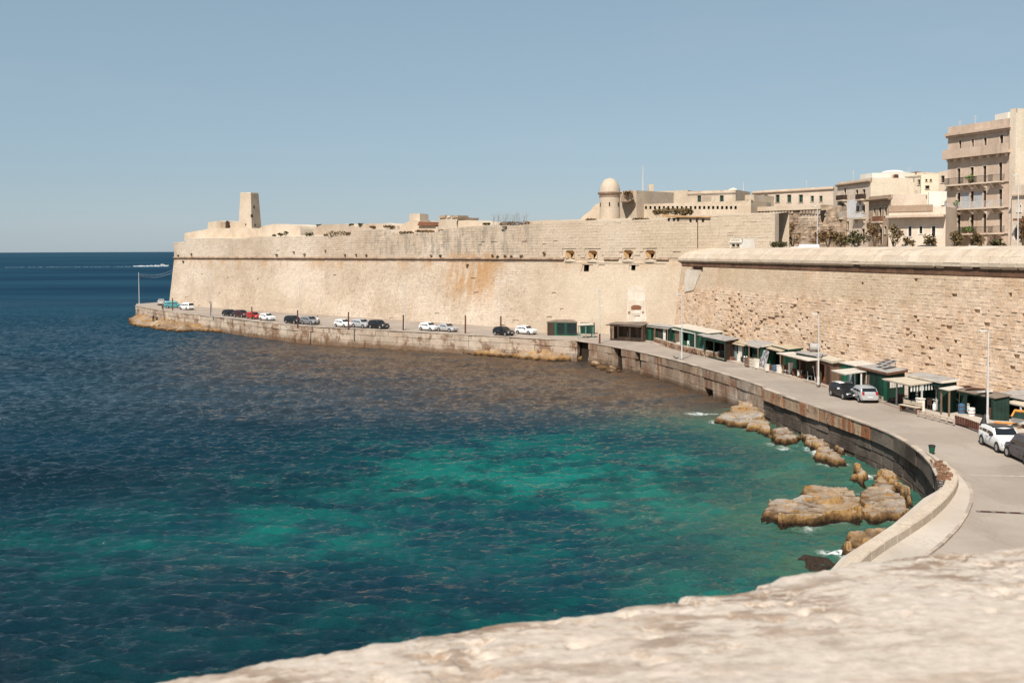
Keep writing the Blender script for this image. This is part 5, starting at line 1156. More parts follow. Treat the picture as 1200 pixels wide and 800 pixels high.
def shrub(u, v, w_px, h_px, Y, m, label, seed, n=150, group=None, leaf=.13, name='shrub', dense=True, z=None):
    r = random.Random(seed); b = PY(u, v, Y); w = w_px/2/FPX*Y; h = h_px/FPX*Y; root = empty(name, b, 0, label, 'shrub', group)
    mb = MB(); k = max(1, int(w/h)+1)
    for i in range(k):
        f = (i+.5)/k*2-1; c = (b[0]+f*w*.8, b[1], b[2]+h*(.38+.1*r.random())); mb.add(*leaves_blob(c, (w/k*1.25, min(.9, h*.8), h*.5*(.8+.3*r.random())), max(20, n//k), leaf, r))
    mb.build('foliage', M[m], root)
    mb = MB()
    for i in range(3): a = r.random()*6; mb.tube([(b[0]+(r.random()-.5)*w, b[1], b[2]-.3), (b[0]+math.cos(a)*w*.4, b[1]+.1, b[2]+h*.4)], [.03, .012], 4)
    mb.build('stem', M['bark'], root); return root
T = [  # u, ground v, top v, width px, distance, material, label, leaves
 (929, 290, 264, 15, 158, 'brownleaf', 'small brown-leaved tree in front of the rough retaining wall', 300),
 (970.5, 290, 264.5, 20, 150, 'brownleaf', 'broad rusty-brown tree left of the balcony house', 520),
 (957.5, 290, 272, 14, 156, 'brownleaf', 'low grey-brown tree beside the street lamp pole', 260),
 (985, 290, 272, 18, 148, 'olive', 'bushy olive-brown tree in front of the balcony house', 420),
 (1003, 290.5, 270.5, 24, 140, 'greenleaf', 'dark green rounded tree below the balcony house', 560),
 (1025, 290, 260, 14, 150, 'brownleaf', 'slim brown tree before the brown house', 360),
 (1047.5, 290, 266, 18, 140, 'olive', 'sparse olive tree by the left end of the eaved building', 340),
 (1064, 290.5, 278.5, 13, 136, 'olive', 'small round olive tree under the first framed window', 240),
 (1091, 290.5, 276, 15, 134, 'olive', 'rounded olive tree at the right end of the eaved building', 320),
 (1119, 290.5, 272, 16, 133, 'olive', 'olive tree at the left foot of the tall balcony block', 320),
 (1144, 290.5, 271.5, 17, 133, 'olive', 'olive tree before the middle doors of the tall balcony block', 340),
 (1169, 290.5, 281, 16, 132, 'greenleaf', 'low dark tree at the right foot of the tall balcony block', 260),
 (1199, 290.5, 256, 12, 128, 'brownleaf', 'brown tree at the right edge of the picture', 300)]
for i, (u, v0, v1, w, Y, m, lab, n) in enumerate(T): tree('tree', u, v0, v1, w, Y, m, lab, 100+i, PLAZA, n, 'trees along the upper street', .3 if v0-v1 > 15 else .2, .17)
for u, lab in ((908, 'square-clipped small tree, left of a pair above the curtain wall'), (917.3, 'square-clipped small tree, right of a pair above the curtain wall')):
    p = PY(u, 290, 146); root = empty('clipped_tree', (p[0], p[1], PLAZA), 0, lab, 'tree', 'clipped trees'); r = random.Random(int(u)); mb = MB(); zt = PY(u, 283, 146)[2]
    mb.tube([(p[0], p[1], PLAZA), (p[0], p[1], zt-.6)], [.09, .07], 6); mb.build('trunk', M['bark'], root); mb = MB()
    for i in range(4): mb.add(*leaves_blob((p[0]+(i-1.5)*.25, p[1], zt-.42), (.4, .5, .42), 90, .10, r))
    mb.build('crown', M['greenleaf'], root)
for i, (u, w) in enumerate(((771, 10), (781, 11), (791, 11), (801, 10), (808, 7))):
    shrub(u, 251.5 if u > 776 else 252, w, 9 if u > 776 else 8, Ysurf(u, 7), 'olive', ['dry shrub at the left end of the row before the loopholes', 'second shrub from the left in the row before the loopholes', 'middle shrub in the row before the loopholes', 'fourth shrub in the row before the loopholes', 'small shrub closing the row before the loopholes on the right'][i], 300+i, 230, 'shrubs before the loopholes', .16)
SH = [(321.5, 277.5, 4, 2.5, 'greenleaf', 'tiny dark bush left of three on the parapet below the first mound', .0), (328.5, 277, 6, 4, 'greenleaf', 'dark bush in the middle of three below the first mound', 0), (335, 276.5, 5, 6, 'greenleaf', 'upright dark bush, the right one of three below the first mound', 0),
 (362.5, 277.3, 11, 4.5, 'greenleaf', 'wide dark bush in the gap between two casemate mounds', 0), (382, 277, 5, 2.2, 'brownleaf', 'low brown tuft left of the long bush', 0), (395, 276.8, 25, 6.5, 'olive', 'long olive bush along the foot of the flat-topped mound', 0), (408, 276, 8, 4, 'brownleaf', 'brown bush touching the right end of the long olive bush', -.3),
 (374, 266, 7, 3, 'greenleaf', 'dark tuft on the left shoulder of the flat-topped mound', 7.5), (412, 265.5, 5, 3, 'greenleaf', 'small tuft on the right shoulder of the flat-topped mound', 7.5), (423, 265, 7, 3.2, 'greenleaf', 'slanting tuft at the left end of the bushy mound', 6), (436.5, 267.5, 8, 2.5, 'brownleaf', 'brown tuft low on the bushy mound', 5.3), (457, 267.5, 17, 3.6, 'olive', 'wide dry bush at the right end of the bushy mound', 5.2),
 (476, 274.5, 19, 3.2, 'brownleaf', 'long brown tuft at the foot of the ruined vault', .2), (498, 272.8, 26, 3, 'brownleaf', 'brown growth along the wall below the chimney block', .2), (517, 272.2, 6, 2.4, 'greenleaf', 'small tuft at the base of the gun post', .2), (570, 264, 10, 2.5, 'greenleaf', 'green tuft low on the rubble slope', 3),
 (604, 265, 42, 5.5, 'brownleaf', 'long dark brown bush mound below the bare canes', .5), (693, 259.5, 14, 2.8, 'brownleaf', 'dry brown tuft on the wall top left of the turret foot', .3), (750.5, 259.5, 22, 4, 'olive', 'flat dark bush on the wall top right of the turret', .3),
 (735.5, 229, 12, 5, 'brownleaf', 'brown shrub growing in the broken arch', None)]
for i, (u, v, w, h, m, lab, ex) in enumerate(SH): shrub(u, v-.6, w, h, 191.5 if ex is None else Ysurf(u, max(ex, 1.3)), m, lab, 400+i, int(60+w*9), 'bushes on the fort', .15)
# bare canes
for i, u in enumerate(np.arange(577, 618, 2.3)):
    r = random.Random(i); p = PY(u, 264.8-.05*(u-577), Ysurf(u, 2.0)); q = PY(u+r.uniform(-2.5, 4), 254.5-r.random()*4-(u-577)*.05, Ysurf(u, 2.0)); root = empty('bare_cane', p, 0, 'thin leafless cane standing above the brown bush mound', 'cane', 'bare canes on the wall top'); mb = MB()
    mb.tube([p, (p*.5+q*.5)+np.array([.1, 0, 0]), q], [.028, .02, .008], 4)
    for k in range(10):
        f = .2+.08*k; a = p+(q-p)*f; mb.tube([a, a+np.array([r.uniform(-.7, .7), r.uniform(-.3, .3), r.uniform(.3, .8)])], [.014, .005], 3)
    mb.build('stems', M['twig'], root)
# caper bushes growing from the long wall
CAPER = ['caper bush on the cordon at the very seaward corner of the bastion wall', 'caper bush just under the cordon at the seaward corner of the bastion', 'caper bush on the cordon just right of the seaward corner', 'caper bush on the cordon above the gap before the black off-roader', 'biggest caper bush on the cordon above the grey car', 'tiny caper bush on the cordon above the post right of the white hatchback', 'tiny caper bush on the cordon above the silver wagon', 'caper bush on the cordon above the off-roader beside the silver wagon', 'caper bush on the cordon above the white hatchback behind the silver sedan', 'caper bush on the cordon above the silver sedan', 'dark caper bush hanging under the lower string course, left of the orange stain', 'leftmost caper bush of the cluster on the cordon over the orange stain', 'second caper bush from the left in the cluster over the orange stain', 'middle caper bush of the cluster over the orange stain', 'small fourth caper bush of the cluster over the orange stain', 'widest caper bush, right end of the cluster over the orange stain', 'caper bush on the parapet just left of the first gun embrasure', 'tiny caper bush high on the parapet below the flat-topped mound', 'tiny caper bush high on the parapet below the rounded mound']
for i, (u, v, w) in enumerate(((209.5, 299.5, 3), (215.5, 306.5, 3.4), (225, 298, 3.5), (325, 298.5, 4), (357.5, 298, 5), (405, 298.7, 3), (418, 298.3, 2.6), (430, 299, 4), (506, 299.5, 3), (517, 299.8, 4), (548.5, 310.5, 5), (578, 299.7, 4), (584, 301, 4.5), (592.5, 300, 4.5), (600, 300, 3.5), (612, 300, 6), (638.5, 296.5, 4.5), (382, 293.5, 2), (345, 295.5, 2))):
    up_ = v < 303; s, z = W1.px(u, v, up_); p = W1.P(s, z, .25); r = random.Random(500+i); h = w/FPX*p[1]*.42
    o = MB(); o.add(*leaves_blob((p[0], p[1], p[2]), (h, .32, h*.8), 46, .13, r)); tag(o.build('caper_bush', M['brownleaf' if i % 3 else 'greenleaf']), CAPER[i], 'shrub', 'caper bushes on the bastion wall')

# ------------------------------------------------------------------ street lamps and posts
def lamp(u, vb, vt, label, base=None, z=ROAD, arm=True, lean=0., head=(-1, -.2)):
    p = G(u, vb, z) if base is None else base; d = math.hypot(p[0], p[1]); top = PY(u+lean, vt, p[1])[2]; root = empty('street_lamp', (p[0], p[1], z), 0, label, 'street lamp', 'white street lamps')
    H = top-z; mb = MB(); mb.tube([(p[0], p[1], z), (p[0], p[1], z+.9), (p[0], p[1], z+.92), (p[0], p[1], top)], [.13, .13, .09, .055], 10); mb.build('pole', M['steel'], root)
    mb = MB(); mb.box((p[0], p[1], z+.03), (.42, .42, .06)); mb.build('base_plate', M['rust'], root)
    if arm:
        h = Vector((head[0], head[1], 0)).normalized(); mb = MB(); a = Vector((p[0], p[1], top-.05)); mb.tube([a, a+h*.15+Vector((0, 0, .08)), a+h*.3+Vector((0, 0, .1))], [.05, .045, .04], 8); ar = mb.build('arm', M['steel'], root)
        mb = MB(); c = a+h*.55+Vector((0, 0, .1)); mb.box(c, (.6, .24, .12), math.atan2(h.y, h.x)); mb.box(c+Vector((0, 0, -.09)), (.5, .2, .05), math.atan2(h.y, h.x)); mb.build('lamp_head', M['whitewash'], ar)
    return root
lamp(163.2, 358.6, 319, 'white pole at the very tip of the far pier with two wires tied to it', arm=False)
lamp(248.5, 371, 322, 'faint white lamp in front of the wall behind the first dark cars')
lamp(351.5, 378, 331, 'white lamp behind the grey car near the middle of the long wall')
lamp(474.5, 385.8, 333, 'white lamp standing beside a rusty post left of the two white cars', arm=True)
lamp(586.5, 389.5, 330, 'white lamp above the lone black car, under the orange stain')
lamp(702.8, 402.3, 340, 'white lamp with a rusty foot at the corner of the quay', arm=True)
lamp(799, 421, 345, 'white lamp on the quay edge in front of the green-boarded hut')
lamp(959, 451.5, 368, 'white lamp in front of the big white canopy', z=ROAD+.16)
lamp(1157, 500, 388, 'tall white lamp nearest the camera, behind the white car', z=ROAD+.16, lean=.8)
b = PY(948.5, 290, 150); 
def streetlamp_up(u, vt, Y, lab):
    p = PY(u, 290, Y); return lamp(u, 290, vt, lab, base=(p[0], p[1]), z=PLAZA)
streetlamp_up(957.6, 242, 152, 'thin street lamp in front of the rough retaining wall'); streetlamp_up(1192.5, 206, 125, 'street lamp at the right edge in front of the corner house')
p0 = G(163.2, 358.6); zt = PY(162.4, 320.5, p0[1])[2]
for k, (dz, lab) in enumerate(((0, 'upper slack wire from the pier pole to the wall corner'), (-.45, 'lower slack wire from the pier pole to the wall corner'))):
    q = np.array(W1.P(1.5, 14.3+dz*1.5, .15)); a = np.array([p0[0], p0[1], zt+dz]); mb = MB(); mb.tube([a+(q-a)*t-np.array([0, 0, 1.1*math.sin(math.pi*t)]) for t in np.linspace(0, 1, 12)], .015, 4); tag(mb.build('wire', M['steel']), lab, 'wire')
for u, vb, vt, lab in ((202.3, 363.6, 349.7, 'rusty post between the blue truck and the white van'), (247.3, 370, 355.3, 'rusty post standing alone right of the white van'), (295.2, 374.2, 359.8, 'rusty post directly in front of the red car'), (348.8, 384, 364, 'rusty post between the black and the grey car'), (408.4, 386, 366, 'rusty post between the white hatchback and the silver wagon'), (472.6, 386.8, 369.5, 'rusty post beside the white lamp left of the two white cars'), (545.3, 390.4, 370, 'rusty post standing alone between the silver sedan and the lone black car'), (586.8, 392.8, 371, 'rusty post in front of the lone black car'), (702.6, 402.4, 391.5, 'short rusty stump at the foot of the corner lamp')):
    p = G(u, vb); z = PY(u, vt, p[1])[2]; root = empty('rusty_post', p, 0, lab, 'post', 'rusty posts on the far quay'); mb = MB(); mb.tube([(p[0], p[1], ROAD-.1), (p[0]+.03, p[1], z)], [.15, .12], 8); mb.build('shaft', M['rust'], root); mb = MB(); mb.lathe((p[0]+.03, p[1], z), [(.15, -.05), (.15, .04), (.03, .09)], 8); mb.build('cap', M['rust'], root)

# ------------------------------------------------------------------ cars
def paint(name, c, rough=.22, metal=0.):
    t = NT(name); t.p.inputs['Coat Weight'].default_value = .12; t.p.inputs['Coat Roughness'].default_value = .08
    k = t.mix(t.ramp(t.noise(1.6, 4), .45, .8, 0, .12), c, (.30, .26, .21)); return t.done(k, .34, None, .35, metal)
PAINT = {k: paint(k+'_car_paint', c, metal=m) for k, c, m in (('white', (.74, .73, .71), 0), ('silver', (.50, .50, .50), .35), ('grey', (.24, .24, .25), .3), ('black', (.012, .012, .014), 0), ('darkgrey', (.075, .068, .078), .2), ('red', (.42, .028, .02), 0), ('maroon', (.05, .016, .016), 0), ('turquoise', (.06, .26, .28), 0), ('navy', (.02, .022, .04), 0), ('lightgrey', (.40, .39, .37), .2))}
M['tyre'] = plain('tyre_rubber', (.02, .019, .018), .85, .2); M['rim'] = plain('alloy_rim', (.45, .45, .45), .4, .1, spec=.5, metal=.6); M['trim'] = plain('black_plastic', (.025, .025, .026), .6, .1)
M['headlamp'] = plain('headlamp_glass', (.75, .76, .76), .15, .05, spec=.6); M['taillamp'] = plain('tail_lamp_red', (.35, .02, .015), .25, .1, spec=.5); M['plate'] = plain('number_plate', (.70, .70, .66), .5, .05)
M['carglass'] = plain('tinted_car_glass', (.012, .014, .016), .06, .1, bump=0, spec=.6)
TYPES = {  # length, width, height, belt z, and roof line as (x/L, z) from nose to tail; window span; wheel positions
 'hatch': (3.95, 1.70, 1.48, .93, [(0, .62), (.03, .72), (.10, .82), (.27, .95), (.30, .98), (.42, 1.40), (.50, 1.47), (.72, 1.47), (.88, 1.38), (.955, 1.0), (.99, .90), (1, .60)], (.36, .90), (.60, .2, .815)),
 'suv': (4.45, 1.84, 1.62, 1.02, [(0, .70), (.03, .86), (.10, .96), (.27, 1.05), (.30, 1.08), (.42, 1.52), (.50, 1.60), (.75, 1.60), (.90, 1.50), (.965, 1.08), (.99, .95), (1, .62)], (.36, .92), (.67, .19, .80)),
 'sedan': (4.4, 1.74, 1.43, .93, [(0, .60), (.03, .70), (.10, .80), (.28, .93), (.31, .95), (.43, 1.36), (.50, 1.42), (.66, 1.42), (.74, 1.36), (.86, 1.02), (.975, .98), (1, .60)], (.36, .82), (.62, .19, .79)),
 'van': (4.4, 1.80, 1.85, 1.05, [(0, .70), (.03, .88), (.10, 1.0), (.20, 1.10), (.22, 1.13), (.32, 1.68), (.38, 1.82), (.80, 1.84), (.95, 1.80), (.985, 1.10), (1, 1.0), (1, .62)], (.27, .95), (.64, .17, .80)),
 'pickup': (5.0, 1.76, 1.65, 1.02, [(0, .75), (.03, .90), (.10, .98), (.24, 1.05), (.27, 1.08), (.36, 1.55), (.42, 1.63), (.55, 1.63), (.60, 1.55), (.625, 1.02), (.98, 1.0), (1, .7)], (.30, .60), (.68, .18, .80))}
WHEEL = {}
def wheel_meshes(rw):
    if rw in WHEEL: return WHEEL[rw]
    mb = MB(); n = 18; P = []; prof = [(rw*.62, -.10), (rw*.93, -.10), (rw, -.07), (rw, .07), (rw*.93, .10), (rw*.62, .10)]
    for q, y in prof:
        for k in range(n): t = 2*math.pi*k/n; P.append((q*math.cos(t), y, q*math.sin(t)))
    F = [(i*n+k, i*n+(k+1) % n, (i+1)*n+(k+1) % n, (i+1)*n+k) for i in range(5) for k in range(n)]; mb.add(P, F); ty = mb.mesh('tyre', M['tyre'], True)
    mb = MB()
    for s in (-1, 1):
        c = [(0, s*.075, 0)]+[(rw*.63*math.cos(2*math.pi*k/10)*(1 if k % 2 else .93), s*.085, rw*.63*math.sin(2*math.pi*k/10)) for k in range(10)]; mb.add(c, [(0, 1+k, 1+(k+1) % 10)[::s] for k in range(10)])
        for k in range(5):
            t = 2*math.pi*k/5; mb.box((rw*.33*math.cos(t), s*.092, rw*.33*math.sin(t)), (.06, .02, .06))
    WHEEL[rw] = (ty, mb.mesh('rim', M['rim'])); return WHEEL[rw]
def car(kind, color, pos, heading, label, roofcol=None, group='cars parked along the quay', front_visible=True, z=None, name='parked_car'):
    L, W_, H, belt, line, (g0, g1), (zsill, xf, xr) = TYPES[kind]; z = ROAD if z is None else z
    root = empty(name, (pos[0], pos[1], z+.004), heading, label, {'van': 'van', 'pickup': 'pickup truck'}.get(kind, 'car'), group)   # +x of the car is its nose
    lx = [a for a, b in line]; lz = [b for a, b in line]
    xs = np.unique(np.concatenate([np.linspace(0, 1, 37), lx, [.012, .988]])); top = lambda x: float(np.interp(x, lx, lz))
    def half(x):
        e = 1.0; 
        if x < .14: e = 1-.20*((.14-x)/.14)**2
        if x > .88: e = 1-.13*((x-.88)/.12)**2
        return W_/2*e
    def beltz(x): return min(top(x)-.01, belt-.06*(1-x)+.03*x) if x > .02 else top(x)-.01
    def ring(x):
        w, t, b = half(x), top(x), beltz(x); zb = .22+.10*max(0, (.06-x)/.06)+.12*max(0, (x-.93)/.07); h = max(0, t-b); ti = .24*h; rc = min(.09, h*.4+.012)
        return [(0, zb), (w*.86, zb), (w*.98, zb+.12), (w, .5*(zb+b)+.05), (w*.985, b-.05 if b-.05 > zb+.2 else b-.01), (w*.955, b), (w*.955-ti*.8, b+h*.8-rc*.1), (w*.955-ti-.02, t-rc*.35), (w*.955-ti-rc, t), (0, t+.02*(h > .2)+.008)]
    P = []; n = 10
    for x in xs:
        rg = ring(x); X = L*(.5-x)
        P += [(X, y, q) for y, q in rg]+[(X, -y, q) for y, q in rg[-2:0:-1]]
    m = 2*n-2; F = []
    for i in range(len(xs)-1):
        for k in range(m): F.append((i*m+k, i*m+(k+1) % m, (i+1)*m+(k+1) % m, (i+1)*m+k))
    F += [tuple(range(m))[::-1], tuple(range((len(xs)-1)*m, len(xs)*m))]
    mb = MB(); mb.islocal = True; mb.add(P, F); o = mb.build('body', PAINT[color], root); 
    bmx = bmesh.new(); bmx.from_mesh(o.data); bmesh.ops.recalc_face_normals(bmx, faces=bmx.faces); bmx.to_mesh(o.data); bmx.free(); shade_flatish(o, 42)
    if roofcol:
        mb = MB(); mb.islocal = True; rx = [x for x in xs if g0+.06 < x < g1-.02]
        for a, b in zip(rx[:-1], rx[1:]):
            A, B = ring(a), ring(b); XA, XB = L*(.5-a), L*(.5-b)
            for s in (1, -1):
                for k in (7, 8): q = [(XA, s*(A[k][0]+.006), A[k][1]+.008), (XB, s*(B[k][0]+.006), B[k][1]+.008), (XB, s*B[k+1][0], B[k+1][1]+.009), (XA, s*A[k+1][0], A[k+1][1]+.009)]; mb.add(q, [(0, 1, 2, 3) if s < 0 else (3, 2, 1, 0)])
        mb.build('roof_panel', PAINT[roofcol], root)
    # side glass following the body side, split at the pillars
    def side(x, f): A = ring(x); b = np.array(A[5]); t = np.array(A[7]); p = b+(t-b)*f; return p[0]+.012, p[1]
    splits = [(g0, g0+(g1-g0)*.44), (g0+(g1-g0)*.47, g0+(g1-g0)*(.80 if kind != 'pickup' else .97))]+([(g0+(g1-g0)*.83, g1)] if kind in ('suv', 'van', 'hatch') else [])
    for s in (1, -1):
        for a, b in splits:
            xx = np.linspace(a, b, 7); xx = [x for x in xx if top(x)-beltz(x) > .14]
            if len(xx) < 2: continue
            mb = MB(); mb.islocal = True
            for p, q in zip(xx[:-1], xx[1:]):
                l0, l1 = side(p, .10), side(q, .10); u0, u1 = side(p, .84), side(q, .84)
                mb.add([(L*(.5-p), s*l0[0], l0[1]), (L*(.5-q), s*l1[0], l1[1]), (L*(.5-q), s*u1[0], u1[1]), (L*(.5-p), s*u0[0], u0[1])], [(3, 2, 1, 0) if s > 0 else (0, 1, 2, 3)])
            mb.build('side_window', M['carglass'], root)
    def screen(xa, xb, nm):
        mb = MB(); mb.islocal = True; xx = np.linspace(xa, xb, 6); rows = []
        for x in xx:
            A = ring(x); y = max(.2, A[8][0]*.985); rows.append((L*(.5-x), y, A[8][1]))
        sl = Vector((rows[-1][0]-rows[0][0], 0, rows[-1][2]-rows[0][2])).normalized(); nrm = Vector((-sl.z, 0, sl.x)); nrm = nrm if nrm.z > 0 else -nrm
        for p, q in zip(rows[:-1], rows[1:]):
            o_ = nrm*.022; mb.add([(p[0]+o_.x, p[1], p[2]+o_.z), (p[0]+o_.x, -p[1], p[2]+o_.z), (q[0]+o_.x, -q[1], q[2]+o_.z), (q[0]+o_.x, q[1], q[2]+o_.z)], [(0, 1, 2, 3)])
        mb.build(nm, M['carglass'], root)
    ia = [x for x, q in line if q > belt+.05]; screen(lx[4]+.012, lx[5]+.015, 'windscreen')
    tl = [i for i, (x, q) in enumerate(line) if q > belt+.2][-1]; screen(lx[tl]+.006, lx[tl+1]-.012 if kind != 'van' else lx[tl+1]-.003, 'rear_window')
    for sx, nm in ((1, 'headlight'), (-1, 'tail_light')):
        for s in (1, -1):
            mb = MB(); mb.islocal = True; f = .045 if sx > 0 else .965; w = half(f); zz = top(.045)-.13 if sx > 0 else (.90 if kind != 'suv' else 1.0); X = L*(.5-f)
            mb.box((X+sx*.02, s*(w-.17), zz), (.26, .36, .14) if sx > 0 else (.20, .20, .30)); o = mb.build(nm, M['headlamp' if sx > 0 else 'taillamp'], root)
    for sx in (1, -1):
        mb = MB(); mb.islocal = True; X = sx*L/2; mb.box((X-sx*.06, 0, .40), (.22, W_*.78, .13)); mb.build('bumper', M['trim'] if kind in ('suv', 'van', 'pickup') or color in ('black',) else PAINT[color], root)
        mb = MB(); mb.islocal = True; mb.box((X+sx*.055, 0, .52 if sx > 0 else .58), (.02, .50, .11)); mb.build('number_plate', M['plate'], root)
    mb = MB(); mb.islocal = True; mb.box((L/2-.02, 0, .56), (.07, W_*.5, .16)); mb.build('grille', M['trim'], root)
    for s in (1, -1):
        mb = MB(); mb.islocal = True; X = L*(.5-g0-.03); mb.box((X, s*(W_/2+.07), belt+.05), (.12, .20, .14)); mb.build('mirror', PAINT['black' if color != 'black' or roofcol is None else roofcol] if color in ('white', 'black') else PAINT[color], root)
        mb = MB(); mb.islocal = True
        for f in (g0+(g1-g0)*.455,):
            mb.box((L*(.5-f), s*(half(f)+.002), .62), (.012, .012, .62))
        for f in (g0+(g1-g0)*.36, g0+(g1-g0)*.72): mb.box((L*(.5-f), s*(half(f)+.012), .86), (.16, .03, .03))
        mb.build('door_seam', M['trim'], root)
    rw = .32 if kind in ('hatch', 'sedan') else .36; ty, ri = wheel_meshes(rw)
    for f in (xf, xr):
        for s in (1, -1):
            X = L*(.5-f); mb = MB(); mb.islocal = True; k = 12; w = W_/2
            P = []; 
            for q in (rw*1.18, ): P = [(X+q*math.cos(t), s*(w*1.004), rw+q*math.sin(t)) for t in np.linspace(-.35, math.pi+.35, k)]
            P2 = [(x, s*(w*.72), zz) for x, _, zz in P]; mb.add(P+P2, [tuple(range(k))[::s], tuple(range(k, 2*k))[::-s]]+[(i, i+1, k+i+1, k+i)[::-s] for i in range(k-1)]); mb.build('wheel_arch', M['trim'], root)
            w_ = link('wheel', ty, root, (X, s*(w-.085), rw)); w_2 = link('rim', ri, w_, (0, 0, 0), scale=(1, 1.25, 1))
    return root
hd = lambda d: math.atan2(d[1], d[0])
H1 = hd(D1)   # along the long wall, towards the town
FAR = [('pickup', 'lightgrey', 185.5, 357.6, H1+2.6, 'light grey pickup truck parked at the far tip of the pier'), ('van', 'turquoise', 199.5, 361.2, H1+.9, 'small turquoise van at the corner of the long wall'), ('van', 'white', 215.3, 363.2, H1+math.pi, 'white van parked at the left end of the long wall'),
 ('hatch', 'black', 266, 370.6, H1+.15, 'first black hatchback of the four cars bunched together'), ('suv', 'maroon', 279.3, 372, H1, 'very dark maroon car just left of the red one'), ('hatch', 'red', 293.6, 373.8, H1, 'bright red car behind a rusty post'), ('hatch', 'white', 309.2, 375.6, H1, 'white hatchback just right of the red car'),
 ('suv', 'black', 340, 379.4, H1, 'black off-roader to the left of a rusty post and the white lamp'), ('suv', 'grey', 359.4, 380.4, H1, 'grey car under the white lamp, next to a person in white'), ('hatch', 'white', 398.2, 383.4, H1, 'white hatchback left of a rusty post, before the silver wagon'), ('suv', 'silver', 419.8, 384.2, H1, 'silver wagon between the white hatchback and the black off-roader'), ('suv', 'black', 439.6, 385.3, H1, 'black off-roader right of the silver wagon'),
 ('hatch', 'white', 498.6, 387.6, H1, 'white hatchback touching the tail of the silver sedan'), ('sedan', 'silver', 520, 388.6, H1, 'silver sedan parked right behind the white hatchback'), ('hatch', 'black', 586.3, 393.2, H1-.05, 'lone black hatchback behind a rusty post under the orange stain'), ('hatch', 'white', 612.8, 391.8, H1, 'white hatchback nearest the green-glass hut')]
for kind, col, u, v, h, lab in FAR:
    p = G(u, v)[:2]+np.array([-N1[0], -N1[1]])*.85; car(kind, col, p, h, lab)
def car_by_wheels(kind, col, rear, front, side, label, roofcol=None):
    L, W_, _, _, _, _, (_, xf, xr) = TYPES[kind]; r, f = G(*rear)[:2], G(*front)[:2]; d = (f-r)/np.linalg.norm(f-r); n = np.array([d[1], -d[0]])*(1 if side == 'left' else -1)   # wheels seen are on its left/right
    m = (r+f)/2+n*(W_/2-.05)+d*(((xf+xr)/2-.5)*L); return car(kind, col, m, hd(d), label, roofcol, 'cars parked by the huts')
car_by_wheels('hatch', 'black', (971, 462.8), (991.5, 469.2), 'right', 'black hatchback with a white roof parked nose to tail with the silver car', 'white')
car_by_wheels('hatch', 'silver', (1007, 471.6), (996, 466.6), 'left', 'silver hatchback seen from behind, close to the black hatchback')
car_by_wheels('suv', 'white', (1150.8, 521.2), (1168.4, 530), 'right', 'white car with a dark roof, nearest lamp behind it', 'black')
car_by_wheels('van', 'darkgrey', (1198.5, 543.5), (1184.5, 537), 'left', 'dark grey van at the right edge, nose to nose with the white car')
for i, (u, kind, col, lab) in enumerate(((1031, 'hatch', 'black', 'dark car roof showing over the parapet before the brown house'), (1055, 'hatch', 'silver', 'silver car roof over the parapet near the sparse olive tree'), (1080, 'suv', 'black', 'black car roof over the parapet under the framed windows'), (1136, 'hatch', 'white', 'white car roof over the parapet, left of the pair before the tall block'), (1152, 'hatch', 'lightgrey', 'light grey car roof over the parapet, right of the pair before the tall block'), (943, 'van', 'white', 'white van roof over the parapet before the rough wall'), (928, 'hatch', 'white', 'white car roof just left of the white van roof'))):
    p = PY(u, 289, 130 if u > 1000 else 146); car(kind, col, p[:2], 2.9, lab, None, 'cars on the upper street', z=PLAZA)
# ------------------------------------------------------------------ fishermen's huts
def boardpaint(name, c, dirt, rough=.7):
    t = NT(name); k = t.mix(t.island(), tuple(x*.55 for x in c), tuple(x*1.15 for x in c))
    k = t.mix(t.math('MULTIPLY', t.ramp(t.noise(1.3, 6, .7, stretch=(1, 1, .35)), .48, .68), .8), k, dirt); n = t.noise(9, 4)
    return t.done(k, rough, t.bump(n, .3, .02), .25)
M['green'] = boardpaint('green_boat_paint', (.013, .10, .055), (.045, .05, .035)); M['dgreen'] = boardpaint('dark_green_paint', (.009, .042, .028), (.03, .032, .024)); M['mint'] = boardpaint('faded_mint_paint', (.19, .33, .27), (.16, .19, .15)); M['bluegreen'] = boardpaint('pale_blue_boards', (.28, .38, .38), (.2, .2, .18)); M['redwood'] = boardpaint('red_brown_boards', (.17, .075, .042), (.06, .035, .025)); M['wood'] = boardpaint('grey_brown_boards', (.22, .145, .095), (.10, .07, .05)); M['darkwood'] = boardpaint('dark_boards', (.055, .034, .024), (.025, .018, .014))
M['tarp'] = plain('dark_green_tarpaulin', (.012, .032, .022), .75, .35, 1.5); M['bluetarp'] = plain('blue_plastic', (.05, .12, .20), .5, .15)
M['roof_white'] = plain('white_roof_sheet', (.56, .50, .42), .8, .12, 1.2, dirt=(.42, .36, .29)); M['roof_grey'] = plain('grey_corrugated_roof', (.36, .33, .30), .8, .15, 1.2, dirt=(.22, .17, .13)); M['roof_tan'] = plain('tan_roof_sheet', (.47, .38, .26), .85, .15, 1.2, dirt=(.28, .2, .13)); M['roof_cream'] = plain('cream_roof_sheet', (.53, .45, .34), .8, .1, 1.2, dirt=(.42, .34, .25)); M['roof_brown'] = plain('brown_felt_roof', (.20, .155, .12), .9, .2, 1.2)
M['curtain'] = plain('pale_cloth', (.60, .56, .50), .9, .15, 4); M['orange'] = plain('orange_paint', (.60, .25, .05), .6, .15); M['plastic'] = plain('white_plastic', (.72, .70, .66), .5, .06); M['panelblue'] = plain('solar_cells', (.03, .03, .05), .25, .2, spec=.6); M['interior'] = plain('dark_hut_floor', (.06, .05, .042), .95, .3)  # interior: one very dark colour for the hut floors
Z0 = ROAD+.16
def R4(px4, zf, zb): return [G(*px4[0], zf)[:2], G(*px4[1], zf)[:2], G(*px4[2], zb)[:2], G(*px4[3], zb)[:2]]
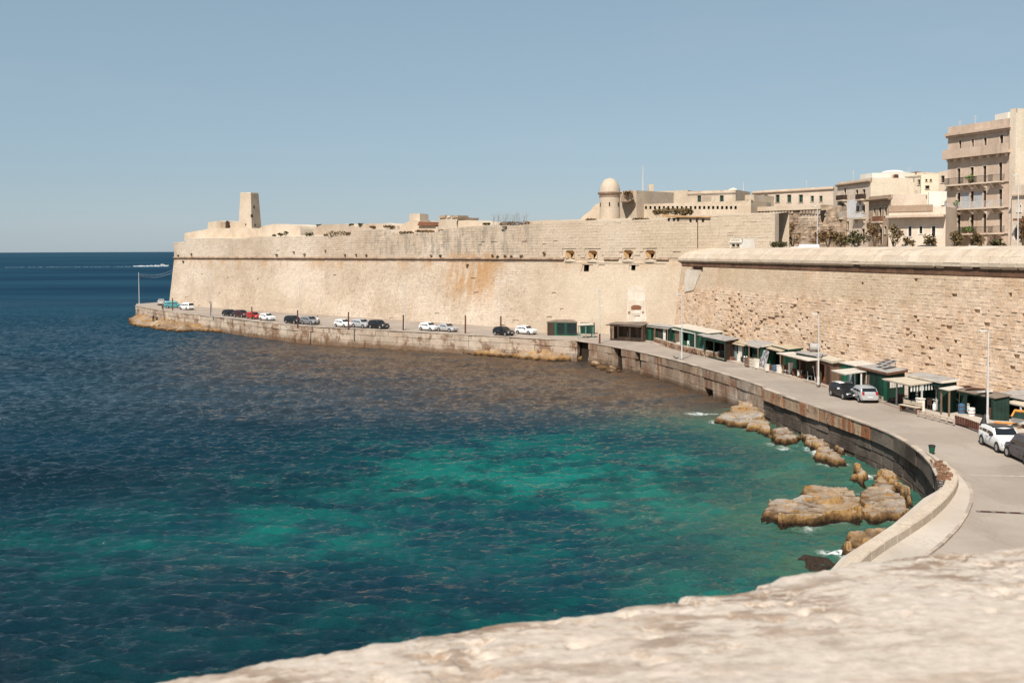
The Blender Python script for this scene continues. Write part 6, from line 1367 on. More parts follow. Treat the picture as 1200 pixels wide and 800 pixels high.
def slab(name, q, zf, zb, th, m, parent, ribs=0, ribm=None):
    FF, NF, NB, FB = [np.array(p) for p in q]; mb = MB(); zz = [zf, zf, zb, zb]
    if not ribs:
        P = [(p[0], p[1], z-th) for p, z in zip((FF, NF, NB, FB), zz)]+[(p[0], p[1], z) for p, z in zip((FF, NF, NB, FB), zz)]; mb.hexa(P)
    else:   # lapped sheets, each a little proud of its neighbour
        for k in range(ribs):
            a, b = k/ribs, (k+1.0)/ribs; d = .008*(k % 2); e = .006 if k < ribs-1 else 0
            c = [FF+(NF-FF)*a, FF+(NF-FF)*(b-e), FB+(NB-FB)*(b-e), FB+(NB-FB)*a]
            P = [(p[0], p[1], z-th+d*.5) for p, z in zip(c, zz)]+[(p[0], p[1], z+d) for p, z in zip(c, zz)]; mb.hexa(P)
    o = mb.build(name, M[m], parent); return o
def boards(fc, s0, s1, z0, z1, openings, w, m, name, root, th=.04):
    r = random.Random(int(s1*100+z0*10)); mb = MB(); n = max(1, int((s1-s0)/w))
    zt = z1 if hasattr(z1, '__call__') else (lambda s: z1)
    for k in range(n):
        a, b = s0+(s1-s0)*k/n+.006, s0+(s1-s0)*(k+1)/n-.006; c = (a+b)/2; segs = [(z0, zt(c))]
        for o in openings:
            if o[0] < c < o[1]:
                new = []
                for p, q in segs:
                    if o[2] > p+.05: new.append((p, min(q, o[2])))
                    if o[3] < q-.05: new.append((max(p, o[3]), q))
                segs = new
        j = r.random()*.018
        for p, q in segs: fc.block(mb, a, b, p, q, j, -th)
    if mb.v: return mb.build(name, M[m], root)
def hut(label, px4, zf, zb, front, side, roofm, opens=(), sopens=(), inset=.28, th=.09, ribs=5, fascia=None, cat='hut', group='fishermen huts along the wall', w=.26, name='hut', depth_clip=None):
    q = R4(px4, Z0+zf, Z0+zb); FF, NF, NB, FB = q; c = sum(q)/4; root = empty(name, (c[0], c[1], Z0), 0, label, cat, group)
    slab('roof', q, Z0+zf, Z0+zb, th, roofm, root, ribs)
    ins = [p+(c-p)/np.linalg.norm(c-p)*inset for p in q]
    if fascia:
        mb = MB(); 
        for a, b, za, zb_ in ((q[0], q[1], zf, zf), (q[1], q[2], zf, zb)):
            d = (b-a)/np.linalg.norm(b-a); n = np.array([d[1], -d[0]]); P = [a+n*.012, b+n*.012, b+n*.05, a+n*.05]; zz = (za, zb_, zb_, za)
            mb.hexa([(p[0], p[1], Z0+z-.20) for p, z in zip(P[::-1], zz[::-1])]+[(p[0], p[1], Z0+z+.02) for p, z in zip(P[::-1], zz[::-1])])
        mb.build('fascia', M[fascia], root)
    fr = Facade(ins[0], ins[1], Z0); si = Facade(ins[1], ins[2], Z0); fa = Facade(ins[3], ins[0], Z0); bk = Facade(ins[2], ins[3], Z0)
    for fc, m, op, za, zb_, nm in ((fr, front, opens, zf, zf, 'front_wall'), (si, side, sopens, zf, zb, 'side_wall'), (fa, side, (), zb, zf, 'far_wall'), (bk, side, (), zb, zb, 'back_wall')):
        if m is None: continue
        oo = [(f0*fc.L, f1*fc.L, Z0+h0, Z0+h1) for f0, f1, h0, h1, *_ in op]
        boards(fc, 0, fc.L, Z0-.1, lambda s, fc=fc, za=za, zb_=zb_: Z0+za+(zb_-za)*s/fc.L-th-.005, oo, w, m, nm, root)
        for (f0, f1, h0, h1, *t), (a, b, c0, c1) in zip(op, oo):
            t = t[0] if t else None
            if t is None: continue
            if t.startswith('door:'):
                mb = MB(); fc.block(mb, a+.02, b-.02, c0+.02, c1-.02, -.005, -.05); o = mb.build('door', M[t[5:]], root); mb = MB(); fc.block(mb, a+.08, a+.14, (c0+c1)/2-.06, (c0+c1)/2+.06, .05, -.004); mb.build('handle', M['iron'], o)
            elif t.startswith('cloth:'):
                mb = MB(); K = 9; P = []
                for k in range(K+1): s = a+(b-a)*k/K; off = .03+.04*(k % 2); P += [fc.P(s, c0, off), fc.P(s, c1, off)]
                mb.add(P, [(2*k, 2*k+2, 2*k+3, 2*k+1) for k in range(K)]); mb.build('curtain', M[t[6:]], root)
            elif t.startswith('window:'):
                mb = MB(); m_ = (a+b)/2
                for x0, x1, y0, y1 in ((a, a+.07, c0, c1), (b-.07, b, c0, c1), (m_-.03, m_+.03, c0, c1), (a+.07, b-.07, c1-.07, c1), (a+.07, b-.07, c0, c0+.07), (a+.07, m_-.03, (c0+c1)/2-.02, (c0+c1)/2+.02), (m_+.03, b-.07, (c0+c1)/2-.02, (c0+c1)/2+.02)): fc.block(mb, x0, x1, y0, y1, .03, -.05)
                o = mb.build('window', M[t[7:]], root); mb = MB(); mb.add([fc.P(a, c0, -.045), fc.P(b, c0, -.045), fc.P(b, c1, -.045), fc.P(a, c1, -.045)], [(0, 1, 2, 3)]); mb.build('pane', M['darkglass'], o)
    mb = MB(); mb.prism([tuple(p) for p in ins], Z0-.05, Z0+.02); mb.build('floor', M['interior'], root)
    return root, fr, si, q
def canopy(label, px4, zf, zb, roofm, posts=(0, 1), postm='steel', th=.07, ribs=4, group='canopies in front of the huts', pr=.055, zback=False, brace=False):
    q = R4(px4, Z0+zf, Z0+zb); c = sum(q)/4; root = empty('canopy', (c[0], c[1], Z0), 0, label, 'canopy', group); slab('roof', q, Z0+zf, Z0+zb, th, roofm, root, ribs)
    ins = [p+(c-p)/np.linalg.norm(c-p)*.22 for p in q]; zz = (zf, zf, zb, zb)
    P = {0: ins[0], 1: ins[1], 2: ins[2], 3: ins[3], 'm': (ins[0]+ins[1])/2}
    ky = np.array([a[1] for a in TKERB])[::-1]; kx = np.array([a[0] for a in TKERB])[::-1]
    for k in posts:
        p = P[k]; z = zf if k == 'm' else zz[k]; bk = (ins[3]-ins[0])*.06
        for _ in range(12):      # a post stands on the terrace, never on the road
            if Z0 > ROAD+.1 and p[0] < np.interp(p[1], ky, kx)+.35: p = p+bk
        P[k] = p; mb = MB(); mb.box((p[0], p[1], Z0+(z-th)/2-.02), (pr*2, pr*2, z-th+.02), .25); o = mb.build('post', M[postm], root)
        if brace:
            mb = MB(); d = (ins[0]-ins[1])/np.linalg.norm(ins[0]-ins[1])*(1 if k == 1 else -1); mb.tube([(p[0], p[1], Z0+z-.75), (p[0]+d[0]*.55, p[1]+d[1]*.55, Z0+z-th-.02)], .035, 5); mb.build('brace', M[postm], root)
    mb = MB(); mb.tube([(*ins[0], Z0+zf-th-.05), (*ins[1], Z0+zf-th-.05)], .045, 6); mb.tube([(*ins[3], Z0+zb-th-.05), (*ins[2], Z0+zb-th-.05)], .045, 6); mb.build('beam', M[postm], root)
    return root, q, ins
# far pair facing the bay below the long wall
Zs = Z0; Z0 = ROAD
hut('brown-roofed hut with dark green framed glass, farthest of the row', [(640.5, 376.6), (676.8, 377.0), (671, 374.3), (652, 374.3)], 2.35, 2.5, 'green', 'redwood', 'roof_brown', [(.30, .62, .25, 2.1, 'window:dgreen'), (.64, .97, .25, 2.1, 'window:dgreen'), (.02, .28, .0, 2.1, 'door:darkwood')], (), .12, .16, 3, w=.4)
canopy('green-posted shelter with a pale curved roof, beside the farthest hut', [(677, 381.2), (696.5, 380.2), (694, 378.4), (679, 378.6)], 2.2, 2.3, 'roof_white', (0, 1, 2, 3, 'm'), 'mint')
fc = Facade(G(680, 390.6)[:2], G(697, 391.4)[:2], ROAD); rt0_ = empty('green_screen', fc.P(1, ROAD), 0, 'dark green board screen under the pale curved roof', 'screen'); boards(fc, 0, fc.L, ROAD, ROAD+1.9, [], .3, 'dgreen', 'board_screen', rt0_)
mb = MB(); p = G(652.5, 391.5); q = G(676, 390.2); d = (q-p)[:2]/np.linalg.norm((q-p)[:2]); n = np.array([-d[1], d[0]]); mb.hexa([(*(p[:2]), ROAD), (*(q[:2]), ROAD), (*(q[:2]+n*.5), ROAD), (*(p[:2]+n*.5), ROAD), (*(p[:2]+d*.1), ROAD+.55), (*(q[:2]-d*.05), ROAD+1.0), (*(q[:2]+n*.45), ROAD+1.0), (*(p[:2]+n*.45), ROAD+.55)]); tag(mb.build('white_wall', M['whitewash']), 'low white wall with a sloping top before the farthest hut', 'low wall')
# rock heap beside it
cxy = G(628, 388)[:2]; mb = MB(); r = random.Random(4)
prism_px('rubble_heap', [(606, 390), (611, 387.5), (617, 383), (622, 378.5), (630, 374), (637.5, 374.5), (646, 383), (654, 391)], G(628, 389.5)[1]+1.0, 3., 'pale', 'pale rubble heap sloping up against the left of the farthest hut', 'rubble heap', .3, 60)
for i, (u, v, s) in enumerate(((612, 388, .5), (619, 387.2, .7), (625, 386, .5))): prism_px('fallen_stone', [(u-2.5, v), (u-2, v-2.6), (u+1, v-3), (u+2.6, v-1)], G(u, v)[1]-.3, .8, 'rubble', ['leftmost small reddish stone before the rubble heap', 'middle reddish stone before the rubble heap', 'right reddish stone before the rubble heap'][i], 'stone', .1, 61+i)
Z0 = Zs
hut('brown wooden hut with two dark open bays, below the blocked gate', [(713.5, 378.8), (754, 380.6), (760, 378.4), (722, 376.8)], 2.5, 2.65, 'darkwood', 'wood', 'roof_brown', [(.28, .60, .45, 2.25), (.64, .97, .45, 2.25), (.02, .12, .1, 2.1, 'door:wood'), (.14, .25, .1, 2.1)], (), .2, .12, 3)
hut('green shed with dark doors and a thin grey roof, right of the brown hut', [(757, 380.2), (787, 383.2), (797, 381.4), (767, 378.6)], 2.45, 2.6, 'dgreen', 'dgreen', 'roof_grey', [(.05, .2, .05, 2.0, 'door:green'), (.27, .36, .05, 2.0, 'door:redwood'), (.44, .60, .05, 2.0, 'door:darkwood'), (.68, .80, .05, 2.0, 'cloth:curtain')], (), .2, .09, 4)
hut('green-boarded hut with a long white roof', [(785.5, 381.2), (829, 390.2), (848, 388.3), (806, 379.3)], 2.6, 2.75, 'green', 'mint', 'roof_white', [(.10, .28, .05, 2.05, 'door:wood'), (.36, .50, .8, 1.9), (.55, .70, .05, 2.05, 'door:dgreen')], ((.1, .4, .7, 1.9, 'window:whitewash'),), .3, .10, 6)
hut('dark open hut behind brown posts under a grey corrugated roof', [(823, 393.6), (850, 399.2), (867, 396.2), (842, 391.2)], 2.55, 2.7, 'dgreen', 'darkwood', 'roof_grey', [(.08, .45, .05, 2.1), (.5, .95, .05, 2.1)], (), .25, .09, 6)
canopy('grey lean-to on crooked brown posts before the dark open hut', [(816.5, 391.6), (845, 398.2), (853, 396.4), (826, 390.6)], 2.3, 2.42, 'roof_grey', (0, 1, 'm'), 'darkwood', brace=True)
hut('little hut with a tan roof and a pale blue door', [(856, 399.2), (874, 403.4), (881, 401.6), (865, 397.8)], 2.3, 2.42, 'dgreen', 'dgreen', 'roof_tan', [(.1, .4, .05, 1.95, 'door:bluegreen'), (.5, .9, .6, 1.9, 'cloth:curtain')], (), .2, .09, 3)
hut('dark green hut with a light grey roof and a bright green door jamb', [(872.5, 399.8), (893, 404.8), (911, 402.4), (886, 398)], 2.5, 2.65, 'dgreen', 'green', 'roof_grey', [(.1, .4, .05, 2.0), (.82, .97, .05, 2.1, 'door:green'), (.45, .75, .9, 1.8, 'window:dgreen')], (), .3, .1, 5, 'roof_white')
hut('dark hut with a tan roof and a thick green fascia', [(904.5, 404.8), (924, 409.6), (941, 407.6), (922, 403.4)], 2.45, 2.55, 'dgreen', 'dgreen', 'roof_tan', [(.1, .5, .05, 2.0), (.6, .85, .05, 2.0, 'door:green')], (), .3, .12, 4, 'dgreen')
hut('hut with a plain grey roof behind the big white canopy', [(931, 412.2), (960, 417.4), (970, 414.8), (943, 410.4)], 2.75, 2.85, 'dgreen', 'wood', 'roof_grey', [(.05, .45, .05, 2.1), (.5, .95, .05, 2.1)], (), .25, .09, 5)
canopy('big white canopy with a ragged edge over fishing gear', [(909.5, 413.2), (946.5, 422.4), (968, 420.8), (930, 412)], 2.35, 2.5, 'roof_white', (0, 1, 'm'), 'wood', .06, 7)
hut('brown hut with a two-coloured flat roof right of the big white canopy', [(957, 418.2), (975, 423.6), (990, 421.2), (971, 415.8)], 2.6, 2.7, 'redwood', 'wood', 'roof_cream', [(.08, .5, .3, 2.0), (.6, .9, .05, 2.0, 'door:darkwood')], (), .25, .1, 4, 'roof_cream')
hut('bright green hut with a white roof', [(983.5, 424.2), (1005, 429), (1027, 426.4), (1011, 422)], 2.6, 2.72, 'green', 'green', 'roof_white', [(.45, .7, .05, 2.05, 'door:bluegreen')], (), .25, .09, 5)
canopy('small white canopy on thin white posts, behind the parked silver car', [(974, 433.6), (990.5, 438.4), (1018.5, 434.6), (1002, 430.8)], 2.25, 2.35, 'roof_white', (0, 1, 2, 'm'), 'plastic', .07, 4)
s10, f10, d10, q10 = hut('dark green hut with solar panels on its grey roof', [(1004.5, 428.8), (1040, 437), (1063.5, 433.2), (1034, 425.4)], 2.65, 2.8, 'dgreen', 'dgreen', 'roof_grey', [(.04, .2, .05, 2.05, 'door:redwood'), (.24, .36, .05, 2.05, 'door:wood'), (.86, .98, .05, 2.05, 'door:green')], ((.15, .85, 1.2, 2.0, 'cloth:curtain'),), .3, .11, 7, 'redwood')
for k in range(2):   # solar panels on their frame
    a = .42+.22*k; p = q10[3]+(q10[2]-q10[3])*a; f = q10[0]+(q10[1]-q10[0])*a; d = (q10[2]-q10[3])/np.linalg.norm(q10[2]-q10[3]); e = (f-p)/np.linalg.norm(f-p); c0 = p+e*.35; z = Z0+2.9
    P = [c0-d*.48+e*1.55, c0+d*.42+e*1.55, c0+d*.42, c0-d*.48]; mb = MB(); mb.hexa([(x[0], x[1], z+h-.03) for x, h in zip(P, (.05, .05, .55, .55))]+[(x[0], x[1], z+h+.02) for x, h in zip(P, (.05, .05, .55, .55))]); o = mb.build('solar_panel', M['steel'], s10)
    mb = MB()
    for i in range(3):
        for j in range(2):
            g = [(i/3+.02, j/2+.02), ((i+1)/3-.02, j/2+.02), ((i+1)/3-.02, (j+1)/2-.02), (i/3+.02, (j+1)/2-.02)]; mb.add([tuple(np.array([*(P[0]+(P[1]-P[0])*y+(P[3]-P[0])*x), z+.05+.5*x+.028])) for x, y in g], [(0, 1, 2, 3)])
    mb.build('cells', M['panelblue'], o)
    mb = MB(); mb.box((*(c0-d*.03), z+.2), (.05, .05, .62), .3); mb.build('strut', M['steel'], o)
hut('hut with a long pale grey roof behind the cream canopy', [(1062, 438), (1103, 446.4), (1124, 444), (1084, 436.2)], 2.75, 2.9, 'dgreen', 'dgreen', 'roof_grey', [(.03, .45, .05, 2.2), (.5, .95, .05, 2.2)], (), .25, .12, 6, 'roof_white')
c11, q11, i11 = canopy('cream canopy with a striped valance, casting a dark shadow on the terrace', [(1033.5, 443.4), (1067, 451), (1101, 446.8), (1067, 441)], 2.4, 2.5, 'roof_cream', (0, 1, 2), 'steel', .08, 6)
fc = Facade(i11[1], i11[2], Z0); K = 18
for nm, m, par in (('valance_white_stripe', 'plastic', 0), ('valance_dark_stripe', 'dgreen', 1)):
    mb = MB()
    for k in range(K):
        if k % 2 == par: fc.block(mb, fc.L*k/K, fc.L*(k+1)/K, Z0+1.80, Z0+2.38, .03, .01)
    mb.build(nm, M[m], c11)
mb = MB(); p = G(1074.3, 481, Z0)
for k in range(9): mb.box((p[0], p[1], Z0+.2+k*.24), (.13, .13, .12), .25)
mb.build('striped_post', M['plastic'], c11)
hut('dark shack hung with green tarpaulin, roof of odd boards', [(1113, 455), (1166, 466), (1186, 462.5), (1136, 452.2)], 1.9, 2.2, 'tarp', 'tarp', 'roof_brown', [(.04, .2, .05, 1.65), (.24, .4, .2, 1.6, 'cloth:tarp'), (.42, .6, .05, 1.7), (.62, .95, .05, 1.7)], (), .25, .08, 9)
hut('shack with a wide grey corrugated roof at the right edge', [(1163, 460.5), (1199, 467.6), (1234, 462.4), (1200, 455.8)], 1.8, 2.05, 'tarp', 'tarp', 'roof_grey', [(.05, .45, .05, 1.6), (.5, .95, .05, 1.6)], (), .25, .08, 6)
canopy('small white flap of roof between the cream canopy and the tarpaulin shack', [(1100, 454.6), (1112, 457.4), (1130, 453.6), (1119, 451.4)], 2.25, 2.35, 'roof_white', (0, 1), 'wood', .05, 3)
canopy('cream lean-to low at the right edge before the grey shack', [(1177, 470.5), (1214, 478.5), (1232, 474), (1197, 467.4)], 1.5, 1.6, 'roof_cream', (0, 'm'), 'steel', .06, 4)
for i, (u, v, w, m, l) in enumerate(((1143, 455, 1.6, 'redwood', 'reddish board lying on the tarpaulin shack roof'), (1154, 458.6, 1.2, 'curtain', 'pale crumpled sheet on the tarpaulin shack roof'), (1130, 452.6, 1.1, 'rust', 'rusty sheet on the back of the tarpaulin shack roof'))):
    p = G(u, v, Z0+2.2); mb = MB(); mb.box((p[0], p[1], Z0+2.22), (w, .5, .05), -.7+i*.4, .04); tag(mb.build('loose_board', M[m]), l, 'board')
p = G(955, 411.5, Z0+2.9); rt = empty('roof_tank', (p[0], p[1], Z0+2.8), 0, 'grey barrel lying on the roof behind the white canopy', 'barrel'); mb = MB(); mb.tube([(p[0]-.55, p[1]+.1, Z0+3.35), (p[0]+.5, p[1]-.1, Z0+3.35)], .48, 14); shade_flatish(mb.build('shell', M['roof_grey'], rt)); mb = MB(); mb.box((p[0], p[1], Z0+2.86), (.8, .5, .14)); mb.build('cradle', M['wood'], rt)
for lab, q, zf, zb, m, posts, pm in (
  ('brown lean-to on thin posts in front of the brown wooden hut', [(709, 380.2), (751, 382.6), (755, 380.8), (717, 378.8)], 2.25, 2.4, 'roof_brown', (0, 1, 'm'), 'darkwood'),
  ('thin grey awning over the dark doors of the green shed', [(752, 381.6), (783, 385.2), (789, 383.4), (760, 380.2)], 2.2, 2.35, 'roof_grey', (0, 1, 'm'), 'wood'),
  ('narrow white awning over the front of the green-boarded hut', [(780, 383.6), (815, 390.6), (822, 388.4), (789, 382)], 2.2, 2.4, 'roof_white', (0, 1, 'm'), 'steel'),
  ('tan awning on brown posts before the little hut with the pale blue door', [(850.5, 400.6), (871, 405.4), (876, 403.6), (857, 399.2)], 2.1, 2.25, 'roof_tan', (0, 1), 'darkwood'),
  ('grey awning over the front of the dark green hut with the patterned sheet', [(866.5, 402.2), (889, 407.4), (895, 405.2), (874, 400.6)], 2.2, 2.4, 'roof_grey', (0, 1, 'm'), 'wood'),
  ('patched tan awning left of the big white canopy', [(897.5, 407.6), (915, 411.8), (923, 409.4), (905, 405.4)], 2.2, 2.35, 'roof_tan', (0, 1), 'wood')):
    canopy(lab, q, zf, zb, m, posts, pm, .05, 5)
def barrel(u, v, rad, h, m, label):
    p = G(u, v, Z0); root = empty('barrel', (p[0], p[1], Z0), 0, label, 'barrel', 'barrels and tubs on the terrace'); mb = MB(); mb.lathe((p[0], p[1], Z0), [(rad*.92, 0), (rad, h*.1), (rad*1.04, h*.5), (rad, h*.9), (rad*.94, h)], 12); shade_flatish(mb.build('drum', M[m], root)); mb = MB()
    for f in (.3, .7): mb.lathe((p[0], p[1], Z0), [(rad*1.03, h*f-.03), (rad*1.08, h*f), (rad*1.03, h*f+.03)], 12, False)
    mb.build('hoop', M['rust'], root)
for u, v, rad, h, m, l in ((729, 394.6, .3, .85, 'bluetarp', 'blue barrel under the brown lean-to'), (746, 396.6, .3, .8, 'rust', 'rusty drum right of the brown lean-to'), (776, 400.4, .3, .85, 'plastic', 'white tub before the dark doors of the green shed'), (789, 404.4, .28, .8, 'dgreen', 'green drum at the right end of the green shed'), (826, 411.6, .3, .85, 'bluetarp', 'blue barrel right of the dark wooden table'), (835, 414.2, .28, .7, 'rust', 'rusty drum behind the low rubble wall end'), (873.5, 424.4, .28, .8, 'plastic', 'white tub right of the pale blue table'), (908, 435, .28, .75, 'bluetarp', 'blue barrel before the thick green fascia'), (931, 440.2, .3, .85, 'rust', 'rusty drum under the big white canopy'), (976, 449.4, .28, .8, 'dgreen', 'green drum between two white pillars near the black car'), (1037, 466.2, .3, .85, 'bluetarp', 'blue barrel by the short low fence'), (1055.5, 471.4, .3, .8, 'rust', 'rusty drum deep under the cream canopy'), (1127, 484.2, .3, .85, 'bluetarp', 'blue barrel left of the white block'), (1138.5, 487.2, .28, .7, 'plastic', 'white tub right of the white block'), (1163, 490, .3, .9, 'rust', 'rusty drum behind the nearest lamp')): barrel(u, v, rad, h, m, l)
def netheap(u, v, w, m, label):
    p = G(u, v, Z0); r = random.Random(int(u)); root = empty('net_heap', (p[0], p[1], Z0), 0, label, 'fishing nets', 'heaps of nets'); mb = MB(); n = 12
    P = []; 
    for i, (f, z) in enumerate(((1, 0), (.9, .16), (.6, .34), (.22, .44))):
        for k in range(n): a = 2*math.pi*k/n; q = w*f*(.8+.4*r.random()); P.append((p[0]+q*math.cos(a), p[1]+q*math.sin(a), Z0+z*(.8+.4*r.random())))
    mb.add(P, [(i*n+k, i*n+(k+1) % n, (i+1)*n+(k+1) % n, (i+1)*n+k) for i in range(3) for k in range(n)]+[tuple(range(3*n, 4*n))]); mb.build('net', M[m], root); mb = MB()
    for k in range(6): a = r.random()*6; mb.lathe((p[0]+w*.6*math.cos(a), p[1]+w*.6*math.sin(a), Z0+.3), [(.02, -.06), (.07, 0), (.02, .06)], 6)
    mb.build('float', M['orange'], root)
for u, v, w, m, l in ((929, 438.2, .7, 'darkwood', 'dark heap of nets left of the white pole under the big canopy'), (941, 442.8, .6, 'rust', 'brown heap of nets before the red oar'), (805, 409.4, .6, 'dgreen', 'green heap of nets left of the dark wooden table'), (858, 421.6, .5, 'rust', 'brown heap of nets by the pale blue table'), (1048, 471.5, .7, 'darkwood', 'dark heap of nets in the shadow of the cream canopy'), (1108, 482, .6, 'dgreen', 'green heap of nets at the foot of the stone pillar')): netheap(u, v, w, m, l)
def gas(u, v, m, label):
    p = G(u, v, Z0); root = empty('gas_bottle', (p[0], p[1], Z0), 0, label, 'gas bottle', 'gas bottles by the huts'); mb = MB(); mb.lathe((p[0], p[1], Z0), [(.15, 0), (.16, .05), (.16, .48), (.11, .58), (.04, .62)], 10); shade_flatish(mb.build('cylinder_body', M[m], root)); mb = MB(); mb.lathe((p[0], p[1], Z0), [(.09, .6), (.1, .74), (.085, .74), (.08, .62)], 10, False); mb.build('collar', M['steel'], root)
for u, v, m, l in ((1095, 480.6, 'plastic', 'white gas bottle under the white table edge'), (967, 446.8, 'orange', 'orange gas bottle left of the white pillar by the black car'), (771, 399, 'orange', 'orange gas bottle beside the white tub'), (881, 427.6, 'bluetarp', 'blue gas bottle between the crates and the white pillar')): gas(u, v, m, l)
for u, v0, v1, Y, l in ((1000, 211, 200, 172, 'thin aerial on the balcony house roof'), (1066, 207.5, 196, 178, 'thin aerial at the right end of the cream house roof'), (1143, 146, 135.5, 153, 'thin aerial over the middle of the tall block roof'), (1125, 149, 141.5, 156, 'short aerial on the left of the tall block roof'), (945, 222, 212, 205, 'thin aerial on the house with green windows')):
    p, q = PY(u, v0+1, Y), PY(u, v1, Y); root = empty('roof_aerial', p, 0, l, 'aerial'); mb = MB(); mb.tube([p, q], .035, 5); mb.build('pole', M['steel'], root); mb = MB()
    for k in range(4): z = q[2]-.1-k*.16; mb.tube([(q[0]-.45+k*.07, q[1], z), (q[0]+.45-k*.07, q[1], z)], .015, 4)
    mb.build('rods', M['steel'], root)
# stone column and low stone wall before the tarpaulin
def stonepile(name, u, v, w, h, label, m='rubble', lay=5, per=3, seed=1, cat='pillar', z=None):
    p = G(u, v, Z0); root = empty(name, (p[0], p[1], Z0), 0, label, cat); r = random.Random(seed)
    for k in range(lay):
        mb = MB()
        for j in range(per): mb.box((p[0]+(j-(per-1)/2)*w/per, p[1], Z0+h*(k+.5)/lay), (w/per*.97, w*.55*(.9+.2*r.random()), h/lay*.95), (r.random()-.5)*.1)
        mb.build('stone_course', M[m], root)
stonepile('stone_pillar', 1115.5, 478.8, .75, 2.0, 'rough stone pillar at the left of the green tarpaulin', 'rubble', 6, 2, 3)
stonepile('stone_wall', 1125.5, 480.8, 1.3, .7, 'low stone wall joined to the rough stone pillar', 'kerb', 3, 4, 4, 'low wall')
# bollards and pillars along the terrace
def bollard(u, v, w, h, label, cap=True):
    p = G(u, v, Z0); root = empty('terrace_pillar', (p[0], p[1], Z0), 0, label, 'pillar', 'white pillars along the terrace'); mb = MB(); mb.box((p[0], p[1], Z0+h/2), (w, w, h), .25); mb.build('shaft', M['whitewash'], root)
    if cap: mb = MB(); mb.box((p[0], p[1], Z0+h+.04), (w*1.2, w*1.2, .08), .25); mb.build('cap', M['whitewash'], root)
for u, v, w, h, l in ((1078.5, 482.2, .50, 1.1, 'big square white pillar under the cream canopy'), (1131, 483.5, .5, .75, 'white block on the terrace before the green tarpaulin'), (926.3, 438.5, .36, 1.2, 'white pillar left of the fishing gear under the big canopy'), (913, 436.6, .40, .8, 'short white pillar by the green door'), (937, 442.5, .34, .75, 'short white pillar in front of the nets'), (970.5, 447.5, .38, .9, 'white pillar between the lamp and the black car'), (981.5, 447.2, .3, 1.15, 'thin white pillar behind the black car'), (887, 431, .36, .85, 'white pillar before the patterned sheet'), (899, 434.4, .34, .7, 'small white pillar right of the patterned sheet'), (866, 423, .36, .8, 'white pillar in front of the tan-roofed hut'), (851.5, 419.3, .34, .75, 'white pillar below the brown-posted lean-to'), (741, 396.2, .5, .9, 'white pillar before the brown wooden hut'), (716.5, 393.8, .5, 1.4, 'tall white pillar left of the brown wooden hut'), (795, 408.3, .4, .8, 'white pillar on the terrace by the quay lamp'), (1061, 474.5, .3, .6, 'short white pillar in the canopy shadow')):
    bollard(u, v, w, h, l)
# pale board walls, crates, tables
def crate(u, v, s, m, label, rz=.3, cat='crate', name='crate', z=None):
    p = G(u, v, Z0); root = empty(name, (p[0], p[1], Z0), rz, label, cat, 'crates and boxes on the terrace'); mb = MB(); mb.islocal = True; w, d, h = s
    for x, y, a, b in ((0, -d/2, w, .03), (0, d/2, w, .03), (-w/2, 0, .03, d-.06), (w/2, 0, .03, d-.06)):
        for k in range(3): mb.box((x, y, h*(k+.5)/3), (a, b, h/3*.86))
    mb.build('slats', M[m], root); mb = MB(); mb.islocal = True; mb.box((0, 0, .03), (w-.05, d-.05, .04)); mb.build('base', M[m], root)
for u, v, s, m, l in ((877.5, 428.3, (.8, .9, 1.0), 'wood', 'brown wooden crate left of a pale one before the grey-roofed hut'), (883.5, 429, (.9, .9, .95), 'roof_white', 'pale crate beside the brown crate'), (766, 397, (.9, .9, 1.0), 'redwood', 'red-brown crate between the brown hut and the green shed'), (760, 396.2, (.8, .8, .9), 'redwood', 'second red-brown crate against the brown hut'), (844.5, 417, (.6, .7, .7), 'roof_white', 'pale crate under the brown-posted lean-to'), (1003.5, 455.5, (.9, .6, .6), 'redwood', 'reddish box under the small white canopy'), (996, 453.8, (.6, .6, .5), 'rust', 'rusty box beside the reddish box under the small canopy'), (1031.5, 462, (.5, .5, .5), 'plastic', 'small white box before the dark green hut'), (1044, 467, (.6, .5, .55), 'rust', 'brown box at the foot of the cream canopy post'), (905, 433.5, (.6, .6, .6), 'redwood', 'reddish crate left of the short white pillar'), (947, 440.5, (.7, .6, .5), 'wood', 'wooden crate under the big white canopy'), (952.5, 443.5, (.6, .6, .45), 'darkwood', 'dark crate near the lamp foot')): crate(u, v, s, m, l)
p = G(762.5, 392.5, Z0); mb = MB(); mb.lathe((p[0], p[1], Z0), [(.62, 1.1), (.66, 1.15), (.66, 2.0), (.5, 2.15), (.1, 2.2)], 14); rt = empty('water_tank', (p[0], p[1], Z0), 0, 'white water tank on a stand right of the brown wooden hut', 'water tank'); shade_flatish(mb.build('tank', M['plastic'], rt)); mb = MB()
for x, y in ((-.4, -.4), (.4, -.4), (.4, .4), (-.4, .4)): mb.box((p[0]+x, p[1]+y, Z0+.55), (.1, .1, 1.1))
mb.build('stand', M['wood'], rt)
def table(u, v, w, d, h, m, label, rz=.25, group='tables on the terrace'):
    p = G(u, v, Z0); root = empty('table', (p[0], p[1], Z0), rz, label, 'table', group); mb = MB(); mb.islocal = True; mb.box((0, 0, h-.03), (w, d, .06)); mb.build('table_top', M[m], root)
    for x in (-1, 1):
        for y in (-1, 1): mb = MB(); mb.islocal = True; mb.box((x*(w/2-.09), y*(d/2-.09), (h-.06)/2), (.09, .09, h-.06)); mb.build('leg', M[m], root)
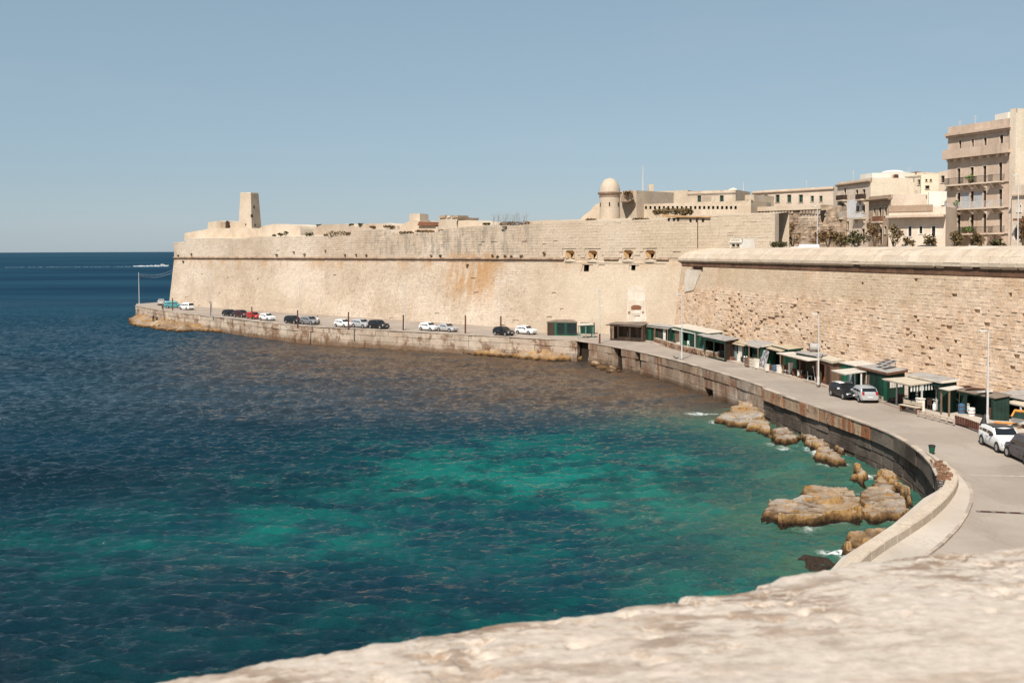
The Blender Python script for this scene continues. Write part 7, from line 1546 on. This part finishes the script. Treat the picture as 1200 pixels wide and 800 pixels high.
table(1099, 478.6, .95, 1.7, .85, 'plastic', 'white table in front of the dark hut beside the striped valance'); table(818, 408, 1.0, 2.0, .8, 'wood', 'dark wooden table before the green-boarded hut'); table(869, 421.5, 1.0, 1.5, .8, 'bluegreen', 'pale blue table before the tan-roofed hut'); table(1086, 476.6, .7, 1.2, .75, 'wood', 'low brown table left of the white table', .3); table(936, 439.5, .7, 1.2, .75, 'plastic', 'small white table under the big white canopy')
def chair(u, v, m, label, rz):
    p = G(u, v, Z0); root = empty('chair', (p[0], p[1], Z0), rz, label, 'chair', 'chairs by the huts'); mb = MB(); mb.islocal = True; mb.box((0, 0, .43), (.46, .46, .05)); mb.build('seat', M[m], root)
    mb = MB(); mb.islocal = True; mb.box((0, .23, .70), (.46, .04, .48)); mb.build('backrest', M[m], root)
    for x in (-1, 1):
        for y in (-1, 1): mb = MB(); mb.islocal = True; mb.box((x*.2, y*.2, .2), (.05, .05, .41)); mb.build('leg', M[m], root)
for u, v, m, l, rz in ((922, 437, 'redwood', 'brown chair by the white pillar under the big canopy', .4), (942.5, 441, 'redwood', 'brown chair beside the small white table', 2.2), (949, 445, 'plastic', 'white chair at the lamp foot', 1.2), (1091, 479.6, 'darkwood', 'dark chair at the white table', .2), (1070, 473.6, 'plastic', 'white chair in the shade of the cream canopy', .9), (808, 406.6, 'plastic', 'white chair left of the dark wooden table', 2.), (861.5, 420, 'plastic', 'white chair beside the pale blue table', .5), (735, 394.5, 'redwood', 'reddish chair before the brown wooden hut', .6), (751, 396, 'redwood', 'reddish chair near the crates of the brown hut', 2.4), (1008.5, 457.6, 'redwood', 'reddish chair beside the box under the small canopy', 1.)): chair(u, v, m, l, rz)
# leaning patterned sheet, oars, nets
p = G(892, 429, Z0); fc = Facade(G(890, 427.5, Z0)[:2], G(899.5, 431.5, Z0)[:2], Z0); root = empty('patterned_sheet', fc.P(.5, Z0), 0, 'torn grey and white patterned sheet leaning on the dark green hut', 'sheet'); mb = MB(); K = 6; P = []; r = random.Random(3)
for i in range(K+1):
    for j in range(K+1): P.append(fc.P(fc.L*i/K+(r.random()-.5)*.1, Z0+.1+2.0*j/K*(.9+.1*r.random()), .25-.5*j/K+(r.random()-.5)*.12))
mb.add(P, [(i*(K+1)+j, (i+1)*(K+1)+j, (i+1)*(K+1)+j+1, i*(K+1)+j+1) for i in range(K) for j in range(K)])
t = NT('patterned_cloth'); t.done(t.mix(t.ramp(t.noise(2.2, 4, .7), .46, .54), (.50, .48, .47), (.12, .12, .13)), .9); mb.build('sheet', t.m, root)
for i, (u0, v0, u1, v1, m, l) in enumerate(((946, 440, 941, 424, 'redwood', 'long red oar leaning under the big white canopy'), (955.5, 446, 953, 429, 'plastic', 'white pole upright beside the lamp'), (933, 437, 935.5, 424, 'wood', 'wooden pole leaning at the back of the white canopy'))):
    a = G(u0, v0, Z0); b = PY(u1, v1, a[1]+.3); mb = MB(); mb.tube([a, b], .04, 6); mb.tube([a+(b-a)*.86, b], [.05, .12], 6); tag(mb.build('oar' if i == 0 else 'pole', M[m]), l, 'oar' if i == 0 else 'pole')
p = G(963.5, 437, Z0); sb = empty('notice_board', (p[0], p[1], Z0), 0, 'small red and white notice board on the brown hut', 'notice board'); fc = Facade(G(961, 441, Z0)[:2], G(966, 443, Z0)[:2], Z0); mb = MB(); fc.block(mb, 0, fc.L, Z0+1.0, Z0+1.75, .05, 0); mb.build('board', M['plastic'], sb); mb = MB(); fc.block(mb, 0, fc.L, Z0+1.42, Z0+1.75, .056, .051); mb.build('red_panel', plain('red_print', (.40, .06, .04), .6), sb); mb = MB(); fc.block(mb, fc.L*.1, fc.L*.16, Z0, Z0+1.75, -.002, -.06); fc.block(mb, fc.L*.84, fc.L*.9, Z0, Z0+1.75, -.002, -.06); mb.build('post', M['wood'], sb)
# benches and kerbside fence
p = G(1066.5, 481.5, Z0); d = np.array([.35, -.94]); rz = math.atan2(d[1], d[0]); root = empty('plank_bench', (p[0], p[1], Z0), rz, 'pale slatted bench at the kerb in front of the cream canopy', 'bench')
for k in range(4): mb = MB(); mb.islocal = True; mb.box((0, -.24+k*.16, .44), (2.2, .13, .05)); mb.build('slat', M['roof_cream'], root)
for k in range(2): mb = MB(); mb.islocal = True; mb.box((0, .30, .62+k*.17), (2.2, .05, .13)); mb.build('slat', M['roof_cream'], root)
for x in (-.95, .95): mb = MB(); mb.islocal = True; mb.box((x, 0, .2), (.08, .5, .42)); mb.box((x, .34, .45), (.07, .05, .86)); mb.build('leg', M['redwood'], root)
def lowfence(pts, label, m, step, h, name='low_fence', rails=2, panel=False):
    L = resample([tuple(G(u, v, Z0)[:2]) for u, v in pts], step); root = empty(name, (*L[0], Z0), 0, label, 'fence')
    for q in L: mb = MB(); mb.box((q[0], q[1], Z0+h/2), (.12, .12, h), .3); mb.build('post', M[m], root)
    for a, b in zip(L[:-1], L[1:]):
        for k in range(rails): z = Z0+h*(.9-.55*k/max(1, rails-1)*1.); mb = MB(); mb.tube([(*a, z), (*b, z)], .035, 5); mb.build('rail', M[m], root)
lowfence([(1076, 486), (1096, 491), (1118, 496.8)], 'low white fence of short posts along the kerb', 'kerb', .95, .42)
lowfence([(1120, 495.5), (1133, 499.5), (1146, 504.5)], 'low rusty fence ending behind the white car', 'rust', .35, .62, rails=3)
lowfence([(1020, 465.5), (1034, 469.5)], 'short low fence by the tail of the silver car', 'kerb', .8, .4)
# closed dark parasol by the lamp
p = G(1151.5, 503, Z0); q = PY(1154.2, 484.8, p[1]); root = empty('closed_parasol', p, 0, 'closed dark parasol leaning beside the nearest lamp', 'parasol'); mb = MB(); mb.tube([p+np.array([0, 0, .25]), p+(q-p)*.35, p+(q-p)*.8, q], [.30, .27, .12, .04], 8); mb.build('cloth', M['trim'], root); mb = MB(); mb.tube([p, p+(q-p)*.4], .03, 6); mb.build('pole', M['steel'], root)
# concrete apron and beached boat at the right edge
def hull(root, L, W_, H, m, name='hull'):
    mb = MB(); mb.islocal = True; n = 11; P = []
    for i in range(n):
        f = i/(n-1); w = W_/2*min(1, (1-f**3.2)*1.02); sh = H*(.85+.3*f*f); x = -L/2+L*f
        P += [(x, -w, sh), (x, -w*.82, H*.35), (x, 0, .04+.25*f**4), (x, w*.82, H*.35), (x, w, sh), (x, w*.86, sh-.04), (x, 0, H*.45), (x, -w*.86, sh-.04)]
    F = [(i*8+k, (i+1)*8+k, (i+1)*8+(k+1) % 8, i*8+(k+1) % 8) for i in range(n-1) for k in range(8)]+[tuple(range(8))]; mb.add(P, F); o = mb.build(name, M[m], root)
    bmx = bmesh.new(); bmx.from_mesh(o.data); bmesh.ops.recalc_face_normals(bmx, faces=bmx.faces); bmx.to_mesh(o.data); bmx.free(); return shade_flatish(o, 45)
p = G(1197, 503, Z0); root = empty('fishing_boat', (p[0]+.9, p[1]-.3, Z0+.2), 2.2, 'small beached boat under an orange-topped dark green cover', 'boat'); hull(root, 4.6, 1.7, .75, 'plastic'); root.scale = (.8, .8, .8); mb = MB(); mb.islocal = True
for k in range(8):
    x0, x1 = -2.0+k*.5, -1.5+k*.5
    mb.add([(x0, -.78, .8), (x1, -.78, .8), (x1, 0, 1.35), (x0, 0, 1.35), (x0, .78, .8), (x1, .78, .8)], [(0, 1, 2, 3), (3, 2, 5, 4)])
mb.build('cover', M['tarp'], root); mb = MB(); mb.islocal = True; mb.tube([(-2.05, 0, 1.4), (2.0, 0, 1.4)], .14, 8); mb.tube([(1.95, -.7, .9), (2.0, 0, 1.42), (1.95, .7, .9)], .10, 6); mb.build('orange_ridge', M['orange'], root); mb = MB(); mb.islocal = True
for x in (-1.3, 1.3): mb.box((x, 0, -.1), (.2, 1.3, .3))
mb.build('cradle', M['wood'], root)
p = G(1178.5, 496.5, Z0); mb = MB(); mb.box((p[0], p[1], Z0+.08), (1.7, .32, .08), -.5); mb.box((p[0]+.75, p[1]-.4, Z0+.15), (.3, .28, .06), -.5); tag(mb.build('orange_plank', M['orange']), 'orange board lying on the terrace beside the beached boat', 'board')
sheet('concrete_apron', [tuple(G(u, v, Z0)[:2]) for u, v in ((1070, 480.5), (1120, 495.5), (1143, 500.5), (1170, 508), (1230, 520), (1230, 505), (1180, 493), (1130, 483.5), (1095, 477))], Z0+.006, M['walk'])
# litter bin
p = G(1092, 532); root = empty('litter_bin', (p[0], p[1], ROAD), 0, 'dark green litter bin standing at the quay edge near the parapet', 'litter bin'); mb = MB(); mb.lathe((p[0], p[1], ROAD), [(.15, .04), (.22, .56), (.20, .56), (.13, .10)], 14); shade_flatish(mb.build('bucket', M['green'], root)); mb = MB(); mb.lathe((p[0], p[1], ROAD), [(.23, .55), (.25, .60), (.22, .64), (.16, .63)], 14, False); shade_flatish(mb.build('rim', M['iron'], root)); mb = MB(); mb.lathe((p[0], p[1], ROAD), [(.16, 0), (.16, .05)], 10); mb.build('foot', M['iron'], root)
# small dark bent scrap beside the quay lamp
for u, v, l in ((792.5, 420.4, 'dark bent iron ring lying left of the quay lamp foot'), ):  # only a small dark bent scrap
    p = G(u, v); mb = MB(); mb.tube([p+np.array([-.35, .3, .35]), p+np.array([0, 0, .08]), p+np.array([.25, -.2, .2])], .07, 6); tag(mb.build('dark_scrap', M['iron']), l, 'mooring iron')

# ------------------------------------------------------------------ people
def person(p, face, label, top, bottom, skin=(.36, .22, .15), hair=(.02, .014, .01), sit=False, h=1.72, name='person'):
    root = empty('person', p, face, label, 'person'); k = h/1.72
    if not sit: J = dict(pel=(0, 0, .95), wa=(0, .01, 1.08), ch=(0, .02, 1.30), ne=(0, .02, 1.47), hd1=(0, .0, 1.54), hd2=(0, -.015, 1.64), hip=(.10, 0, .90), kn=(.12, -.03, .50), an=(.13, .03, .09), to=(.14, -.15, .035), sh=(.18, .02, 1.40), el=(.25, .05, 1.12), wr=(.26, -.06, .88), ha=(.26, -.09, .80))
    else: J = dict(pel=(0, .05, .12), wa=(0, .08, .26), ch=(0, .05, .50), ne=(0, .0, .68), hd1=(0, -.03, .75), hd2=(0, -.06, .85), hip=(.10, .0, .11), kn=(.15, -.38, .42), an=(.14, -.52, .06), to=(.15, -.70, .03), sh=(.19, .03, .60), el=(.26, -.12, .38), wr=(.15, -.36, .45), ha=(.10, -.43, .47))
    RAD = dict(pel=.135, wa=.12, ch=.14, ne=.055, hd1=.075, hd2=.10, hip=.092, kn=.062, an=.042, to=.035, sh=.062, el=.046, wr=.034, ha=.030)
    def skel(names, grow=0., mirror=True, chain=None):
        V = []; E = []; Rr = []; ix = {}
        def add(n, s):
            key = (n, s if n not in ('pel', 'wa', 'ch', 'ne', 'hd1', 'hd2') else 0)
            if key not in ix: ix[key] = len(V); x, y, z = J[n]; V.append((x*key[1]*k if key[1] else x*k, y*k, z*k)); Rr.append((RAD[n]+grow)*k)
            return ix[key]
        for a, b in chain:
            for s in (1, -1):
                e = (add(a, s), add(b, s))
                if e not in E: E.append(e)
        return V, E, Rr
    def skinned(nm, chain, grow, m, fingers=False):
        V, E, Rr = skel(None, grow, True, chain)
        if fingers:
            for s in (1, -1):
                hx = [i for i, v in enumerate(V) if abs(v[0]-J['ha'][0]*s*k) < 1e-6 and abs(v[2]-J['ha'][2]*k) < 1e-6][0]; b = np.array(V[hx])
                dirn = np.array(J['ha'])-np.array(J['wr']); dirn = dirn/np.linalg.norm(dirn)
                for q in range(5):
                    off = np.array([0, (q-1.5)*.018, 0]) if q < 4 else np.array([-.02*s, -.035, .03]); ln = (.075, .085, .08, .06, .05)[q]
                    i0 = len(V); V += [tuple(b+off+dirn*.03), tuple(b+off+dirn*ln+np.array([-.012*s, 0, 0]))]; E += [(hx, i0), (i0, i0+1)]; Rr += [.0095, .008]
        me = bpy.data.meshes.new(nm); me.from_pydata(V, E, []); me.materials.append(m); o = link(nm, me, root)
        mo = o.modifiers.new('skin', 'SKIN'); 
        if not me.skin_vertices: 
            bmx = bmesh.new(); bmx.from_mesh(me); bmx.verts.layers.skin.verify(); bmx.to_mesh(me); bmx.free()
        for i, sv in enumerate(me.skin_vertices[0].data): sv.radius = (Rr[i], Rr[i]); sv.use_root = i == 0
        o.modifiers.new('sub', 'SUBSURF').levels = 1; o.modifiers['sub'].render_levels = 1; return o
    full = [('pel', 'wa'), ('wa', 'ch'), ('ch', 'ne'), ('ne', 'hd1'), ('hd1', 'hd2'), ('pel', 'hip'), ('hip', 'kn'), ('kn', 'an'), ('an', 'to'), ('ch', 'sh'), ('sh', 'el'), ('el', 'wr'), ('wr', 'ha')]
    key = ''.join(c for c in label if c.isalpha())[:12]
    skinned('body', full, 0, plain('skin_'+key, skin, .6), True); skinned('trousers', [('pel', 'hip'), ('hip', 'kn'), ('kn', 'an')], .012, plain('trousers_'+key, bottom, .85)); skinned('shirt', [('wa', 'ch'), ('ch', 'sh'), ('sh', 'el'), ('wa', 'pel')], .014, plain('shirt_'+key, top, .85))
    hm = plain('hair_'+key, hair, .8); mb = MB(); mb.islocal = True; c = np.array(J['hd2'])*k+np.array([0, .022, .035])
    P = []; F = []; n = 10
    for i in range(5):
        t = math.pi*.5*i/4*1.1
        for q in range(n): a = 2*math.pi*q/n; P.append(tuple(c+np.array([.106*math.sin(t+.02)*math.cos(a), .112*math.sin(t+.02)*math.sin(a), .098*math.cos(t)])))
    F = [(i*n+q, (i+1)*n+q, (i+1)*n+(q+1) % n, i*n+(q+1) % n) for i in range(4) for q in range(n)]+[tuple(range(n))]; mb.add(P, F); mb.build('hair', hm, root, True)
    mb = MB(); mb.islocal = True; c = np.array(J['hd2'])*k
    for s in (-1, 1): mb.box((s*.036, c[1]-.098, c[2]+.0), (.028, .012, .012)); mb.box((s*.104, c[1]+.01, c[2]-.01), (.016, .04, .06))
    mb.build('eyes_and_ears', hm if False else plain('face_'+key, tuple(x*.5 for x in skin), .6), root); mb = MB(); mb.islocal = True; mb.box((0, c[1]-.106, c[2]-.03), (.025, .03, .045)); mb.box((0, c[1]-.094, c[2]-.065), (.05, .012, .012)); mb.build('nose_and_mouth', plain('nose_'+key, tuple(x*.85 for x in skin), .6), root)
    return root
blk = (.016, .016, .018)
person(G(190.8, 364.2), R(200), 'person in dark clothes standing on the pier edge left of the blue van', blk, (.02, .02, .024))
person(G(372.3, 380.6), R(150), 'person in white shirt and pale trousers walking right of the grey car', (.66, .65, .62), (.42, .38, .32))
for u, v, l, s in ((183.4, 373.5, 'person in black sitting on the rock, right of a pair', True), (179.8, 376.4, 'person in black standing on the rock below the pier, left of a pair', False)):
    p = G(u, v, SEA+1.75); person((p[0], p[1], SEA+1.62), R(190), l, blk, blk, sit=s)

# ------------------------------------------------------------------ motor boat far out with its wake
bp = G(191.5, 312.2, SEA); root = empty('motor_boat', (bp[0], bp[1], SEA-.1), 0, 'white motor boat racing past far out at sea', 'boat'); hull(root, 11.5, 3.2, 1.5, 'plastic'); mb = MB(); mb.islocal = True; mb.hexa([(-3.2, -1.1, 1.3), (1.4, -1.1, 1.3), (1.4, 1.1, 1.3), (-3.2, 1.1, 1.3), (-2.8, -.9, 2.9), (.2, -.9, 2.9), (.2, .9, 2.9), (-2.8, .9, 2.9)]); mb.build('cabin', M['plastic'], root); mb = MB(); mb.islocal = True; mb.box((-1.0, 0, 2.3), (3.2, 2.12, .55)); mb.build('window', M['darkglass'], root)
mb = MB(); r = random.Random(9); x = bp[0]+4; y = bp[1]
while x > bp[0]-330:
    f = (bp[0]-x)/330; l = 3+5*r.random(); w = (4.5 if f < .1 else 1.8)*(.5+.8*r.random())
    if r.random() < 1.0-.2*max(0, f): 
        yy = y+(r.random()-.5)*(3+10*f)-f*40; n = 7
        mb.add([(x+l*.5*math.cos(t), yy+w*math.sin(t)*(.7+.6*r.random()), SEA-.05) for t in np.linspace(0, 6.283, n, False)]+[(x, yy, SEA+(.65-.3*f if f < .1 else .13-.05*f)*(.5+.6*r.random()))], [(q, (q+1) % n, n) for q in range(n)])
        if f < .1:
            for q in range(5): mb.box((x+(r.random()-.5)*l, yy+(r.random()-.5)*w, SEA+.5+.9*r.random()*(1-f*8)), (1.6, 1.2, .8), r.random()*3, .2)
    x -= l*.5
tag(mb.build('wake_foam', plain('white_foam', (.50, .54, .56), .9)), 'long white wake trailing behind the far motor boat', 'foam', kind='stuff')

# ------------------------------------------------------------------ the stone parapet at the camera
EPX = [(-500, 905), (-150, 852), (60, 815), (180, 795), (255, 783), (332, 770), (405, 758.5), (480, 746), (553, 733), (630, 722), (700, 709.5), (745, 704), (794, 699.5), (799, 692.5), (850, 691), (862, 688), (900, 677.5), (933, 669), (1000, 657), (1060, 650), (1100, 645.5), (1200, 634.5), (1300, 624.5), (1500, 608), (1900, 580)]
PZ = CAMZ-1.12; E3 = [G(u, v, PZ)[:2] for u, v in EPX]; L = [0]
for a, b in zip(E3[:-1], E3[1:]): L.append(L[-1]+np.linalg.norm(b-a))
LA = np.array(L); EX = np.array([e[0] for e in E3]); EY = np.array([e[1] for e in E3])
md = E3[-4]-E3[3]; md = md/np.linalg.norm(md); mi = np.array([md[1], -md[0]])     # towards the camera
aa = np.arange(0, LA[-1], .013); bb = np.concatenate([np.linspace(-.05, -.008, 5), np.arange(0, 2.6, .014)]); A_, B_ = np.meshgrid(aa, bb)
ex = np.interp(A_, LA, EX); ey = np.interp(A_, LA, EY); jag = (fbm(A_/.09, A_*0, 4, 71)-.5)*.055+(fbm(A_/.35, A_*0, 3, 72)-.5)*.05; fal = np.exp(-np.maximum(B_, 0)/.25)
X = ex+mi[0]*B_+(-mi[0])*jag*fal; Y = ey+mi[1]*B_-mi[1]*jag*fal
rough_ = fbm(A_/.11, B_/.07, 5, 73, .62); pit = sstep(.56, .66, fbm(A_/.085, B_/.05, 4, 75))*sstep(.42, .56, fbm(A_/.5, B_/.3, 3, 76))
Zp = PZ+.10*np.maximum(B_, 0)+(fbm(A_/.9, B_/.6, 3, 74)-.5)*.018+((rough_-.5)*.009+(fbm(A_/.035, B_/.03, 3, 79)-.5)*.009-pit*.016)*(.2+.8*(1-sstep(.35, 1.0, B_+.5*(fbm(A_/.6, B_/.6, 2, 81)-.5))))-.014*np.exp(-np.maximum(B_, 0)/.03)*(B_ >= 0)
Zp = np.where(B_ < -.001, PZ-.05-(-B_-.008)*28, Zp); Zp = np.where((B_ < 0), np.minimum(Zp, Zp), Zp)
V = np.stack([X, Y, Zp], -1).reshape(-1, 3); ny, nx = X.shape; i = np.arange(ny-1)[:, None]*nx+np.arange(nx-1)[None, :]; F = np.stack([i, i+1, i+nx+1, i+nx], -1).reshape(-1, 4)[:, ::-1]
me = mesh_np('stone_parapet', V, F, M['parapet'], True); at = me.attributes.new('edge', 'FLOAT', 'POINT'); at.data.foreach_set('value', B_.astype(np.float32).ravel()); o = link('stone_parapet', me); tag(o, 'broad worn limestone parapet filling the bottom of the view', 'parapet wall')
mb = MB()
for (a, b) in zip(E3[:-1], E3[1:]):
    a = a+mi*.03; b = b+mi*.03; mb.add([(a[0], a[1], -1), (b[0], b[1], -1), (b[0], b[1], PZ-.06), (a[0], a[1], PZ-.06)], [(0, 1, 2, 3)])
mb.build('outer_face', M['ruin'], o)
